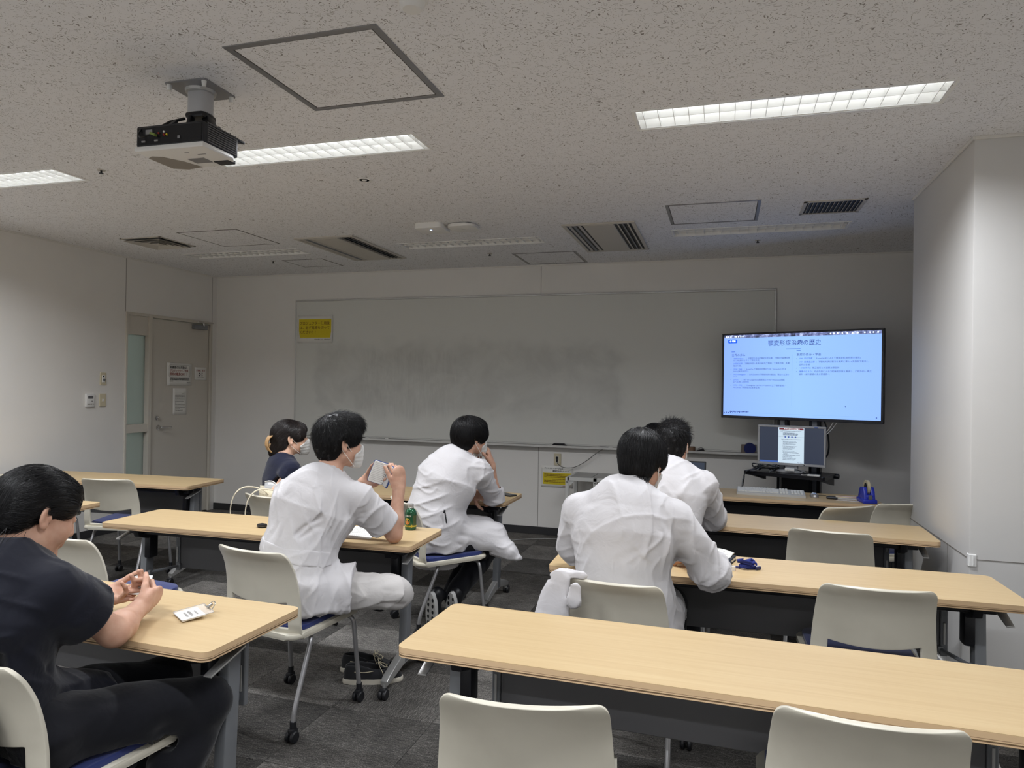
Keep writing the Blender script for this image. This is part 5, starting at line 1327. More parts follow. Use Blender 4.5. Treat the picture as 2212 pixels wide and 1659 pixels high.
    for ax in range(3):
        q = [0, 0, 0]; q[ax] = 1
        a = S[:, :N, :N, :N]; b = S[:, q[0]:N+q[0], q[1]:N+q[1], q[2]:N+q[2]]
        e = np.nonzero(a != b); g0 = I[e[0]]*N+np.stack(e[1:], -1); ins = a[e]
        u, w_ = [(1, 2), (2, 0), (0, 1)][ax]
        du = np.zeros(3, int); du[u] = 1; dw = np.zeros(3, int); dw[w_] = 1
        F = np.stack([look(g0), look(g0-du), look(g0-du-dw), look(g0-dw)], -1)
        F = np.where(ins[:, None], F, F[:, ::-1]); quads.append(F[(F >= 0).all(1)])
    return verts, np.concatenate(quads)
def sdf_obj(name, prims, lo, hi, h, m, parent, disp=None, org=None, relax=1, cut=None, **kw):
    v, q = net(prims, lo, hi, h, disp)
    # light relaxation
    for it in range(relax*2):
        s = np.zeros_like(v); c = np.zeros(len(v))
        for a, b in ((0, 1), (1, 2), (2, 3), (3, 0)):
            np.add.at(s, q[:, a], v[q[:, b]]); np.add.at(c, q[:, a], 1); np.add.at(s, q[:, b], v[q[:, a]]); np.add.at(c, q[:, b], 1)
        lm = .6 if it % 2 == 0 else -.55; v = v+lm*(s/np.maximum(c, 1)[:, None]-v)
    if cut is not None:
        keep = cut(v); k4 = keep[q].all(1); q = q[k4]
        us = np.unique(q); mp_ = -np.ones(len(v), int); mp_[us] = np.arange(len(us)); v = v[us]; q = mp_[q]
    if org is not None: v = v-np.asarray(org)
    me = bpy.data.meshes.new(name)
    me.vertices.add(len(v)); me.vertices.foreach_set('co', v.astype(np.float32).ravel())
    me.loops.add(q.size); me.loops.foreach_set('vertex_index', q.astype(np.int32).ravel())
    me.polygons.add(len(q)); me.polygons.foreach_set('loop_start', np.arange(0, q.size, 4, dtype=np.int32)); me.polygons.foreach_set('loop_total', np.full(len(q), 4, np.int32))
    me.polygons.foreach_set('use_smooth', np.ones(len(q), bool)); me.update(calc_edges=True); me.validate()
    return obj(name, me, m, parent, **kw)
# ---------------------------------------------------------------- figure parts
def frame(fwd, up=(0, 0, 1)):
    """columns right, forward, up"""
    f = nrm(fwd); r = nrm(np.cross(f, up)); u = np.cross(r, f); return np.stack([r, f, u], 1)
def head_prims(female=False):
    """local: x right, y forward, z up; origin between the ears at eye height. 0.225 m head"""
    j = .042 if female else .048
    P = [ell((0, -.012, .04), (.074, .094, .082), k=.03), ell((0, .03, -.02), (.062, .064, .088), k=.03), ell((0, -.045, -.005), (.062, .06, .07), k=.04)]
    for s in (-1, 1):
        P += [cap((s*j, .005, -.058), (s*.012, .072, -.098), .021, .017, k=.03), ell((s*.036, .062, -.035), (.026, .026, .03), k=.03), cap((s*.014, .088, .028), (s*.042, .074, .026), .0095, .009, k=.018)]
    P += [ell((0, .079, -.103), (.018, .015, .015), k=.02), cap((0, .097, .012), (0, .112, -.03), .0075, .0125, k=.014)]
    for s in (-1, 1):
        P += [ell((s*.0115, .1, -.035), (.009, .01, .008), k=.008), ell((s*.031, .103, .006), (.016, .017, .0105), k=.012, op='-'), ell((s*.031, .0835, .006), (.0145, .0135, .0125), k=.004)]
    P += [cap((-.019, .092, -.06), (.019, .092, -.06), .007, k=.01), cap((-.016, .09, -.07), (.016, .09, -.07), .0075, k=.008), cap((-.022, .104, -.0645), (.022, .104, -.0645), .0022, k=.004, op='-')]
    for s in (-1, 1):
        Re = np.stack([nrm((1, s*.38, 0)), nrm((-s*.38, 1, .18)), nrm((0, -.18, 1))], 1)
        c = A_(s*.079, -.014, -.006)
        P += [ell(c, (.0075, .0185, .031), Re, k=.006), ell(c+Re@A_(s*.008, .003, .003), (.0065, .0105, .02), Re, k=.006, op='-'), ell(c+Re@A_(s*.001, .001, -.026), (.006, .009, .009), Re, k=.008), ell(c+Re@A_(s*.004, .012, -.004), (.0045, .005, .008), Re, k=.005)]
    return P
def hand_prims(wrist, d, pn, side, curl=((25, 35, 20),)*4, thumb=(.75, .55, .35), tb=25, sc=1.0, spread=0.06):
    """wrist; d: towards the fingers; pn: palm normal; side +1 right hand, -1 left hand"""
    y = nrm(d); z = nrm(np.asarray(pn)-y*(np.asarray(pn)@y)); x = np.cross(y, z)
    # right hand seen with palm towards the viewer, fingers up: thumb on +cross side
    x = x*side; R = np.stack([x, y, z], 1); P = []
    w = np.asarray(wrist, float); L = lambda *p: w+R@(A_(*p)*sc)
    P += [cap(L(.0, -.01, 0), L(.0, .03, 0), .029*sc, .034*sc, k=.02, n=z, fl=1.7), cap(L(.004, .03, 0), L(.001, .078, 0), .036*sc, .039*sc, k=.012, n=z, fl=2.7),
          cap(L(.022, .02, .008), L(.03, .052, .008), .0155*sc, .013*sc, k=.014), cap(L(-.024, .018, .006), L(-.03, .055, .005), .013*sc, .012*sc, k=.014)]
    fb = [(.0275, .084), (.0095, .089), (-.0095, .085), (-.0275, .076)]; ln = [(.041, .026, .021), (.046, .029, .022), (.042, .027, .021), (.033, .02, .019)]
    for i in range(4):
        bx_, by_ = fb[i]; p = A_(bx_, by_-.012, 0); th = 0.0; sp = (1.5-i)*spread
        for j_, (l_, c_) in enumerate(zip(ln[i], curl[i])):
            th += math.radians(c_); dv = A_(math.sin(sp)*math.cos(th), math.cos(sp)*math.cos(th), math.sin(th))
            l2 = l_+(.012 if j_ == 0 else 0); q = p+dv*l2; r0 = (.0093, .0083, .0074, .0064)[j_]*(.93 if i == 3 else 1); r1 = (.0083, .0074, .0064)[j_]*(.93 if i == 3 else 1)
            P.append(cap(L(*p), L(*q), r0*sc, r1*sc, k=.0035)); p = q
    p = A_(.024, .022, .008); t = nrm(thumb); ax = nrm(np.cross(t, A_(-.3, .5, .5)))
    for j_, (l_, r0, r1) in enumerate(((.042, .0135, .0105), (.032, .0105, .0092), (.026, .0092, .0075))):
        q = p+t*l_; P.append(cap(L(*p), L(*q), r0*sc, r1*sc, k=.006)); p = q
        a = math.radians(tb); t = t*math.cos(a)+np.cross(ax, t)*math.sin(a)
    return P
def arm_prims(sh, el, wr, sc=1.0, g=0.0, k=.025):
    sh, el, wr = map(np.asarray, (sh, el, wr)); m = el+(wr-el)*.3
    return [cap(sh, el, (.047+g)*sc, (.037+g)*sc, k=k), cap(el, m, (.037+g)*sc, (.039+g)*sc, k=k), cap(m, wr, (.039+g)*sc, (.026+g)*sc, k=k)]
def torso_prims(hip, waist, chest, neck, r, fw, g=0.0, sc=1.0, hips=True):
    """hip, waist, chest, neck base centres; r right, fw forward; g looseness"""
    hip, waist, chest, neck, r, fw = map(np.asarray, (hip, waist, chest, neck, r, fw))
    P = []
    if hips: P.append(cap(hip, hip+(waist-hip)*.3, (.165+g)*sc, (.16+g)*sc, n=fw, fl=1.35, k=.05))
    P += [cap(hip+(waist-hip)*.3, waist, (.155+g)*sc, (.142+g)*sc, n=fw, fl=1.38, k=.05), cap(waist, chest, (.142+g)*sc, (.165+g)*sc, n=fw, fl=1.4, k=.05),
          cap(chest, chest+(neck-chest)*.62, (.165+g)*sc, (.115+g)*sc, n=fw, fl=1.35, k=.05)]
    return P
def shoulder_prims(neck, sl, sr, up, g=0.0):
    neck, sl, sr, up = map(np.asarray, (neck, sl, sr, up)); P = []
    for s in (sl, sr):
        P += [cap(neck-up*.045, s, .062+g, .052+g, k=.05), cap(neck+up*.005, neck+(s-neck)*.75+up*.0, .045+g, .045+g, k=.05)]
    return P
def neck_prims(neck, headc, R, sc=1.0):
    return [cap(np.asarray(neck)-A_(0, 0, .03), np.asarray(headc)+np.asarray(R)@A_(0, -.028, -.06)*sc, .058*sc, .053*sc, k=.03)]
# ---------------------------------------------------------------- hair made of real strands on a hair cap
M_hair = mat('black hair', srgb(13, 12, 14), .42, spec=.35)
M_hairb = mat('dark brown hair', srgb(30, 23, 22), .36, spec=.5)
def grad(prims, P, e=.002):
    g = np.zeros_like(P)
    for d in range(3):
        o = np.zeros(3); o[d] = e; g[:, d] = evalp(prims, P+o)-evalp(prims, P-o)
    return g/(np.linalg.norm(g, axis=1)[:, None]+1e-9)
def strands(name, prims, ob, n, steps, length, flow, m, parent, rad=.0009, lift=.0, jit=.25, seed=1, root=None, org=None, off=.0015, liftw=None):
    """hair curves that follow the surface of the hair shape along flow(P)"""
    rs = np.random.RandomState(seed); nv = len(ob.data.vertices); co = np.empty(nv*3, np.float32); ob.data.vertices.foreach_get('co', co)
    co = co.reshape(-1, 3).astype(float)+(np.asarray(org) if org is not None else 0)
    if root is not None: co = co[root(co)]
    P = co[rs.randint(0, len(co), n)]; P = P+rs.normal(size=P.shape)*.002
    L = length*rs.uniform(.6, 1.15, n)/steps; J = rs.normal(size=(n, 3)); pts = [P]; lf = lift*rs.uniform(.2, 1.4, n)*(liftw(P) if liftw is not None else 1)
    for s in range(steps):
        g = grad(prims, P); f = flow(P)+J*jit; f = f-g*np.einsum('ij,ij->i', f, g)[:, None]; f /= np.linalg.norm(f, axis=1)[:, None]+1e-9
        P = P+f*L[:, None]; d = evalp(prims, P); tgt = off+lf*((s+1)/steps)**2
        P = P+g*(tgt-d)[:, None]; J = J*.85+rs.normal(size=(n, 3))*.3; pts.append(P)
    pts = np.stack(pts, 1)
    if org is not None: pts = pts-np.asarray(org)
    hc = bpy.data.hair_curves.new(name); hc.add_curves([steps+1]*n)
    hc.points.foreach_set('position', pts.astype(np.float32).ravel())
    rr = np.tile(rad*np.linspace(1, .25, steps+1), n)*np.repeat(rs.uniform(.7, 1.2, n), steps+1)
    hc.points.foreach_set('radius', rr.astype(np.float32))
    hc.materials.append(m); o = bpy.data.objects.new(name, hc); COL.objects.link(o); o.parent = parent; o['kind'] = 'stuff'
    return o
# ---------------------------------------------------------------- cloth and skin
M_skin = mat('skin', srgb(200, 160, 138), .5, sss=.12, spec=.35)
t = NT(M_skin); v = t.coord((1, 1, 1)); n = t.noise(v, 28, 3); t.base(t.ramp(n.outputs['Fac'], [(.3, srgb(188, 144, 122)), (.7, srgb(202, 162, 140))])); n2 = t.noise(v, 420, 2); t.bump(n2.outputs['Fac'], .1, .001)
M_skin2 = mat('fair skin', srgb(222, 180, 155), .5, sss=.12, spec=.35)
def cloth(name, col, scale=900, bump=.12, fine=.0008, rough=.85):
    m = mat(name, col, rough, spec=.2, sheen=.15); t = NT(m); v = t.coord((1, 1, 1)); n = t.noise(v, scale, 2); n2 = t.noise(v, 14, 3, .55, .6)
    b1 = t.n('ShaderNodeBump'); b1.inputs['Strength'].default_value = bump; b1.inputs['Distance'].default_value = fine; t.l(n.outputs['Fac'], b1.inputs['Height'])
    b2 = t.n('ShaderNodeBump'); b2.inputs['Strength'].default_value = .35; b2.inputs['Distance'].default_value = .012; t.l(n2.outputs['Fac'], b2.inputs['Height']); t.l(b1.outputs['Normal'], b2.inputs['Normal']); t.l(b2.outputs['Normal'], t.b.inputs['Normal']); return m
M_coat = cloth('white lab cotton', srgb(197, 195, 197))
M_scrub = cloth('navy scrub cloth', srgb(14, 16, 27))
M_trous = cloth('black navy trousers', srgb(10, 11, 18))
M_tee = cloth('dark navy knit', srgb(26, 30, 50))
M_wtrous = cloth('white trousers', srgb(192, 189, 187))
M_mask = mat('white mask fabric', srgb(206, 206, 203), .8)
M_strap = mat('white ear loop', srgb(230, 226, 218), .7)
M_eye = mat('eye white', srgb(225, 220, 212), .2); M_iris = mat('dark iris', srgb(30, 20, 16), .15)
def eyes(parent, o, R, sc, org):
    for s in (-1, 1):
        c = np.asarray(o)+R@A_(s*.031, .0845, .006)*sc-np.asarray(org); M = Matrix(((R[0, 0], R[0, 2], R[0, 1], c[0]), (R[1, 0], R[1, 2], R[1, 1], c[1]), (R[2, 0], R[2, 2], R[2, 1], c[2]), (0, 0, 0, 1)))
        bm = B(); bmesh.ops.create_uvsphere(bm, u_segments=16, v_segments=10, radius=.0128*sc, matrix=M); e = obj('eye', bm, M_eye, parent, smooth=180)
        bm = B(); lathe(bm, [(0, .0131*sc), (.003*sc, .0129*sc), (.0058*sc, .0118*sc), (.006*sc, .0112*sc), (0, .0112*sc)], 16, M); obj('iris', bm, M_iris, e, smooth=180)
        bm = B(); tube(bm, [Vector(np.asarray(o)+R@A_(s*(.013+.03*q/5), .099-.012*(q/5)**2, .031+.004*math.sin(q/5*3.1))*sc-np.asarray(org)) for q in range(6)], .0022*sc, 6); obj('eyebrow', bm, M_hair, parent, smooth=180)
def mask_obj(parent, o, R, sc, org, h=.003, drop=0.0, female=False, side=(-1, 1)):
    """pleated face mask with ear loops"""
    P = [Prim(p.f, p.op, p.k+.004) for p in head_prims(female)[:13]]
    g = .0045
    Pm = [Prim((lambda Q, f=p.f: f(Q)-g), p.op, p.k+.008) for p in P if p.op == '+']
    zc = -.07-drop
    Pm += [ell((0, .088, zc), (.042, .034, .052), k=.03), cap((0, .112, zc+.03), (0, .1, zc-.04), .012, k=.03)]
    Pm += [plane((0, 0, zc-.010), (0, -.5, 1), '&', .003), plane((0, 0, zc-.046), (0, -.1, -1), '&', .003), plane((0, .052, zc), (0, -1, -.1), '&', .003)]
    Pw = moved(Pm, o, R, sc); oo = np.asarray(o)
    def dsp(Q):
        l = ((Q-oo)@R)/sc; return -.0007*np.sin((l[..., 2]-zc)*2*np.pi/.02)*np.exp(-((l[..., 2]-zc)/.035)**4)
    c = oo+R@A_(0, .06, zc)*sc
    mk = sdf_obj('face_mask', Pw, c-.095*sc, c+.095*sc, h, M_mask, parent, dsp, org)
    for s in side:
        bm = B()
        for z0, e1 in ((zc+.012, (.082, -.008, .022)), (zc-.044, (.081, -.022, -.03))):
            pts = [A_(s*.055, .054, z0), A_(s*.0745, .012, (z0+e1[2])/2), A_(s*e1[0], e1[1], e1[2]), A_(s*.083, -.03, 0)]
            tube(bm, spline([Vector(oo+R@(p*sc)-np.asarray(org)) for p in pts], 5), .0016*sc, 6)
        obj('ear_loop', bm, M_strap, mk, smooth=180)
    return mk
def cyl(a, b, ra, rb=None, rd=.006, k=.02, op='+', n=None, fl=1.0):
    """cone piece with flat ends"""
    a = np.asarray(a, float); b = np.asarray(b, float); rb = ra if rb is None else rb; ab = b-a; L = np.linalg.norm(ab); u = ab/L
    if n is not None: n = nrm(n)
    def f(P):
        v = P-a; s = v@u; w_ = v-s[..., None]*u; q = np.einsum('...i,...i', w_, w_)
        if n is not None: q = q+(fl*fl-1)*(w_@n)**2
        d1 = np.sqrt(q)-(ra+(rb-ra)*np.clip(s/L, 0, 1))+rd; d2 = np.maximum(-s, s-L)+rd
        return np.sqrt(np.maximum(d1, 0)**2+np.maximum(d2, 0)**2)+np.minimum(np.maximum(d1, d2), 0)-rd
    return Prim(f, op, k)
def sleeve(sh, el, wr, f1, g=.02, cuff=True):
    """sleeve from the shoulder to the fraction f1 of the forearm (f1 < 0: of the upper arm, short sleeve)"""
    sh, el, wr = map(np.asarray, (sh, el, wr))
    if f1 < 0:
        e = sh+(el-sh)*(-f1); u = nrm(el-sh)
        return [cap(sh, sh+(e-sh)*.6, .052+g, .054+g, k=.03), cyl(sh+(e-sh)*.3, e, .054+g, .06+g, k=.02), cap(e+u*.012, e+u*.08, .045+g, .06+g, k=.004, op='-')]
    e = el+(wr-el)*f1; u = nrm(wr-el)
    P = [cap(sh, el, .050+g, .044+g, k=.03), cap(el, el+(wr-el)*f1*.5, .043+g, .042+g, k=.02)]
    P += [cyl(e-u*.085, e, .056+g, .053+g, .009, k=.006)] if cuff else [cyl(e-u*.06, e, .041+g, .04+g, k=.015)]
    P += [cap(e+u*.004, e+u*.06, .032+g, .05+g, k=.004, op='-')]
    return P
HAIR_FACE = lambda: [ell((0, .128, -.04), (.105, .094, .084), k=.012, op='-'), ell((.1, -.012, -.03), (.034, .03, .05), k=.01, op='-'), ell((-.1, -.012, -.03), (.034, .03, .05), k=.01, op='-'), ell((.08, .01, -.075), (.03, .05, .045), k=.01, op='-'), ell((-.08, .01, -.075), (.03, .05, .045), k=.01, op='-')]
def hair_short(top=.0, side=.0, nape=-.085):
    H = [ell((0, -.016, .044), (.084+side, .104, .09+top*.6), k=.02), ell((0, -.055, -.012), (.074+side, .056, .082), k=.03), ell((0, .03, .078+top), (.072, .082, .046), k=.03), ell((0, .088, .062), (.056, .034, .034), k=.02)]
    for s in (-1, 1): H.append(ell((s*.068, .03, .03), (.02, .05, .045), k=.02))
    return H+HAIR_FACE()+[plane((0, 0, nape), (0, .25, -1), '&', .012)]
def head_set(r, hc, R, sc, org, skinprims, hair, flow, n, ln, lift, jit, female=False, m=None, rad=.0008, seed=1, hres=.0045, steps=7, bump=.0012, root=None, liftw=None):
    hw = moved(hair, hc, R, sc); m = m or M_hair
    ho = sdf_obj('hair', hw, hc-.3, hc+.22, hres, m, r, waves(8, 10, .03, bump), org)
    if n: strands('hair_strands', hw, ho, n, steps, ln, flow, m, r, rad, lift, jit, seed, root, org, .0015, liftw)
    eyes(r, hc, R, sc, org)
    return ho
def flow_crown(hc, R, crown=(0, -.05, .13), down=.9, fwd=.35):
    """hair falling from the crown whorl, combed forward on top"""
    c = hc+R@A_(*crown)
    def f(P):
        d = P-c; l = (P-hc)@R
        return d/(np.linalg.norm(d, axis=1)[:, None]+1e-6)+(R@A_(0, 0, -1))*down*np.clip((.1-l[:, 2:3])/.1, 0, 1)+(R@A_(0, 1, 0))*fwd*np.clip(l[:, 2:3]/.1, 0, 1)*np.clip((l[:, 1:2]+.06)/.05, 0, 1)
    return f
def leg_prims(hipj, knee, ankle, g=0.0, r0=.088, r1=.062, r2=.047):
    hipj, knee, ankle = map(np.asarray, (hipj, knee, ankle)); m = knee+(ankle-knee)*.35
    return [cap(hipj, knee, r0+g, r1+g, k=.03), cap(knee, m, r1+g, r1+g-.004, k=.03), cap(m, ankle, r1+g-.004, r2+g, k=.02)]
def plain_shoe(r, name, heel, toe, up, m, org, sole=None):
    heel, toe, up = map(np.asarray, (heel, toe, up)); d = nrm(toe-heel); u = nrm(up-d*(up@d)); L = np.linalg.norm(toe-heel)
    P = [cap(heel+d*.035, toe-d*.05, .036, .04, k=.02, n=u, fl=1.15), cap(heel+d*.03+u*.02, heel+d*.07+u*.055, .034, .034, k=.03)]
    P.append(plane(heel-u*.03, -u))
    s_ = sdf_obj(name, P, np.minimum(heel, toe)-.12, np.maximum(heel, toe)+.14, .0055, m, r, None, org)
    if sole is not None:
        bm = B(); X = np.cross(d, u); pts = []
        for q in range(20):
            a = 2*PI*q/20; y_ = math.sin(a)*L/2; w_ = (.038+.006*math.sin(a))*math.copysign(abs(math.cos(a))**.7, math.cos(a)); pts.append((w_, y_))
        c = (heel+toe)/2-u*.044-org
        prism(bm, pts, -.006, .022, Matrix(((X[0], d[0], u[0], c[0]), (X[1], d[1], u[1], c[1]), (X[2], d[2], u[2], c[2]), (0, 0, 0, 1))), .004); so = obj('sole', bm, sole, s_, smooth=40)
        return s_, so, c, X, d, u
    return s_

def carve(key, back=True):
    """room taken by the chair (seat and back), so that cloth lies on it instead of passing through"""
    o = CH[key]; a = o.rotation_euler.z; c, n = math.cos(a), math.sin(a); Rz = np.array([[c, -n, 0], [n, c, 0], [0, 0, 1.0]]); b = np.array(o.location)
    P = [rbox(b+Rz@A_(0, .008, .437), (.228, .248, .034), Rz, .01, .004, '-')]
    if back: P.append(rbox(b+Rz@A_(0, -.232, .62), (.222, .036, .18), Rz@np.array([[1, 0, 0], [0, math.cos(.2), -math.sin(.2)], [0, math.sin(.2), math.cos(.2)]]), .01, .004, '-'))
    return P
def carve_t(i):
    o = TAB[i]; a = o.rotation_euler.z; c, n = math.cos(a), math.sin(a); Rz = np.array([[c, -n, 0], [n, c, 0], [0, 0, 1.0]])
    return [rbox(np.array(o.location)+Rz@A_(0, 0, TOP-.019), (TL_/2+.003, TD_/2+.003, .0205), Rz, .004, .003, '-')]
# ================================================================ people
def person(loc, label): return empty('person', loc, 0, label, 'person')
HN = .0034
# ---------------------------------------------------------------- woman in navy scrubs, near left
def build_p1():
    org = A_(-1.80, 1.5, 0); r = person(org, 'woman in navy scrubs with black hair tied back, holding a white card')
    hc = A_(-1.865, 1.515, 1.105); R = frame((.20, .93, -.40)); sc = 1.0
    neck = A_(-1.868, 1.455, .985); rr = nrm((.975, -.2, 0)); fw = nrm((.2, .95, 0)); up = A_(0, 0, 1)
    hip, waist, chest = A_(-1.85, 1.40, .56), A_(-1.87, 1.385, .70), A_(-1.872, 1.41, .845)
    sr, sl = A_(-1.715, 1.445, .915), A_(-2.035, 1.50, .915)
    er, wr = A_(-1.668, 1.60, .762), A_(-1.745, 1.765, .772)
    el, wl = A_(-2.06, 1.66, .765), A_(-1.945, 1.805, .775)
    body = moved(head_prims(True), hc, R, sc)+neck_prims(neck, hc, R, .9)+[cap(sl, sr, .05, k=.04), cap(neck, neck-A_(0, 0, .08), .06, k=.05)]
    body += arm_prims(sr, er, wr, 1.02)+arm_prims(sl, el, wl, 1.0)
    body += hand_prims(wr, (-.14, .85, .14), (-.85, -.2, .3), 1, ((46, 58, 30), (50, 62, 30), (54, 62, 30), (58, 58, 30)), (.5, .8, .45), 14, spread=.03)
    body += hand_prims(wl, (.86, .42, .10), (.15, -.35, .9), -1, ((24, 38, 22), (30, 42, 22), (36, 44, 22), (42, 44, 22)), (.3, .9, .35), 8, spread=.02)
    sdf_obj('body', body+carve_t(1), (-2.2, 1.3, .66), (-1.5, 2.05, 1.27), .0033, M_skin, r, None, org)
    eyes(r, hc, R, sc, org)
    # scrub top with short sleeves
    tp = torso_prims(hip, waist, chest, neck, rr, fw, .022, 1.0)+shoulder_prims(neck-A_(0, 0, .035), sl, sr, up, .012)
    tp += sleeve(sr, er, wr, -.62, .024)+sleeve(sl, el, wl, -.62, .024)+[cap(hip+fw*.06-A_(0, 0, .02), hip+fw*.2-A_(0, 0, .03)+rr*.02, .15, .12, n=up, fl=1.2, k=.05), cap(hip+fw*.03, hip+fw*.12-A_(0, 0, .02), .15, .13, n=up, fl=1.3, k=.05), cap(hip-A_(0, 0, .03), hip-A_(0, 0, .05)-fw*.02, .175, .17, n=up, fl=1.6, k=.05)]
    d1 = nrm(er-sr); d2 = nrm(el-sl); nu = nrm(R@A_(0, -.25, 1))
    tp += [cap(neck-A_(0, 0, .02)+fw*.015, neck+A_(0, 0, .06)+fw*.03, .066, .072, k=.01, op='-')]
    dsp = addf(waves(3, 9, .16, .0035, (1, .2, .3), 1.8), wrinkle(41, 5, .12, .007, (.8, .1, .35)), folds([(((-1.66, 1.36, .84), (-1.75, 1.33, .74)), .02, .007), (((-1.70, 1.42, .80), (-1.80, 1.31, .78)), .016, .006), (((-1.68, 1.46, .72), (-1.80, 1.28, .70), (-1.92, 1.26, .71)), .018, .008), (((-1.69, 1.48, .63), (-1.82, 1.26, .62), (-1.95, 1.24, .63)), .018, .007),
        (((-1.64, 1.50, .86), (-1.63, 1.42, .82)), .014, -.006), (((-1.70, 1.38, .96), (-1.76, 1.35, .88)), .02, .005)]))
    sdf_obj('scrub_top', tp+carve('c3')+carve_t(1), (-2.25, 1.1, .38), (-1.45, 1.85, 1.08), .0058, M_scrub, r, dsp, org)
    # sleeve hem bands
    # trousers and legs
    kr, kl, ar, al = A_(-1.515, 1.80, .50), A_(-1.72, 1.86, .515), A_(-1.60, 1.60, .1), A_(-1.80, 1.72, .1)
    hr, hl = A_(-1.745, 1.415, .535), A_(-1.94, 1.44, .535)
    tr = []
    for h_, k_, a_ in ((hr, kr, ar), (hl, kl, al)):
        tr += [cap(h_, h_+(k_-h_)*.55, .102, .09, k=.03), cap(h_+(k_-h_)*.55, k_, .09, .073, k=.03), cap(k_, k_+(a_-k_)*.4, .07, .072, k=.03), cap(k_+(a_-k_)*.4, a_, .072, .062, k=.03)]
    tr += [cap(hr, hl, .12, k=.05)]
    sdf_obj('trousers', tr+carve('c3'), (-2.2, 1.2, .02), (-1.3, 2.05, .72), .0075, M_trous, r, addf(waves(5, 8, .12, .0035), folds([((hr+A_(.06, .0, .08), kr+A_(.03, -.05, .04)), .012, .005), ((hr+A_(.1, .1, -.01), kr+A_(.06, -.1, -.03)), .014, .005)])), org)
    for a_, q in ((ar, .1), (al, .0)):
        sdf_obj('shoe', [cap(a_+A_(q*.2, -.01, -.05), a_+A_(q*.6+.02, .16, -.062), .045, .036, k=.02, n=(0, 0, 1), fl=1.1), plane((0, 0, .004), (0, 0, -1))], a_-.2, a_+A_(.2, .3, .1), .006, M_black, r, None, org)
    # hair: cap, low ponytail
    hp = [ell((0, -.016, .042), (.084, .104, .09), k=.02), ell((0, -.062, .0), (.076, .062, .082), k=.03), ell((0, .045, .066), (.062, .05, .042), k=.03)]
    for s in (-1, 1): hp += [ell((s*.064, .025, .034), (.021, .05, .034), k=.02)]
    fc = [ell((0, .112, -.035), (.075, .085, .085), k=.015, op='-'), ell((.092, .022, -.042), (.034, .04, .052), k=.012, op='-'), ell((-.092, .022, -.042), (.034, .04, .052), k=.012, op='-'), ell((0, -.03, -.12), (.09, .07, .055), k=.02, op='-')]
    tail = [ell((-.012, -.118, -.012), (.028, .034, .03), k=.02), cap((-.012, -.135, -.02), (-.03, -.16, -.09), .036, .042, k=.025), cap((-.03, -.16, -.09), (-.045, -.15, -.20), .042, .03, k=.03), cap((-.045, -.15, -.2), (-.05, -.135, -.27), .028, .008, k=.03)]
    hw = moved(hp+fc+tail, hc, R, sc)
    ho = sdf_obj('hair', hw, hc-.34, hc+.2, .005, M_hair, r, waves(8, 10, .03, .0012), org)
    kn = hc+R@A_(-.012, -.115, -.01)
    def flow(P):
        l = (P-hc)@R; to = (kn-P); back = l[:, 1] < -.105
        d = to/(np.linalg.norm(to, axis=1)[:, None]+1e-6); d = d+(R@A_(0, -.2, .55))*np.clip((l[:, 2:3]+.02)/.1, 0, 1)*np.clip(l[:, 1:2]/.08, -.2, 1)*.6
        dn = R@A_(-.12, .1, -1.0); return np.where(back[:, None], dn, d)
    strands('hair_strands', hw, ho, 5200, 9, .085, flow, M_hair, r, .0007, .003, .10, 1, None, org)
    tie = B(); tM = frame_m(hc+R@A_(-.013, -.128, -.016)-org, R@A_(1, 0, .2), R@A_(0, .3, 1)); 
    bm = tie
    tube(bm, [tM @ Vector((.03*math.cos(q*PI/8), .03*math.sin(q*PI/8), 0)) for q in range(16)], .006, 6, False, True); obj('hair_tie', bm, M_black, r, smooth=180)
    bm = B(); rs = random.Random(4)
    for q in range(7):
        p0 = A_(.05+.006*q, -.03-.012*q, -.055); tube(bm, spline([Vector(hc+R@(p0+A_(.02*rs.uniform(-.4, 1), -.01*k, -.024*k)*1.0+A_(.012*math.sin(k*1.1+q), 0, 0))-org) for k in range(5)], 4), .0006, 4)
    obj('loose_hair', bm, M_hair, r, kind='stuff')
    # the card in her hands
    cc = A_(-1.832, 1.862, .818); b = empty('name_card', cc, 0, 'white name card held up in both hands by the woman in navy scrubs', 'card')
    Mx = Matrix(((.62, -.35, .70, 0), (.70, .60, -.39, 0), (-.28, .73, .62, 0), (0, 0, 0, 1)))
    bm = B(); n = 6
    for i in range(n+1):
        for j in range(n+1): x_, y_ = -.03+.06*i/n, -.042+.075*j/n; bm.verts.new(Mx.to_3x3() @ Vector((x_, y_, .012*(i/n)**2-.01*(j/n)**2)))
    bm.verts.ensure_lookup_table()
    for i in range(n):
        for j in range(n): a = i*(n+1)+j; bm.faces.new([bm.verts[q] for q in (a, a+n+1, a+n+2, a+1)])
    o = obj('card', bm, M_paper, b, smooth=180); md = o.modifiers.new('t', 'SOLIDIFY'); md.thickness = .0012
    bm = B(); M3 = Mx.to_3x3().to_4x4() @ T(0, 0, .0085)
    tube(bm, [M3 @ Vector((-.012+.02*math.cos(q*.4), .004+.02*math.sin(q*.4), .001)) for q in range(8)], .0018, 5)
    box(bm, M3 @ Vector((.004, -.02, -.0015)), (.010, .006, .004)); obj('printed_marks', bm, M_ink, b)
    return r
build_p1()
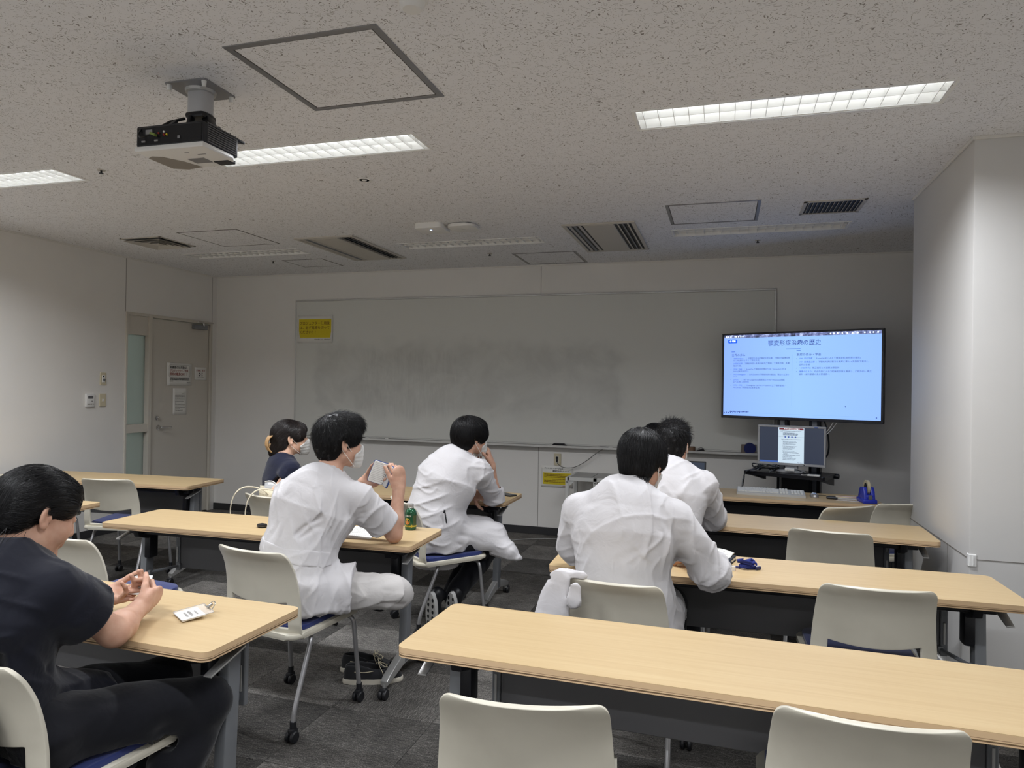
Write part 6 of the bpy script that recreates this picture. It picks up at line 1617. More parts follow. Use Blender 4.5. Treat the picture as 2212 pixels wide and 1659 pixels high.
# ---------------------------------------------------------------- man in short white tunic with a notebook
def build_p3():
    org = A_(-1.83, 2.8, 0); r = person(org, 'man in short-sleeved white tunic holding an open pocket notebook, bottle beside him')
    hc = A_(-1.757, 2.96, 1.205); R = frame((.50, .865, .02)); sc = 1.0
    neck = A_(-1.782, 2.895, 1.035); rr = nrm((.97, .12, 0)); fw = nrm((-.12, .97, 0)); up = A_(.1, .1, .98)
    hip, waist, chest = A_(-1.835, 2.755, .56), A_(-1.848, 2.785, .735), A_(-1.815, 2.85, .90)
    sr, sl = A_(-1.612, 2.915, .95), A_(-1.962, 2.875, .95)
    er, wr = A_(-1.517, 3.08, .762), A_(-1.517, 3.125, .975)
    el, wl = A_(-1.86, 3.13, .79), A_(-1.715, 3.14, .995)
    body = moved(head_prims(), hc, R, sc)+neck_prims(neck, hc, R, 1.0)+[cap(sl, sr, .05, k=.04), cap(neck, neck-A_(0, 0, .08), .062, k=.05)]
    body += arm_prims(sr, er, wr, .96)+arm_prims(sl, el, wl, .92)
    body += hand_prims(wr, (-.03, .03, 1), (-.88, .45, .1), 1, ((36, 62, 40), (44, 66, 40), (50, 66, 40), (56, 62, 40)), (.42, .88, .2), 6)
    body += hand_prims(wl, (.86, .12, .32), (.1, -.9, .35), -1, ((10, 18, 12), (14, 20, 12), (16, 22, 12), (20, 24, 12)), (.42, .75, .55), 10)
    sdf_obj('body', body+carve_t(2), (-2.1, 2.7, .68), (-1.4, 3.3, 1.36), .0034, M_skin, r, None, org)
    cr = flow_crown(hc, R, (0, -.06, .13), .6, .2)
    head_set(r, hc, R, sc, org, None, hair_short(.012, .004, -.098)+[ell((0, .06, .085), (.06, .06, .04), k=.02)], cr, 9000, .06, .012, .42, rad=.00055, seed=3, bump=.003, steps=7, liftw=lambda P: np.clip((((P-hc)@R)[:, 2]-.0)/.08, .12, 1.2))
    mask_obj(r, hc, R, sc, org)
    # tunic
    g = .02
    tp = [cap(hip+(waist-hip)*.4, waist, .150+g, .138+g, n=fw, fl=1.35, k=.05), cap(waist, chest, .138+g, .168+g, n=fw, fl=1.4, k=.05), cap(chest, chest+(neck-chest)*.6, .168+g, .12+g, n=fw, fl=1.35, k=.05)]
    tp += shoulder_prims(neck-A_(0, 0, .04), sl, sr, A_(0, 0, 1), .012)
    tp += sleeve(sr, er, wr, -.72, .017)+sleeve(sl, el, wl, -.72, .017)
    # skirt of the tunic flaring over the seat
    hp = A_(-1.83, 2.745, .56)
    tp += [cap(waist-A_(0, 0, .02), hp-A_(0, 0, .0), .155, .195, n=fw, fl=1.3, k=.04), cyl(hp+A_(0, 0, .06), hp+A_(.01, .0, -.088), .185, .215, .02, n=fw, fl=1.22, k=.03), cyl(A_(-1.77, 2.78, .55), A_(-1.60, 2.85, .545), .115, .128, .006, k=.03), plane((0, 0, .470), (0, 0, -1), '&', .012)]
    tp += [cap(neck-A_(0, 0, .005)+fw*.02, neck+A_(0, 0, .07)+fw*.04, .062, .075, k=.012, op='-')]
    bk = lambda u, v, d=.16: waist+rr*u+A_(0, 0, v)-fw*d*1.0
    X = lambda u, z, d=.0: A_(*(waist+(z-waist[2])/(chest[2]-waist[2])*(chest-waist)))*1.0+rr*u-fw*(.125+d)
    ds = addf(waves(2, 9, .13, .0025, (.3, .2, 1), 1.6), wrinkle(21, 5, .10, .007, (.55, .1, .8)), wrinkle(22, 3, .07, .004, (-.3, .1, .9)), folds([
        ((X(-.18, .775, -.03), X(0, .765), X(.18, .735, -.03)), .004, .0045), ((X(-.18, .715, -.03), X(0, .705), X(.18, .675, -.03)), .004, .0045), ((X(-.18, .745, -.03), X(0, .735), X(.18, .705, -.03)), .022, -.004),
        ((X(-.04, .70), X(-.07, .56, .04)), .008, .007), ((X(.02, .69), X(.0, .55, .05)), .008, .007), ((X(.06, .69), X(.05, .55, .05)), .008, .007),
        ((X(.0, .80), X(.05, .86), X(.10, .90)), .014, .010), ((X(.04, .80), X(.09, .85), X(.14, .865)), .012, .009), ((X(-.05, .79), X(-.04, .86), X(.02, .94)), .014, .008), ((X(.10, .78), X(.13, .84)), .012, .009), ((X(-.1, .80), X(-.08, .87)), .014, .008),
        ((sr+A_(-.035, -.07, .03), sr+A_(-.03, -.08, -.06), sr+A_(-.03, -.06, -.14)), .005, .005),
        ((sr+A_(.03, -.03, -.05), er+A_(-.02, -.06, .12)), .014, .006), ((sr+A_(.0, -.06, -.1), er+A_(.0, -.07, .09)), .012, -.005),
        ((X(.17, .78, -.05), X(.15, .66, -.02), X(.17, .54, .0)), .005, .004), ((X(.18, .62, -.03), X(.16, .56, -.0), X(.12, .5, .04)), .012, .008), ((X(-.1, .5, .09), X(.0, .495, .1), X(.14, .5, .06)), .012, .008)]))
    sdf_obj('tunic', tp+carve('c4')+carve_t(2), (-2.2, 2.4, .44), (-1.4, 3.2, 1.14), .0046, M_coat, r, ds, org)
    # half belt across the back, standing a little proud
    nb = nrm(A_(.16, .05, 1)); c0 = X(0, .735)
    bp_ = [Prim((lambda Q, f=q.f: f(Q)-.0035), q.op, q.k) for q in tp[:3]+[tp[-5]]]+[plane(c0+nb*.031, nb, '&', .002), plane(c0-nb*.031, -nb, '&', .002), plane(waist-fw*.035, fw, '&', .002)]
    sdf_obj('back_belt', bp_, (-2.15, 2.5, .6), (-1.55, 2.95, .9), .0046, M_coat, r, addf(waves(2, 9, .13, .0025, (.3, .2, 1), 1.6), wrinkle(21, 5, .10, .005, (.55, .1, .8))), org)
    # collar band of the tunic
    bm = B(); tube(bm, [Vector(neck+rr*.066*math.cos(a)+fw*(.07*math.sin(a)+.012)+A_(0, 0, .005-.018*math.sin(a))-org) for a in [2*PI*q/24 for q in range(24)]], .0065, 8, False, True); obj('collar_edge', bm, M_coat, r, smooth=180)
    # crossed legs on the seat, white trousers
    hr, hl = A_(-1.745, 2.80, .54), A_(-1.93, 2.80, .54); kr, kl = A_(-1.43, 2.925, .535), A_(-2.08, 3.06, .55)
    ar, al = A_(-1.72, 3.04, .50), A_(-1.70, 2.93, .515)
    tr = [cap(hr, kr, .098, .074, k=.03), cap(kr, kr+(ar-kr)*.4+A_(0, .02, -.01), .072, .068, k=.03), cap(kr+(ar-kr)*.4+A_(0, .02, -.01), ar, .068, .055, k=.03), cap(hl, kl, .095, .072, k=.03), cap(kl, al, .07, .055, k=.03), cap(hr, hl, .105, k=.05), plane((0, 0, .462), (0, 0, -1), '&', .02)]
    tf = folds([((kr+A_(-.02, -.08, .03), kr+A_(.04, -.05, .02), kr+A_(.065, .0, -.02)), .010, .006), ((kr+A_(-.05, -.09, -.03), kr+A_(.02, -.08, -.03), kr+A_(.06, -.03, -.04)), .010, .006), ((kr+A_(-.2, -.02, .09), kr+A_(-.05, .03, .078)), .01, .006), ((kr+A_(-.24, .02, .085), kr+A_(-.1, .06, .07)), .01, .006), ((kr+A_(-.28, -.1, -.02), kr+A_(-.05, -.08, -.05)), .005, .003)])
    sdf_obj('trousers', tr+carve('c4'), (-2.3, 2.55, .4), (-1.25, 3.3, .72), .0052, M_wtrous, r, addf(waves(6, 8, .1, .003), wrinkle(24, 4, .09, .006, (.9, .4, .1)), wrinkle(25, 3, .05, .003, (.2, .5, .9)), tf), org)
    for nm, a_, d_ in (('foot', ar, (-.14, -.03, -.03)), ('foot', al, (.15, .08, -.075))):
        sdf_obj(nm, [cap(a_, a_+A_(*d_)*.4, .042, .042, k=.02), cap(a_+A_(*d_)*.3, a_+A_(*d_), .04, .032, k=.02)], a_-.24, a_+.24, .006, mat('black sock', srgb(18, 18, 22), .9), r, None, org, label='foot in a black sock')
    # pocket notebook
    c = A_(-1.592, 3.115, 1.045); b = empty('pocket_notebook', c, 0, 'open ring-bound pocket notebook with blue cover in the hands of the man', 'notebook')
    ux = nrm((.80, .55, -.34)); uy = nrm((.36, .05, .93)); uy = nrm(uy-ux*(uy@ux)); uz = np.cross(ux, uy)
    M = Matrix(((ux[0], uy[0], uz[0], 0), (ux[1], uy[1], uz[1], 0), (ux[2], uy[2], uz[2], 0), (0, 0, 0, 1)))
    bm = B(); prism(bm, rrect(.074, .106, .008, 4, -.030, 0), -.002, .003, M); obj('left_pages', bm, M_paper, b)
    bm = B()
    for q in range(11):
        y_ = -.042+.0085*q; quad_xyz(bm, *[M @ Vector(p) for p in ((-.062, y_-.0004, .0034), (.001, y_-.0004, .0034), (.001, y_+.0004, .0034), (-.062, y_+.0004, .0034))])
    obj('ruled_lines', bm, M_inkgrey, b, kind='stuff')
    M2 = M @ T(.012, 0, 0) @ Matrix.Rotation(-1.15, 4, 'Y')
    bm = B(); prism(bm, rrect(.034, .106, .006, 4, .018, 0), 0, .004, M2); obj('right_pages', bm, mat('grey page stack', srgb(190, 190, 190), .7), b)
    bm = B(); prism(bm, rrect(.04, .112, .007, 4, .021, 0), -.0035, -.0005, M2); prism(bm, rrect(.078, .112, .008, 4, -.03, 0), -.0055, -.0025, M); obj('cover', bm, mat('blue cover', srgb(38, 66, 130), .4), b)
    for q in range(9):
        bm = B(); y_ = -.042+.0105*q; tube(bm, [M @ Vector((.004+.006*math.cos(a), y_, .002+.006*math.sin(a))) for a in [2*PI*k/10 for k in range(10)]], .0009, 5, False, True); obj('ring', bm, M_black, b, smooth=180)
    return r
build_p3()
# ---------------------------------------------------------------- men in white lab coats
def coat_torso(hip, waist, chest, neck, sl, sr, rr, fw, g=.026):
    P = torso_prims(hip, waist, chest, neck, rr, fw, g)+shoulder_prims(neck-A_(0, 0, .035), sl, sr, A_(0, 0, 1), .014)
    P += [cap(neck-A_(0, 0, .0)+fw*.02, neck+A_(0, 0, .07)+fw*.04, .06, .074, k=.01, op='-')]
    return P
def collar(r, neck, rr, fw, org, h=.03):
    bm = B(); n = 28; rings = []
    for z, k in ((-.028, 1.12), (-.005, 1.03), (h*.55, .98), (h*.6, .94), (-.01, .95)):
        rings.append([bm.verts.new(Vector(neck+rr*.066*k*math.cos(a)+fw*(.072*k*math.sin(a)+.014)+A_(0, 0, z-.026*math.sin(a))-org)) for a in [PI*.5+2*PI*q/n for q in range(n)]])
    for a_, b_ in zip(rings, rings[1:]):
        for q in range(n): bm.faces.new((a_[q], a_[(q+1) % n], b_[(q+1) % n], b_[q]))
    return obj('collar', bm, M_coat, r, smooth=180)
def build_p5():
    org = A_(-.36, 2.8, 0); r = person(org, 'man in a white lab coat seen from behind, nearest of those on the right')
    hc = A_(-.322, 2.93, 1.188); R = frame((.22, .95, -.22)); neck = A_(-.372, 2.845, 1.062); rr = nrm((.99, .05, 0)); fw = nrm((-.05, .99, 0))
    hip, waist, chest = A_(-.365, 2.79, .56), A_(-.375, 2.775, .73), A_(-.37, 2.80, .90)
    sl, sr = A_(-.558, 2.84, .975), A_(-.182, 2.835, .97); er, wr, el, wl = A_(-.038, 2.895, .765), A_(-.13, 3.10, .765), A_(-.60, 2.90, .82), A_(-.47, 3.08, .765)
    body = moved(head_prims(), hc, R)+neck_prims(neck, hc, R)+[cap(sl, sr, .05, k=.04), cap(neck, neck-A_(0, 0, .08), .062, k=.05)]+arm_prims(sr, er, wr, .95)+arm_prims(sl, el, wl, .95)
    body += hand_prims(wr, (-.5, .85, -.05), (.1, .1, -1), 1, ((20, 30, 20),)*4)+hand_prims(wl, (.4, .9, -.1), (-.1, .1, -1), -1, ((20, 30, 20),)*4)
    sdf_obj('body', body+carve_t(5), (-.8, 2.6, .68), (.1, 3.35, 1.34), .0042, M_skin, r, None, org)
    hair = [ell((0, -.016, .042), (.09, .108, .092), k=.02), ell((0, -.058, -.022), (.07, .058, .085), k=.03), ell((0, .04, .062), (.072, .08, .05), k=.03)]+[ell((s*.072, .012, .012), (.022, .055, .048), k=.025) for s in (-1, 1)]
    hair += [ell((0, .122, -.045), (.072, .08, .085), k=.012, op='-'), ell((.1, -.01, -.05), (.028, .022, .03), k=.01, op='-'), plane((0, 0, -.088), (0, .15, -1), '&', .02)]
    head_set(r, hc, R, 1.0, org, None, hair, flow_crown(hc, R, (0, -.03, .14), 1.0, .1), 5000, .075, .005, .12, rad=.0007, seed=5, bump=.0008, steps=8)
    hw = moved(hair, hc, R)
    bm = B(); rs = random.Random(2)
    for q in range(46):      # ragged ends over the collar
        a = -2.5+1.9*q/45; p = A_(.08*math.cos(a)*1.0, -.055+.055*math.sin(a), -.078); tube(bm, spline([Vector(hc+R@(p*A_(1, 1, 1)+A_(rs.uniform(-.004, .004), -.003*k, -.012*k*rs.uniform(.6, 1.3)))-org) for k in range(4)], 3), [.0022*(1-.08*k) for k in range(10)], 5)
    obj('hair_ends', bm, M_hair, r, kind='stuff')
    mask_obj(r, hc, R, 1.0, org, .0045)
    tp = coat_torso(hip, waist, chest, neck, sl, sr, rr, fw, .03)+sleeve(sr, er, wr, .30, .026)+sleeve(sl, el, wl, .36, .024)
    tp += [cap(hip+A_(0, 0, .03), hip-A_(0, 0, .09), .195, .215, n=fw, fl=1.25, k=.05), cap(hip+A_(.1, .05, -.0), A_(-.24, 3.1, .53), .115, .10, k=.05), cap(hip+A_(-.1, .05, 0), A_(-.48, 3.1, .53), .115, .10, k=.05), cap(hip+A_(.17, .0, -.05), hip+A_(.215, .07, -.20), .07, .05, n=(1, 0, 0), fl=2.0, k=.04)]
    Xb = lambda u, z, d=0: A_(-.372+u, 2.775+.08*(z-.73)/.3-.135-d, z)
    ds = addf(waves(4, 8, .16, .0026), wrinkle(31, 4, .12, .006, (.3, .1, .9)), wrinkle(32, 3, .08, .004, (.7, .1, .6)), folds([((Xb(.01, 1.06, -.03), Xb(.0, .98, .02), Xb(-.02, .85, .02), Xb(-.03, .66, .02)), .007, -.0038), ((Xb(.018, 1.0, .02), Xb(-.012, .85, .02), Xb(-.022, .66, .02)), .003, .003),
        ((Xb(-.17, .985, -.03), Xb(0, .975, .02), Xb(.17, .94, -.02)), .004, .0025), ((Xb(.16, .95, -.02), Xb(.165, .88, -.02), Xb(.15, .80, -.03)), .005, .005), ((Xb(.15, .82, 0), Xb(.08, .87, .02), Xb(.03, .92, .02)), .012, -.005), ((Xb(.16, .80, 0), Xb(.10, .82, .02), Xb(.05, .89, .02)), .013, .006), ((Xb(.02, .83, .02), Xb(.06, .76, .02), Xb(.08, .70, .02)), .014, -.005), ((Xb(.15, .78, 0), Xb(.09, .77, .02)), .012, .007),
        ((Xb(-.165, .93, -.02), Xb(-.16, .86, -.01), Xb(-.15, .74, -.01)), .008, .007), ((Xb(-.14, .9, .01), Xb(-.1, .84, .02)), .012, .005),
        ((sr+A_(.05, -.05, .0), sr+A_(.08, -.05, -.1), er+A_(.03, -.06, .05)), .004, .004), ((sr+A_(.0, -.06, -.06), er+A_(-.05, -.05, .1)), .014, .007), ((sr+A_(.02, -.07, -.02), er+A_(-.02, -.06, .14)), .012, -.005), ((er+A_(-.07, .0, .02), er+A_(-.01, -.06, .0)), .010, .006), ((sl+A_(-.05, -.04, -.05), el+A_(.03, -.06, .04)), .012, .006)]))
    ds2 = folds([((A_(-.03, 2.84, .79), A_(.0, 2.9, .71)), .006, .004)])
    sdf_obj('lab_coat', tp+carve('c7')+carve_t(5), (-.85, 2.45, .30), (.16, 3.3, 1.16), .0046, M_coat, r, addf(ds, ds2), org)
    collar(r, neck, rr, fw, org)
    sdf_obj('trousers', leg_prims(A_(-.27, 2.85, .54), A_(-.22, 3.22, .52), A_(-.20, 3.12, .1), .012)+leg_prims(A_(-.46, 2.85, .54), A_(-.50, 3.22, .52), A_(-.52, 3.12, .1), .012)+carve('c7', False), (-.7, 2.7, .02), (0, 3.4, .7), .008, M_trous, r, None, org)
    for x_ in (-.20, -.52): plain_shoe(r, 'shoe', A_(x_, 3.07, .036), A_(x_, 3.33, .036), A_(0, 0, 1), M_black, org)
    # spare coat hanging over the chair's left corner
    o2 = A_(-.54, 2.5, .8); c = empty('spare_coat', o2, 0, 'white coat draped over the left corner of the chair below the nearest lab coat man', 'coat')
    cf = [cap(A_(-.49, 2.53, .795), A_(-.575, 2.55, .785), .018, .022, k=.02), cap(A_(-.5, 2.475, .765), A_(-.505, 2.47, .73), .02, .03, n=(0, 1, 0), fl=2.5, k=.02), cap(A_(-.575, 2.52, .77), A_(-.605, 2.50, .56), .045, .085, n=(.2, 1, 0), fl=2.6, k=.03), cap(A_(-.605, 2.50, .56), A_(-.63, 2.52, .36), .085, .10, n=(.2, 1, 0), fl=2.6, k=.03)]
    sdf_obj('cloth', cf+carve('c7'), (-.8, 2.36, .24), (-.4, 2.68, .84), .0045, M_coat, c, addf(waves(9, 6, .09, .003), wrinkle(36, 4, .06, .005, (.1, .1, 1)), folds([((A_(-.57, 2.47, .77), A_(-.585, 2.45, .6), A_(-.58, 2.46, .4)), .012, -.012), ((A_(-.60, 2.49, .75), A_(-.625, 2.45, .58), A_(-.65, 2.47, .4)), .012, .010), ((A_(-.545, 2.47, .74), A_(-.55, 2.46, .5)), .01, .008)])), o2)
    return r
def build_p4():
    org = A_(-1.68, 4.08, 0); r = person(org, 'man in a white lab coat leaning on the table with a hand to his chin')
    hc = A_(-1.545, 4.19, 1.165); R = frame((.53, .85, .04)); neck = A_(-1.602, 4.14, 1.03); rr = nrm((.97, -.08, 0)); fw = nrm((.08, .97, 0))
    hip, waist, chest = A_(-1.71, 4.05, .56), A_(-1.71, 4.05, .73), A_(-1.655, 4.09, .89)
    sl, sr = A_(-1.765, 4.14, .95), A_(-1.455, 4.13, .95); er, wr, el, wl = A_(-1.435, 4.36, .765), A_(-1.432, 4.30, .978), A_(-1.68, 4.36, .775), A_(-1.575, 4.35, .775)
    body = moved(head_prims(), hc, R)+neck_prims(neck, hc, R)+[cap(sl, sr, .05, k=.04), cap(neck, neck-A_(0, 0, .08), .062, k=.05)]+arm_prims(sr, er, wr, .93)+arm_prims(sl, el, wl, .9)
    body += hand_prims(wr, (-.25, -.05, 1), (-.8, -.3, -.1), 1, ((40, 60, 40), (50, 66, 40), (56, 70, 40), (60, 70, 40)), (.5, .8, .3), 10)+hand_prims(wl, (.9, -.15, -.05), (0, .6, -.7), -1, ((48, 60, 40),)*4, spread=.01)
    sdf_obj('body', body+carve_t(4), (-2.0, 3.9, .66), (-1.25, 4.55, 1.33), .0042, M_skin, r, None, org)
    hair = [ell((0, -.016, .042), (.09, .11, .092), k=.02), ell((0, -.058, -.012), (.085, .062, .082), k=.03), ell((0, .045, .06), (.074, .078, .05), k=.03)]+[ell((s*.07, .03, .015), (.024, .062, .056), k=.025) for s in (-1, 1)]
    hair += [ell((0, .128, -.04), (.072, .08, .085), k=.012, op='-'), ell((.1, .012, -.05), (.032, .03, .04), k=.01, op='-'), ell((-.1, .012, -.05), (.032, .03, .04), k=.01, op='-'), plane((0, 0, -.088), (0, .1, -1), '&', .014)]
    head_set(r, hc, R, 1.0, org, None, hair, flow_crown(hc, R, (0, -.03, .14), 1.0, .15), 4200, .075, .004, .08, rad=.0008, seed=7, bump=.0006, steps=8)
    mask_obj(r, hc, R, 1.0, org, .0045, drop=.012)
    tp = coat_torso(hip, waist, chest, neck, sl, sr, rr, fw, .026)+sleeve(sr, er, wr, .22, .02)+sleeve(sl, el, wl, .6, .018)
    tp += [cap(hip+A_(0, 0, .04), hip-A_(0, 0, .05), .18, .2, n=fw, fl=1.2, k=.05), cap(hip+A_(.06, .02, .0), A_(-1.38, 4.19, .535), .125, .095, k=.05), cap(A_(-1.40, 4.18, .53), A_(-1.25, 4.15, .46), .085, .05, k=.05), cap(A_(-1.30, 4.16, .48), A_(-1.19, 4.14, .435), .05, .012, k=.04), cap(hip+A_(-.05, .08, 0), A_(-1.5, 4.35, .545), .11, .09, k=.05), plane((0, 0, .462), nrm((.30, 0, -1)), '&', .02)]
    tp = tp[:-1]
    Xb = lambda u, z, d=0: A_(*(waist+(z-.73)/.16*(chest-waist)))+rr*u-fw*(.15+d)
    ds = addf(waves(11, 8, .12, .0025), wrinkle(33, 5, .11, .007, (.9, .1, .25)), folds([((Xb(-.06, .99, -.03), Xb(-.08, .88, .0), Xb(-.11, .72, 0)), .006, -.003), ((Xb(.1, .93, -.02), Xb(.08, .84, 0), Xb(.05, .76, 0)), .004, .004)]+[((Xb(-.02+.02*q, .70+.035*q, .01), Xb(.06+.01*q, .71+.035*q, .01), Xb(.14, .725+.03*q, -.02)), .011, .006) for q in range(5)]
        +[((A_(-1.60, 3.95, .60), A_(-1.46, 4.03, .56), A_(-1.33, 4.07, .50)), .014, .007), ((A_(-1.62, 3.93, .56), A_(-1.46, 4.01, .5)), .012, .007), ((A_(-1.56, 4.0, .66), A_(-1.42, 4.08, .61)), .012, .006), ((sr+A_(.0, -.06, .02), sr+A_(-.02, -.06, -.08)), .005, .005), ((sr+A_(.03, -.03, -.04), er+A_(.0, -.06, .05)), .012, .005), ((er+A_(-.05, -.04, .02), er+A_(.04, -.04, .03)), .008, .005)]))
    sdf_obj('lab_coat', tp+carve('c6')+carve_t(4), (-2.05, 3.75, .36), (-1.1, 4.6, 1.14), .0056, M_coat, r, ds, org)
    collar(r, neck, rr, fw, org, .022)
    bm = B(); p0 = Vector(A_(-1.588, 3.925, .70)-org); tube(bm, [p0+Vector((-.008, -.01, .034)), p0+Vector((.008, -.016, -.04))], .0042, 8); box(bm, p0+Vector((-.006, -.018, .03)), (.012, .006, .02), (0, .2, 0), .002); obj('pen', bm, M_black, r, label='black pen clipped at the coat pocket')
    hr, hl = A_(-1.63, 4.03, .53), A_(-1.75, 4.15, .53); kr, kl = A_(-1.40, 4.21, .49), A_(-1.50, 4.36, .50); ar, al = A_(-1.61, 4.11, .16), A_(-1.66, 4.2, .15)
    sdf_obj('trousers', leg_prims(hr, kr, ar, .012)+leg_prims(hl, kl, al, .012)+carve('c6', False), (-1.95, 3.85, .05), (-1.2, 4.6, .7), .0075, M_trous, r, waves(3, 6, .1, .003), org)
    M_so = mat('white sneaker rubber', srgb(205, 205, 203), .6)
    for hl_, to_ in ((A_(-1.675, 3.985, .235), A_(-1.70, 4.045, .03)), (A_(-1.575, 4.065, .225), A_(-1.60, 4.125, .03))):
        dd = nrm(to_-hl_); s_, so, c, X, d, u = plain_shoe(r, 'sneaker', hl_, to_+dd*.035, np.cross(A_(.95, -.3, 0), dd), M_black, org, M_so)
        bm = B()
        for q in range(5):
            for s in (-1, 1):
                cc = c+d*(-.08+.042*q)+X*s*.017-u*.0065
                lathe(bm, [(0, -.0012), (.009, -.0012), (.009, .002), (0, .002)], 10, Matrix(((X[0], d[0], u[0], cc[0]), (X[1], d[1], u[1], cc[1]), (X[2], d[2], u[2], cc[2]), (0, 0, 0, 1))) @ Matrix.Diagonal((.8, 1.5, 1, 1)))
        obj('tread_lug', bm, M_black, so, kind='stuff')
    return r
def build_p6():
    org = A_(-.28, 3.8, 0); r = person(org, 'man in a white lab coat with short spiky hair, seen past the nearest man')
    hc = A_(-.268, 3.975, 1.172); R = frame((.10, .97, -.12)); neck = A_(-.285, 3.91, 1.05); rr = A_(1, 0, 0); fw = A_(0, 1, 0)
    hip, waist, chest = A_(-.28, 3.78, .56), A_(-.285, 3.80, .73), A_(-.285, 3.86, .90)
    sl, sr = A_(-.47, 3.90, .975), A_(-.105, 3.90, .97); er, wr, el, wl = A_(-.045, 4.07, .77), A_(-.16, 4.22, .765), A_(-.52, 4.08, .77), A_(-.38, 4.23, .765)
    body = moved(head_prims(), hc, R)+neck_prims(neck, hc, R)+[cap(sl, sr, .05, k=.04), cap(neck, neck-A_(0, 0, .08), .062, k=.05)]+arm_prims(sr, er, wr, .95)+arm_prims(sl, el, wl, .95)
    body += hand_prims(wr, (-.8, .5, 0), (.1, .1, -1), 1, ((20, 30, 20),)*4)+hand_prims(wl, (.5, .8, 0), (-.1, .1, -1), -1, ((20, 30, 20),)*4)
    sdf_obj('body', body+carve_t(6), (-.75, 3.65, .68), (.1, 4.45, 1.33), .005, M_skin, r, None, org)
    hair = hair_short(.012, .0, -.09)
    head_set(r, hc, R, 1.0, org, None, hair, lambda P: flow_crown(hc, R, (0, -.06, .12), .35, .1)(P)+R@A_(.25, .2, .3), 4200, .045, .020, .35, rad=.0009, seed=9, bump=.002, steps=5, liftw=lambda P: np.clip((((P-hc)@R)@A_(.3, .1, 1)-.05)/.05, .06, 1.1))
    mask_obj(r, hc, R, 1.0, org, .006)
    tp = coat_torso(hip, waist, chest, neck, sl, sr, rr, fw, .028)+sleeve(sr, er, wr, .34, .024)+sleeve(sl, el, wl, .3, .024)
    tp += [cap(hip+A_(0, 0, .03), hip-A_(0, 0, .06), .19, .21, n=fw, fl=1.25, k=.05), cap(hip+A_(.1, .05, -.0), A_(-.18, 4.05, .53), .115, .10, k=.05), cap(hip+A_(-.1, .05, 0), A_(-.4, 4.05, .53), .115, .10, k=.05)]
    Xb = lambda u, z, d=0: A_(-.285+u, 3.80+.06*(z-.73)/.17-.15-d, z)
    ds = addf(waves(14, 8, .14, .003), wrinkle(34, 4, .11, .006, (.4, .1, .8)), folds([((Xb(.155, .96, -.03), Xb(.16, .86, -.02), Xb(.12, .78, -.0)), .005, .005), ((Xb(-.02, 1.0, 0), Xb(-.02, .85, 0), Xb(-.02, .7, 0)), .005, -.003), ((Xb(.1, .98, -.01), Xb(.03, .9, .0)), .014, -.005), ((Xb(.14, .86, 0), Xb(.06, .92, 0)), .012, .006), ((sr+A_(.04, -.04, -.03), er+A_(.0, -.06, .06)), .012, .006), ((sr+A_(.07, -.0, -.06), er+A_(.05, -.03, .05)), .005, .004)]))
    sdf_obj('lab_coat', tp+carve('c16')+carve_t(6), (-.75, 3.5, .36), (.15, 4.4, 1.15), .006, M_coat, r, ds, org)
    collar(r, neck, rr, fw, org)
    sdf_obj('trousers', leg_prims(A_(-.19, 3.8, .54), A_(-.16, 4.19, .52), A_(-.16, 4.1, .1), .012)+leg_prims(A_(-.38, 3.8, .54), A_(-.42, 4.19, .52), A_(-.42, 4.1, .1), .012)+carve('c16', False), (-.6, 3.6, .02), (.05, 4.35, .7), .01, M_trous, r, None, org)
    for x_ in (-.16, -.42): plain_shoe(r, 'shoe', A_(x_, 4.05, .036), A_(x_, 4.31, .036), A_(0, 0, 1), M_black, org)
    return r
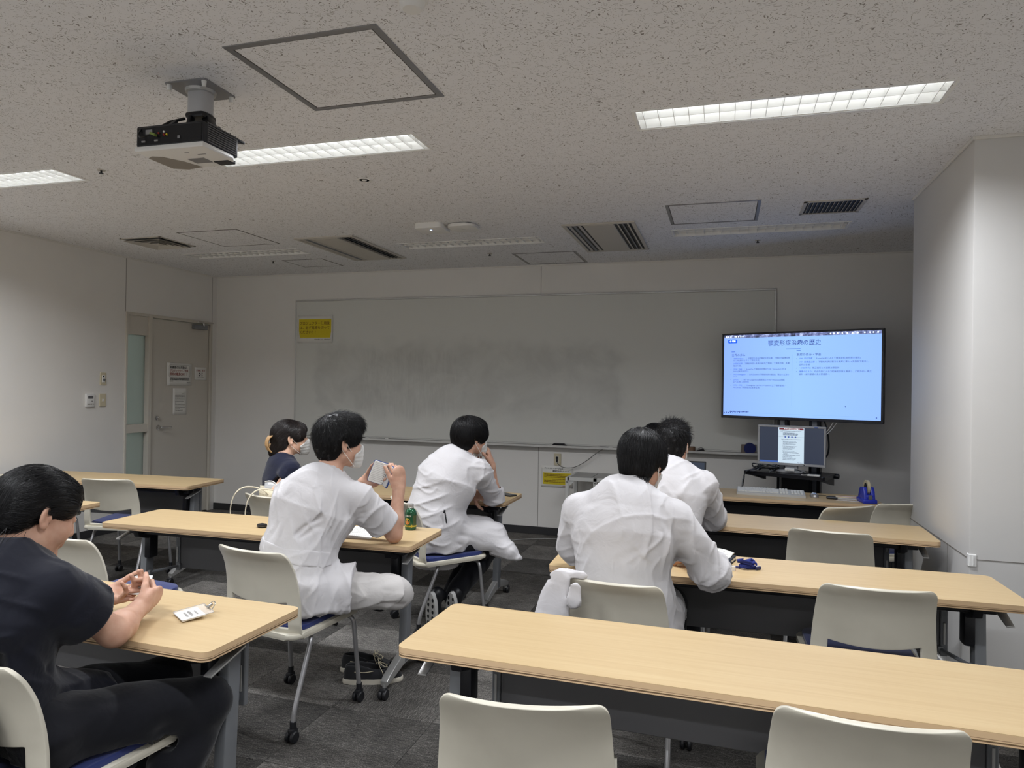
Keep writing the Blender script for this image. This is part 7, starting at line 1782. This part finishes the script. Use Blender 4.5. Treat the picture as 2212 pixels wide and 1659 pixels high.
def build_p7():
    org = A_(-.44, 4.88, 0); r = person(org, 'person of whom only the smooth black crown of hair shows behind the spiky-haired man')
    hc = A_(-.455, 4.97, 1.112); R = frame((.15, .98, -.1)); neck = A_(-.45, 4.91, .99); rr = A_(1, 0, 0); fw = A_(0, 1, 0)
    hip, waist, chest = A_(-.43, 4.84, .56), A_(-.43, 4.85, .70), A_(-.44, 4.88, .85)
    sl, sr = A_(-.61, 4.9, .915), A_(-.28, 4.9, .915); er, wr, el, wl = A_(-.24, 5.1, .765), A_(-.33, 5.33, .76), A_(-.66, 5.1, .765), A_(-.56, 5.33, .76)
    body = moved(head_prims(), hc, R)+neck_prims(neck, hc, R)+[cap(sl, sr, .05, k=.04), cap(neck, neck-A_(0, 0, .08), .062, k=.05)]+arm_prims(sr, er, wr, .93)+arm_prims(sl, el, wl, .93)
    body += hand_prims(wr, (-.1, .9, 0), (.1, .1, -1), 1, ((20, 30, 20),)*4)+hand_prims(wl, (.1, .9, 0), (-.1, .1, -1), -1, ((20, 30, 20),)*4)
    sdf_obj('body', body+carve_t(7), (-.8, 4.7, .68), (-.1, 5.6, 1.28), .006, M_skin, r, None, org)
    hair = [ell((0, -.016, .042), (.09, .11, .094), k=.02), ell((0, -.058, -.02), (.085, .062, .085), k=.03), ell((0, .045, .06), (.074, .078, .05), k=.03)]+[ell((s*.07, .02, -.01), (.024, .055, .065), k=.025) for s in (-1, 1)]+[ell((0, .126, -.04), (.072, .08, .085), k=.012, op='-'), plane((0, 0, -.09), (0, .1, -1), '&', .014)]
    head_set(r, hc, R, 1.0, org, None, hair, flow_crown(hc, R, (0, -.03, .14), 1.0, .1), 1800, .075, .004, .08, rad=.001, seed=12, bump=.0006, steps=6, hres=.006)
    tp = coat_torso(hip, waist, chest, neck, sl, sr, rr, fw, .022)+sleeve(sr, er, wr, .7, .018)+sleeve(sl, el, wl, .7, .018)
    tp += [cap(hip+A_(.1, .05, -.0), A_(-.33, 5.05, .53), .11, .10, k=.05), cap(hip+A_(-.1, .05, 0), A_(-.55, 5.05, .53), .11, .10, k=.05)]
    sdf_obj('lab_coat', tp+carve('c17')+carve_t(7), (-.85, 4.55, .36), (0, 5.5, 1.1), .008, M_coat, r, waves(15, 6, .12, .003), org)
    sdf_obj('trousers', leg_prims(A_(-.34, 4.86, .54), A_(-.32, 5.24, .52), A_(-.32, 5.18, .1), .012)+leg_prims(A_(-.54, 4.86, .54), A_(-.57, 5.24, .52), A_(-.57, 5.18, .1), .012)+carve('c17', False), (-.8, 4.65, .02), (-.1, 5.4, .7), .011, M_trous, r, None, org)
    for x_ in (-.32, -.57): plain_shoe(r, 'shoe', A_(x_, 5.13, .036), A_(x_, 5.39, .036), A_(0, 0, 1), M_black, org)
    return r
def build_p2():
    org = A_(-2.75, 4.0, 0); r = person(org, 'woman in a dark tee, mask and glasses with a tan hair claw')
    hc = A_(-2.772, 4.05, 1.118); R = frame((.68, .72, .10)); sc = .97; neck = A_(-2.80, 4.0, 1.0); rr = nrm((.75, -.62, 0)); fw = nrm((.62, .75, 0))
    hip, waist, chest = A_(-2.80, 4.06, .56), A_(-2.825, 4.03, .71), A_(-2.80, 4.01, .86)
    sr, sl = A_(-2.665, 3.925, .925), A_(-2.88, 4.135, .925); er, wr, el, wl = A_(-2.745, 3.88, .79), A_(-2.80, 3.985, .68), A_(-2.84, 4.33, .78), A_(-2.79, 4.33, .84)
    body = moved(head_prims(True), hc, R, sc)+neck_prims(neck, hc, R, .88)+[cap(sl, sr, .042, k=.04), cap(neck, neck-A_(0, 0, .08), .055, k=.05)]+arm_prims(sr, er, wr, .84)+arm_prims(sl, el, wl, .84)
    body += hand_prims(wr, (.1, .15, -1), (.5, .6, 0), 1, ((20, 30, 20),)*4, sc=.9)+hand_prims(wl, (.5, .1, .85), (.7, -.5, -.3), -1, ((40, 55, 30),)*4, sc=.9)
    sdf_obj('body', body+carve_t(4), (-3.05, 3.75, .5), (-2.5, 4.5, 1.27), .004, M_skin2, r, None, org)
    hair = [ell((0, -.018, .042), (.085, .104, .09), k=.02), ell((0, -.065, -.02), (.078, .056, .095), k=.03), ell((0, .048, .062), (.068, .06, .046), k=.03), ell((0, .092, .048), (.055, .026, .034), k=.02), ell((0, -.105, -.075), (.05, .04, .055), k=.03)]+[ell((s*.066, .045, .022), (.02, .052, .046), k=.02) for s in (-1, 1)]
    hair += [ell((0, .13, -.04), (.105, .085, .078), k=.012, op='-'), ell((.1, -.012, -.02), (.032, .028, .04), k=.01, op='-'), ell((-.1, -.012, -.02), (.032, .028, .04), k=.01, op='-'), ell((.08, .02, -.075), (.03, .05, .05), k=.01, op='-')]
    def fl(P):
        l = (P-hc)@R; back = (R@A_(0, -1.0, -.75)); front = (R@A_(0, .15, -1.0)); return np.where((l[:, 1] > .055)[:, None], front, back)
    head_set(r, hc, R, sc, org, None, hair, fl, 3800, .07, .003, .08, m=M_hairb, rad=.0008, seed=21, bump=.0006, steps=8)
    bm = B()
    for q in range(9): tube(bm, spline([Vector(hc+R@(A_(.056-.014*q, .108-.004*abs(q-4), .05)*sc+A_(.002*math.sin(q*3+k), .004*k-.0035*k*k*.4, -.013*k))-org) for k in range(4)], 3), .0018, 5)
    obj('fringe', bm, M_hairb, r, kind='stuff')
    mask_obj(r, hc, R, sc, org, .0035)
    # glasses
    M_gl = mat('dark glasses rim', srgb(26, 24, 26), .3)
    bm = B()
    for s in (-1, 1):
        c_ = hc+R@A_(s*.032, .104, .002)*sc-org
        tube(bm, [Vector(c_+R@A_(.022*math.cos(a), -.006*abs(math.cos(a))*(1 if s*math.cos(a) > 0 else 0), .017*math.sin(a))*sc) for a in [2*PI*q/16 for q in range(16)]], .0013, 5, False, True)
        tube(bm, [Vector(hc+R@A_(*p)*sc-org) for p in ((s*.054, .097, .006), (s*.074, .07, .006), (s*.082, .0, .012), (s*.08, -.02, .002))], .0014, 5)
    tube(bm, [Vector(hc+R@A_(x_, .110, .006)*sc-org) for x_ in (-.011, 0, .011)], .0013, 5)
    obj('glasses', bm, M_gl, r, smooth=180)
    # claw clip
    bm = B(); tn = mat('tan resin', srgb(178, 142, 98), .35)
    for q in range(5):
        a = -.5+.25*q; tube(bm, spline([Vector(hc+R@A_(.05*math.sin(a*1.6), y_, z_)*sc-org) for y_, z_ in ((-.118, .035), (-.145, .012), (-.155, -.03), (-.14, -.07), (-.112, -.085))], 4), .0055, 6)
    for z_, y_ in ((.03, -.125), (-.03, -.155), (-.08, -.12)): tube(bm, [Vector(hc+R@A_(.05*math.sin(a*1.6), y_, z_)*sc-org) for a in (-.5, -.25, 0, .25, .5)], .006, 6)
    tube(bm, [Vector(hc+R@A_(.0, -.14, -.02)*sc-org), Vector(hc+R@A_(0, -.13, -.05)*sc-org)], .018, 8)
    obj('hair_claw', bm, tn, r, smooth=180)
    tp = torso_prims(hip, waist, chest, neck, rr, fw, .004, .88)+shoulder_prims(neck-A_(0, 0, .03), sl, sr, A_(0, 0, 1), -.004)+sleeve(sr, er, wr, -.42, .004)+sleeve(sl, el, wl, -.42, .004)
    tp += [cap(neck+fw*.015, neck+A_(0, 0, .07)+fw*.03, .056, .07, k=.01, op='-')]
    sdf_obj('tee_shirt', tp+carve('c5'), (-3.1, 3.7, .42), (-2.5, 4.45, 1.08), .005, M_tee, r, addf(waves(16, 7, .1, .0022), wrinkle(35, 4, .08, .004, (.9, .1, .3))), org)
    bm = B(); tube(bm, [Vector(neck+rr*.058*math.cos(a)+fw*(.064*math.sin(a)+.012)+A_(0, 0, .012-.02*math.sin(a))-org) for a in [2*PI*q/20 for q in range(20)]], .002, 5, False, True); obj('necklace', bm, tn, r, smooth=180)
    sdf_obj('trousers', leg_prims(A_(-2.72, 4.0, .53), A_(-2.45, 4.26, .52), A_(-2.44, 4.2, .1), .006)+leg_prims(A_(-2.86, 4.12, .53), A_(-2.62, 4.42, .52), A_(-2.6, 4.38, .1), .006)+carve('c5', False), (-3.1, 3.8, .02), (-2.25, 4.6, .7), .009, M_trous, r, None, org)
    for q in (A_(-2.44, 4.16, .036), A_(-2.6, 4.34, .036)): plain_shoe(r, 'shoe', q, q+A_(.15, .18, 0), A_(0, 0, 1), M_black, org)
    return r
build_p5(); build_p4(); build_p6(); build_p7(); build_p2()
# ================================================================ lettering to real meshes
bpy.context.view_layer.update()
dg_ = bpy.context.evaluated_depsgraph_get()
for o in [o for o in SC.objects if o.type == 'FONT']:
    me = bpy.data.meshes.new_from_object(o.evaluated_get(dg_), depsgraph=dg_); nm, par, ml, mt = o.name, o.parent, o.matrix_local.copy(), o.data.materials[0]
    bpy.data.objects.remove(o)
    me.name = nm; me.materials.clear(); me.materials.append(mt)
    n = bpy.data.objects.new(nm, me); COL.objects.link(n); n.parent = par; n.matrix_local = ml
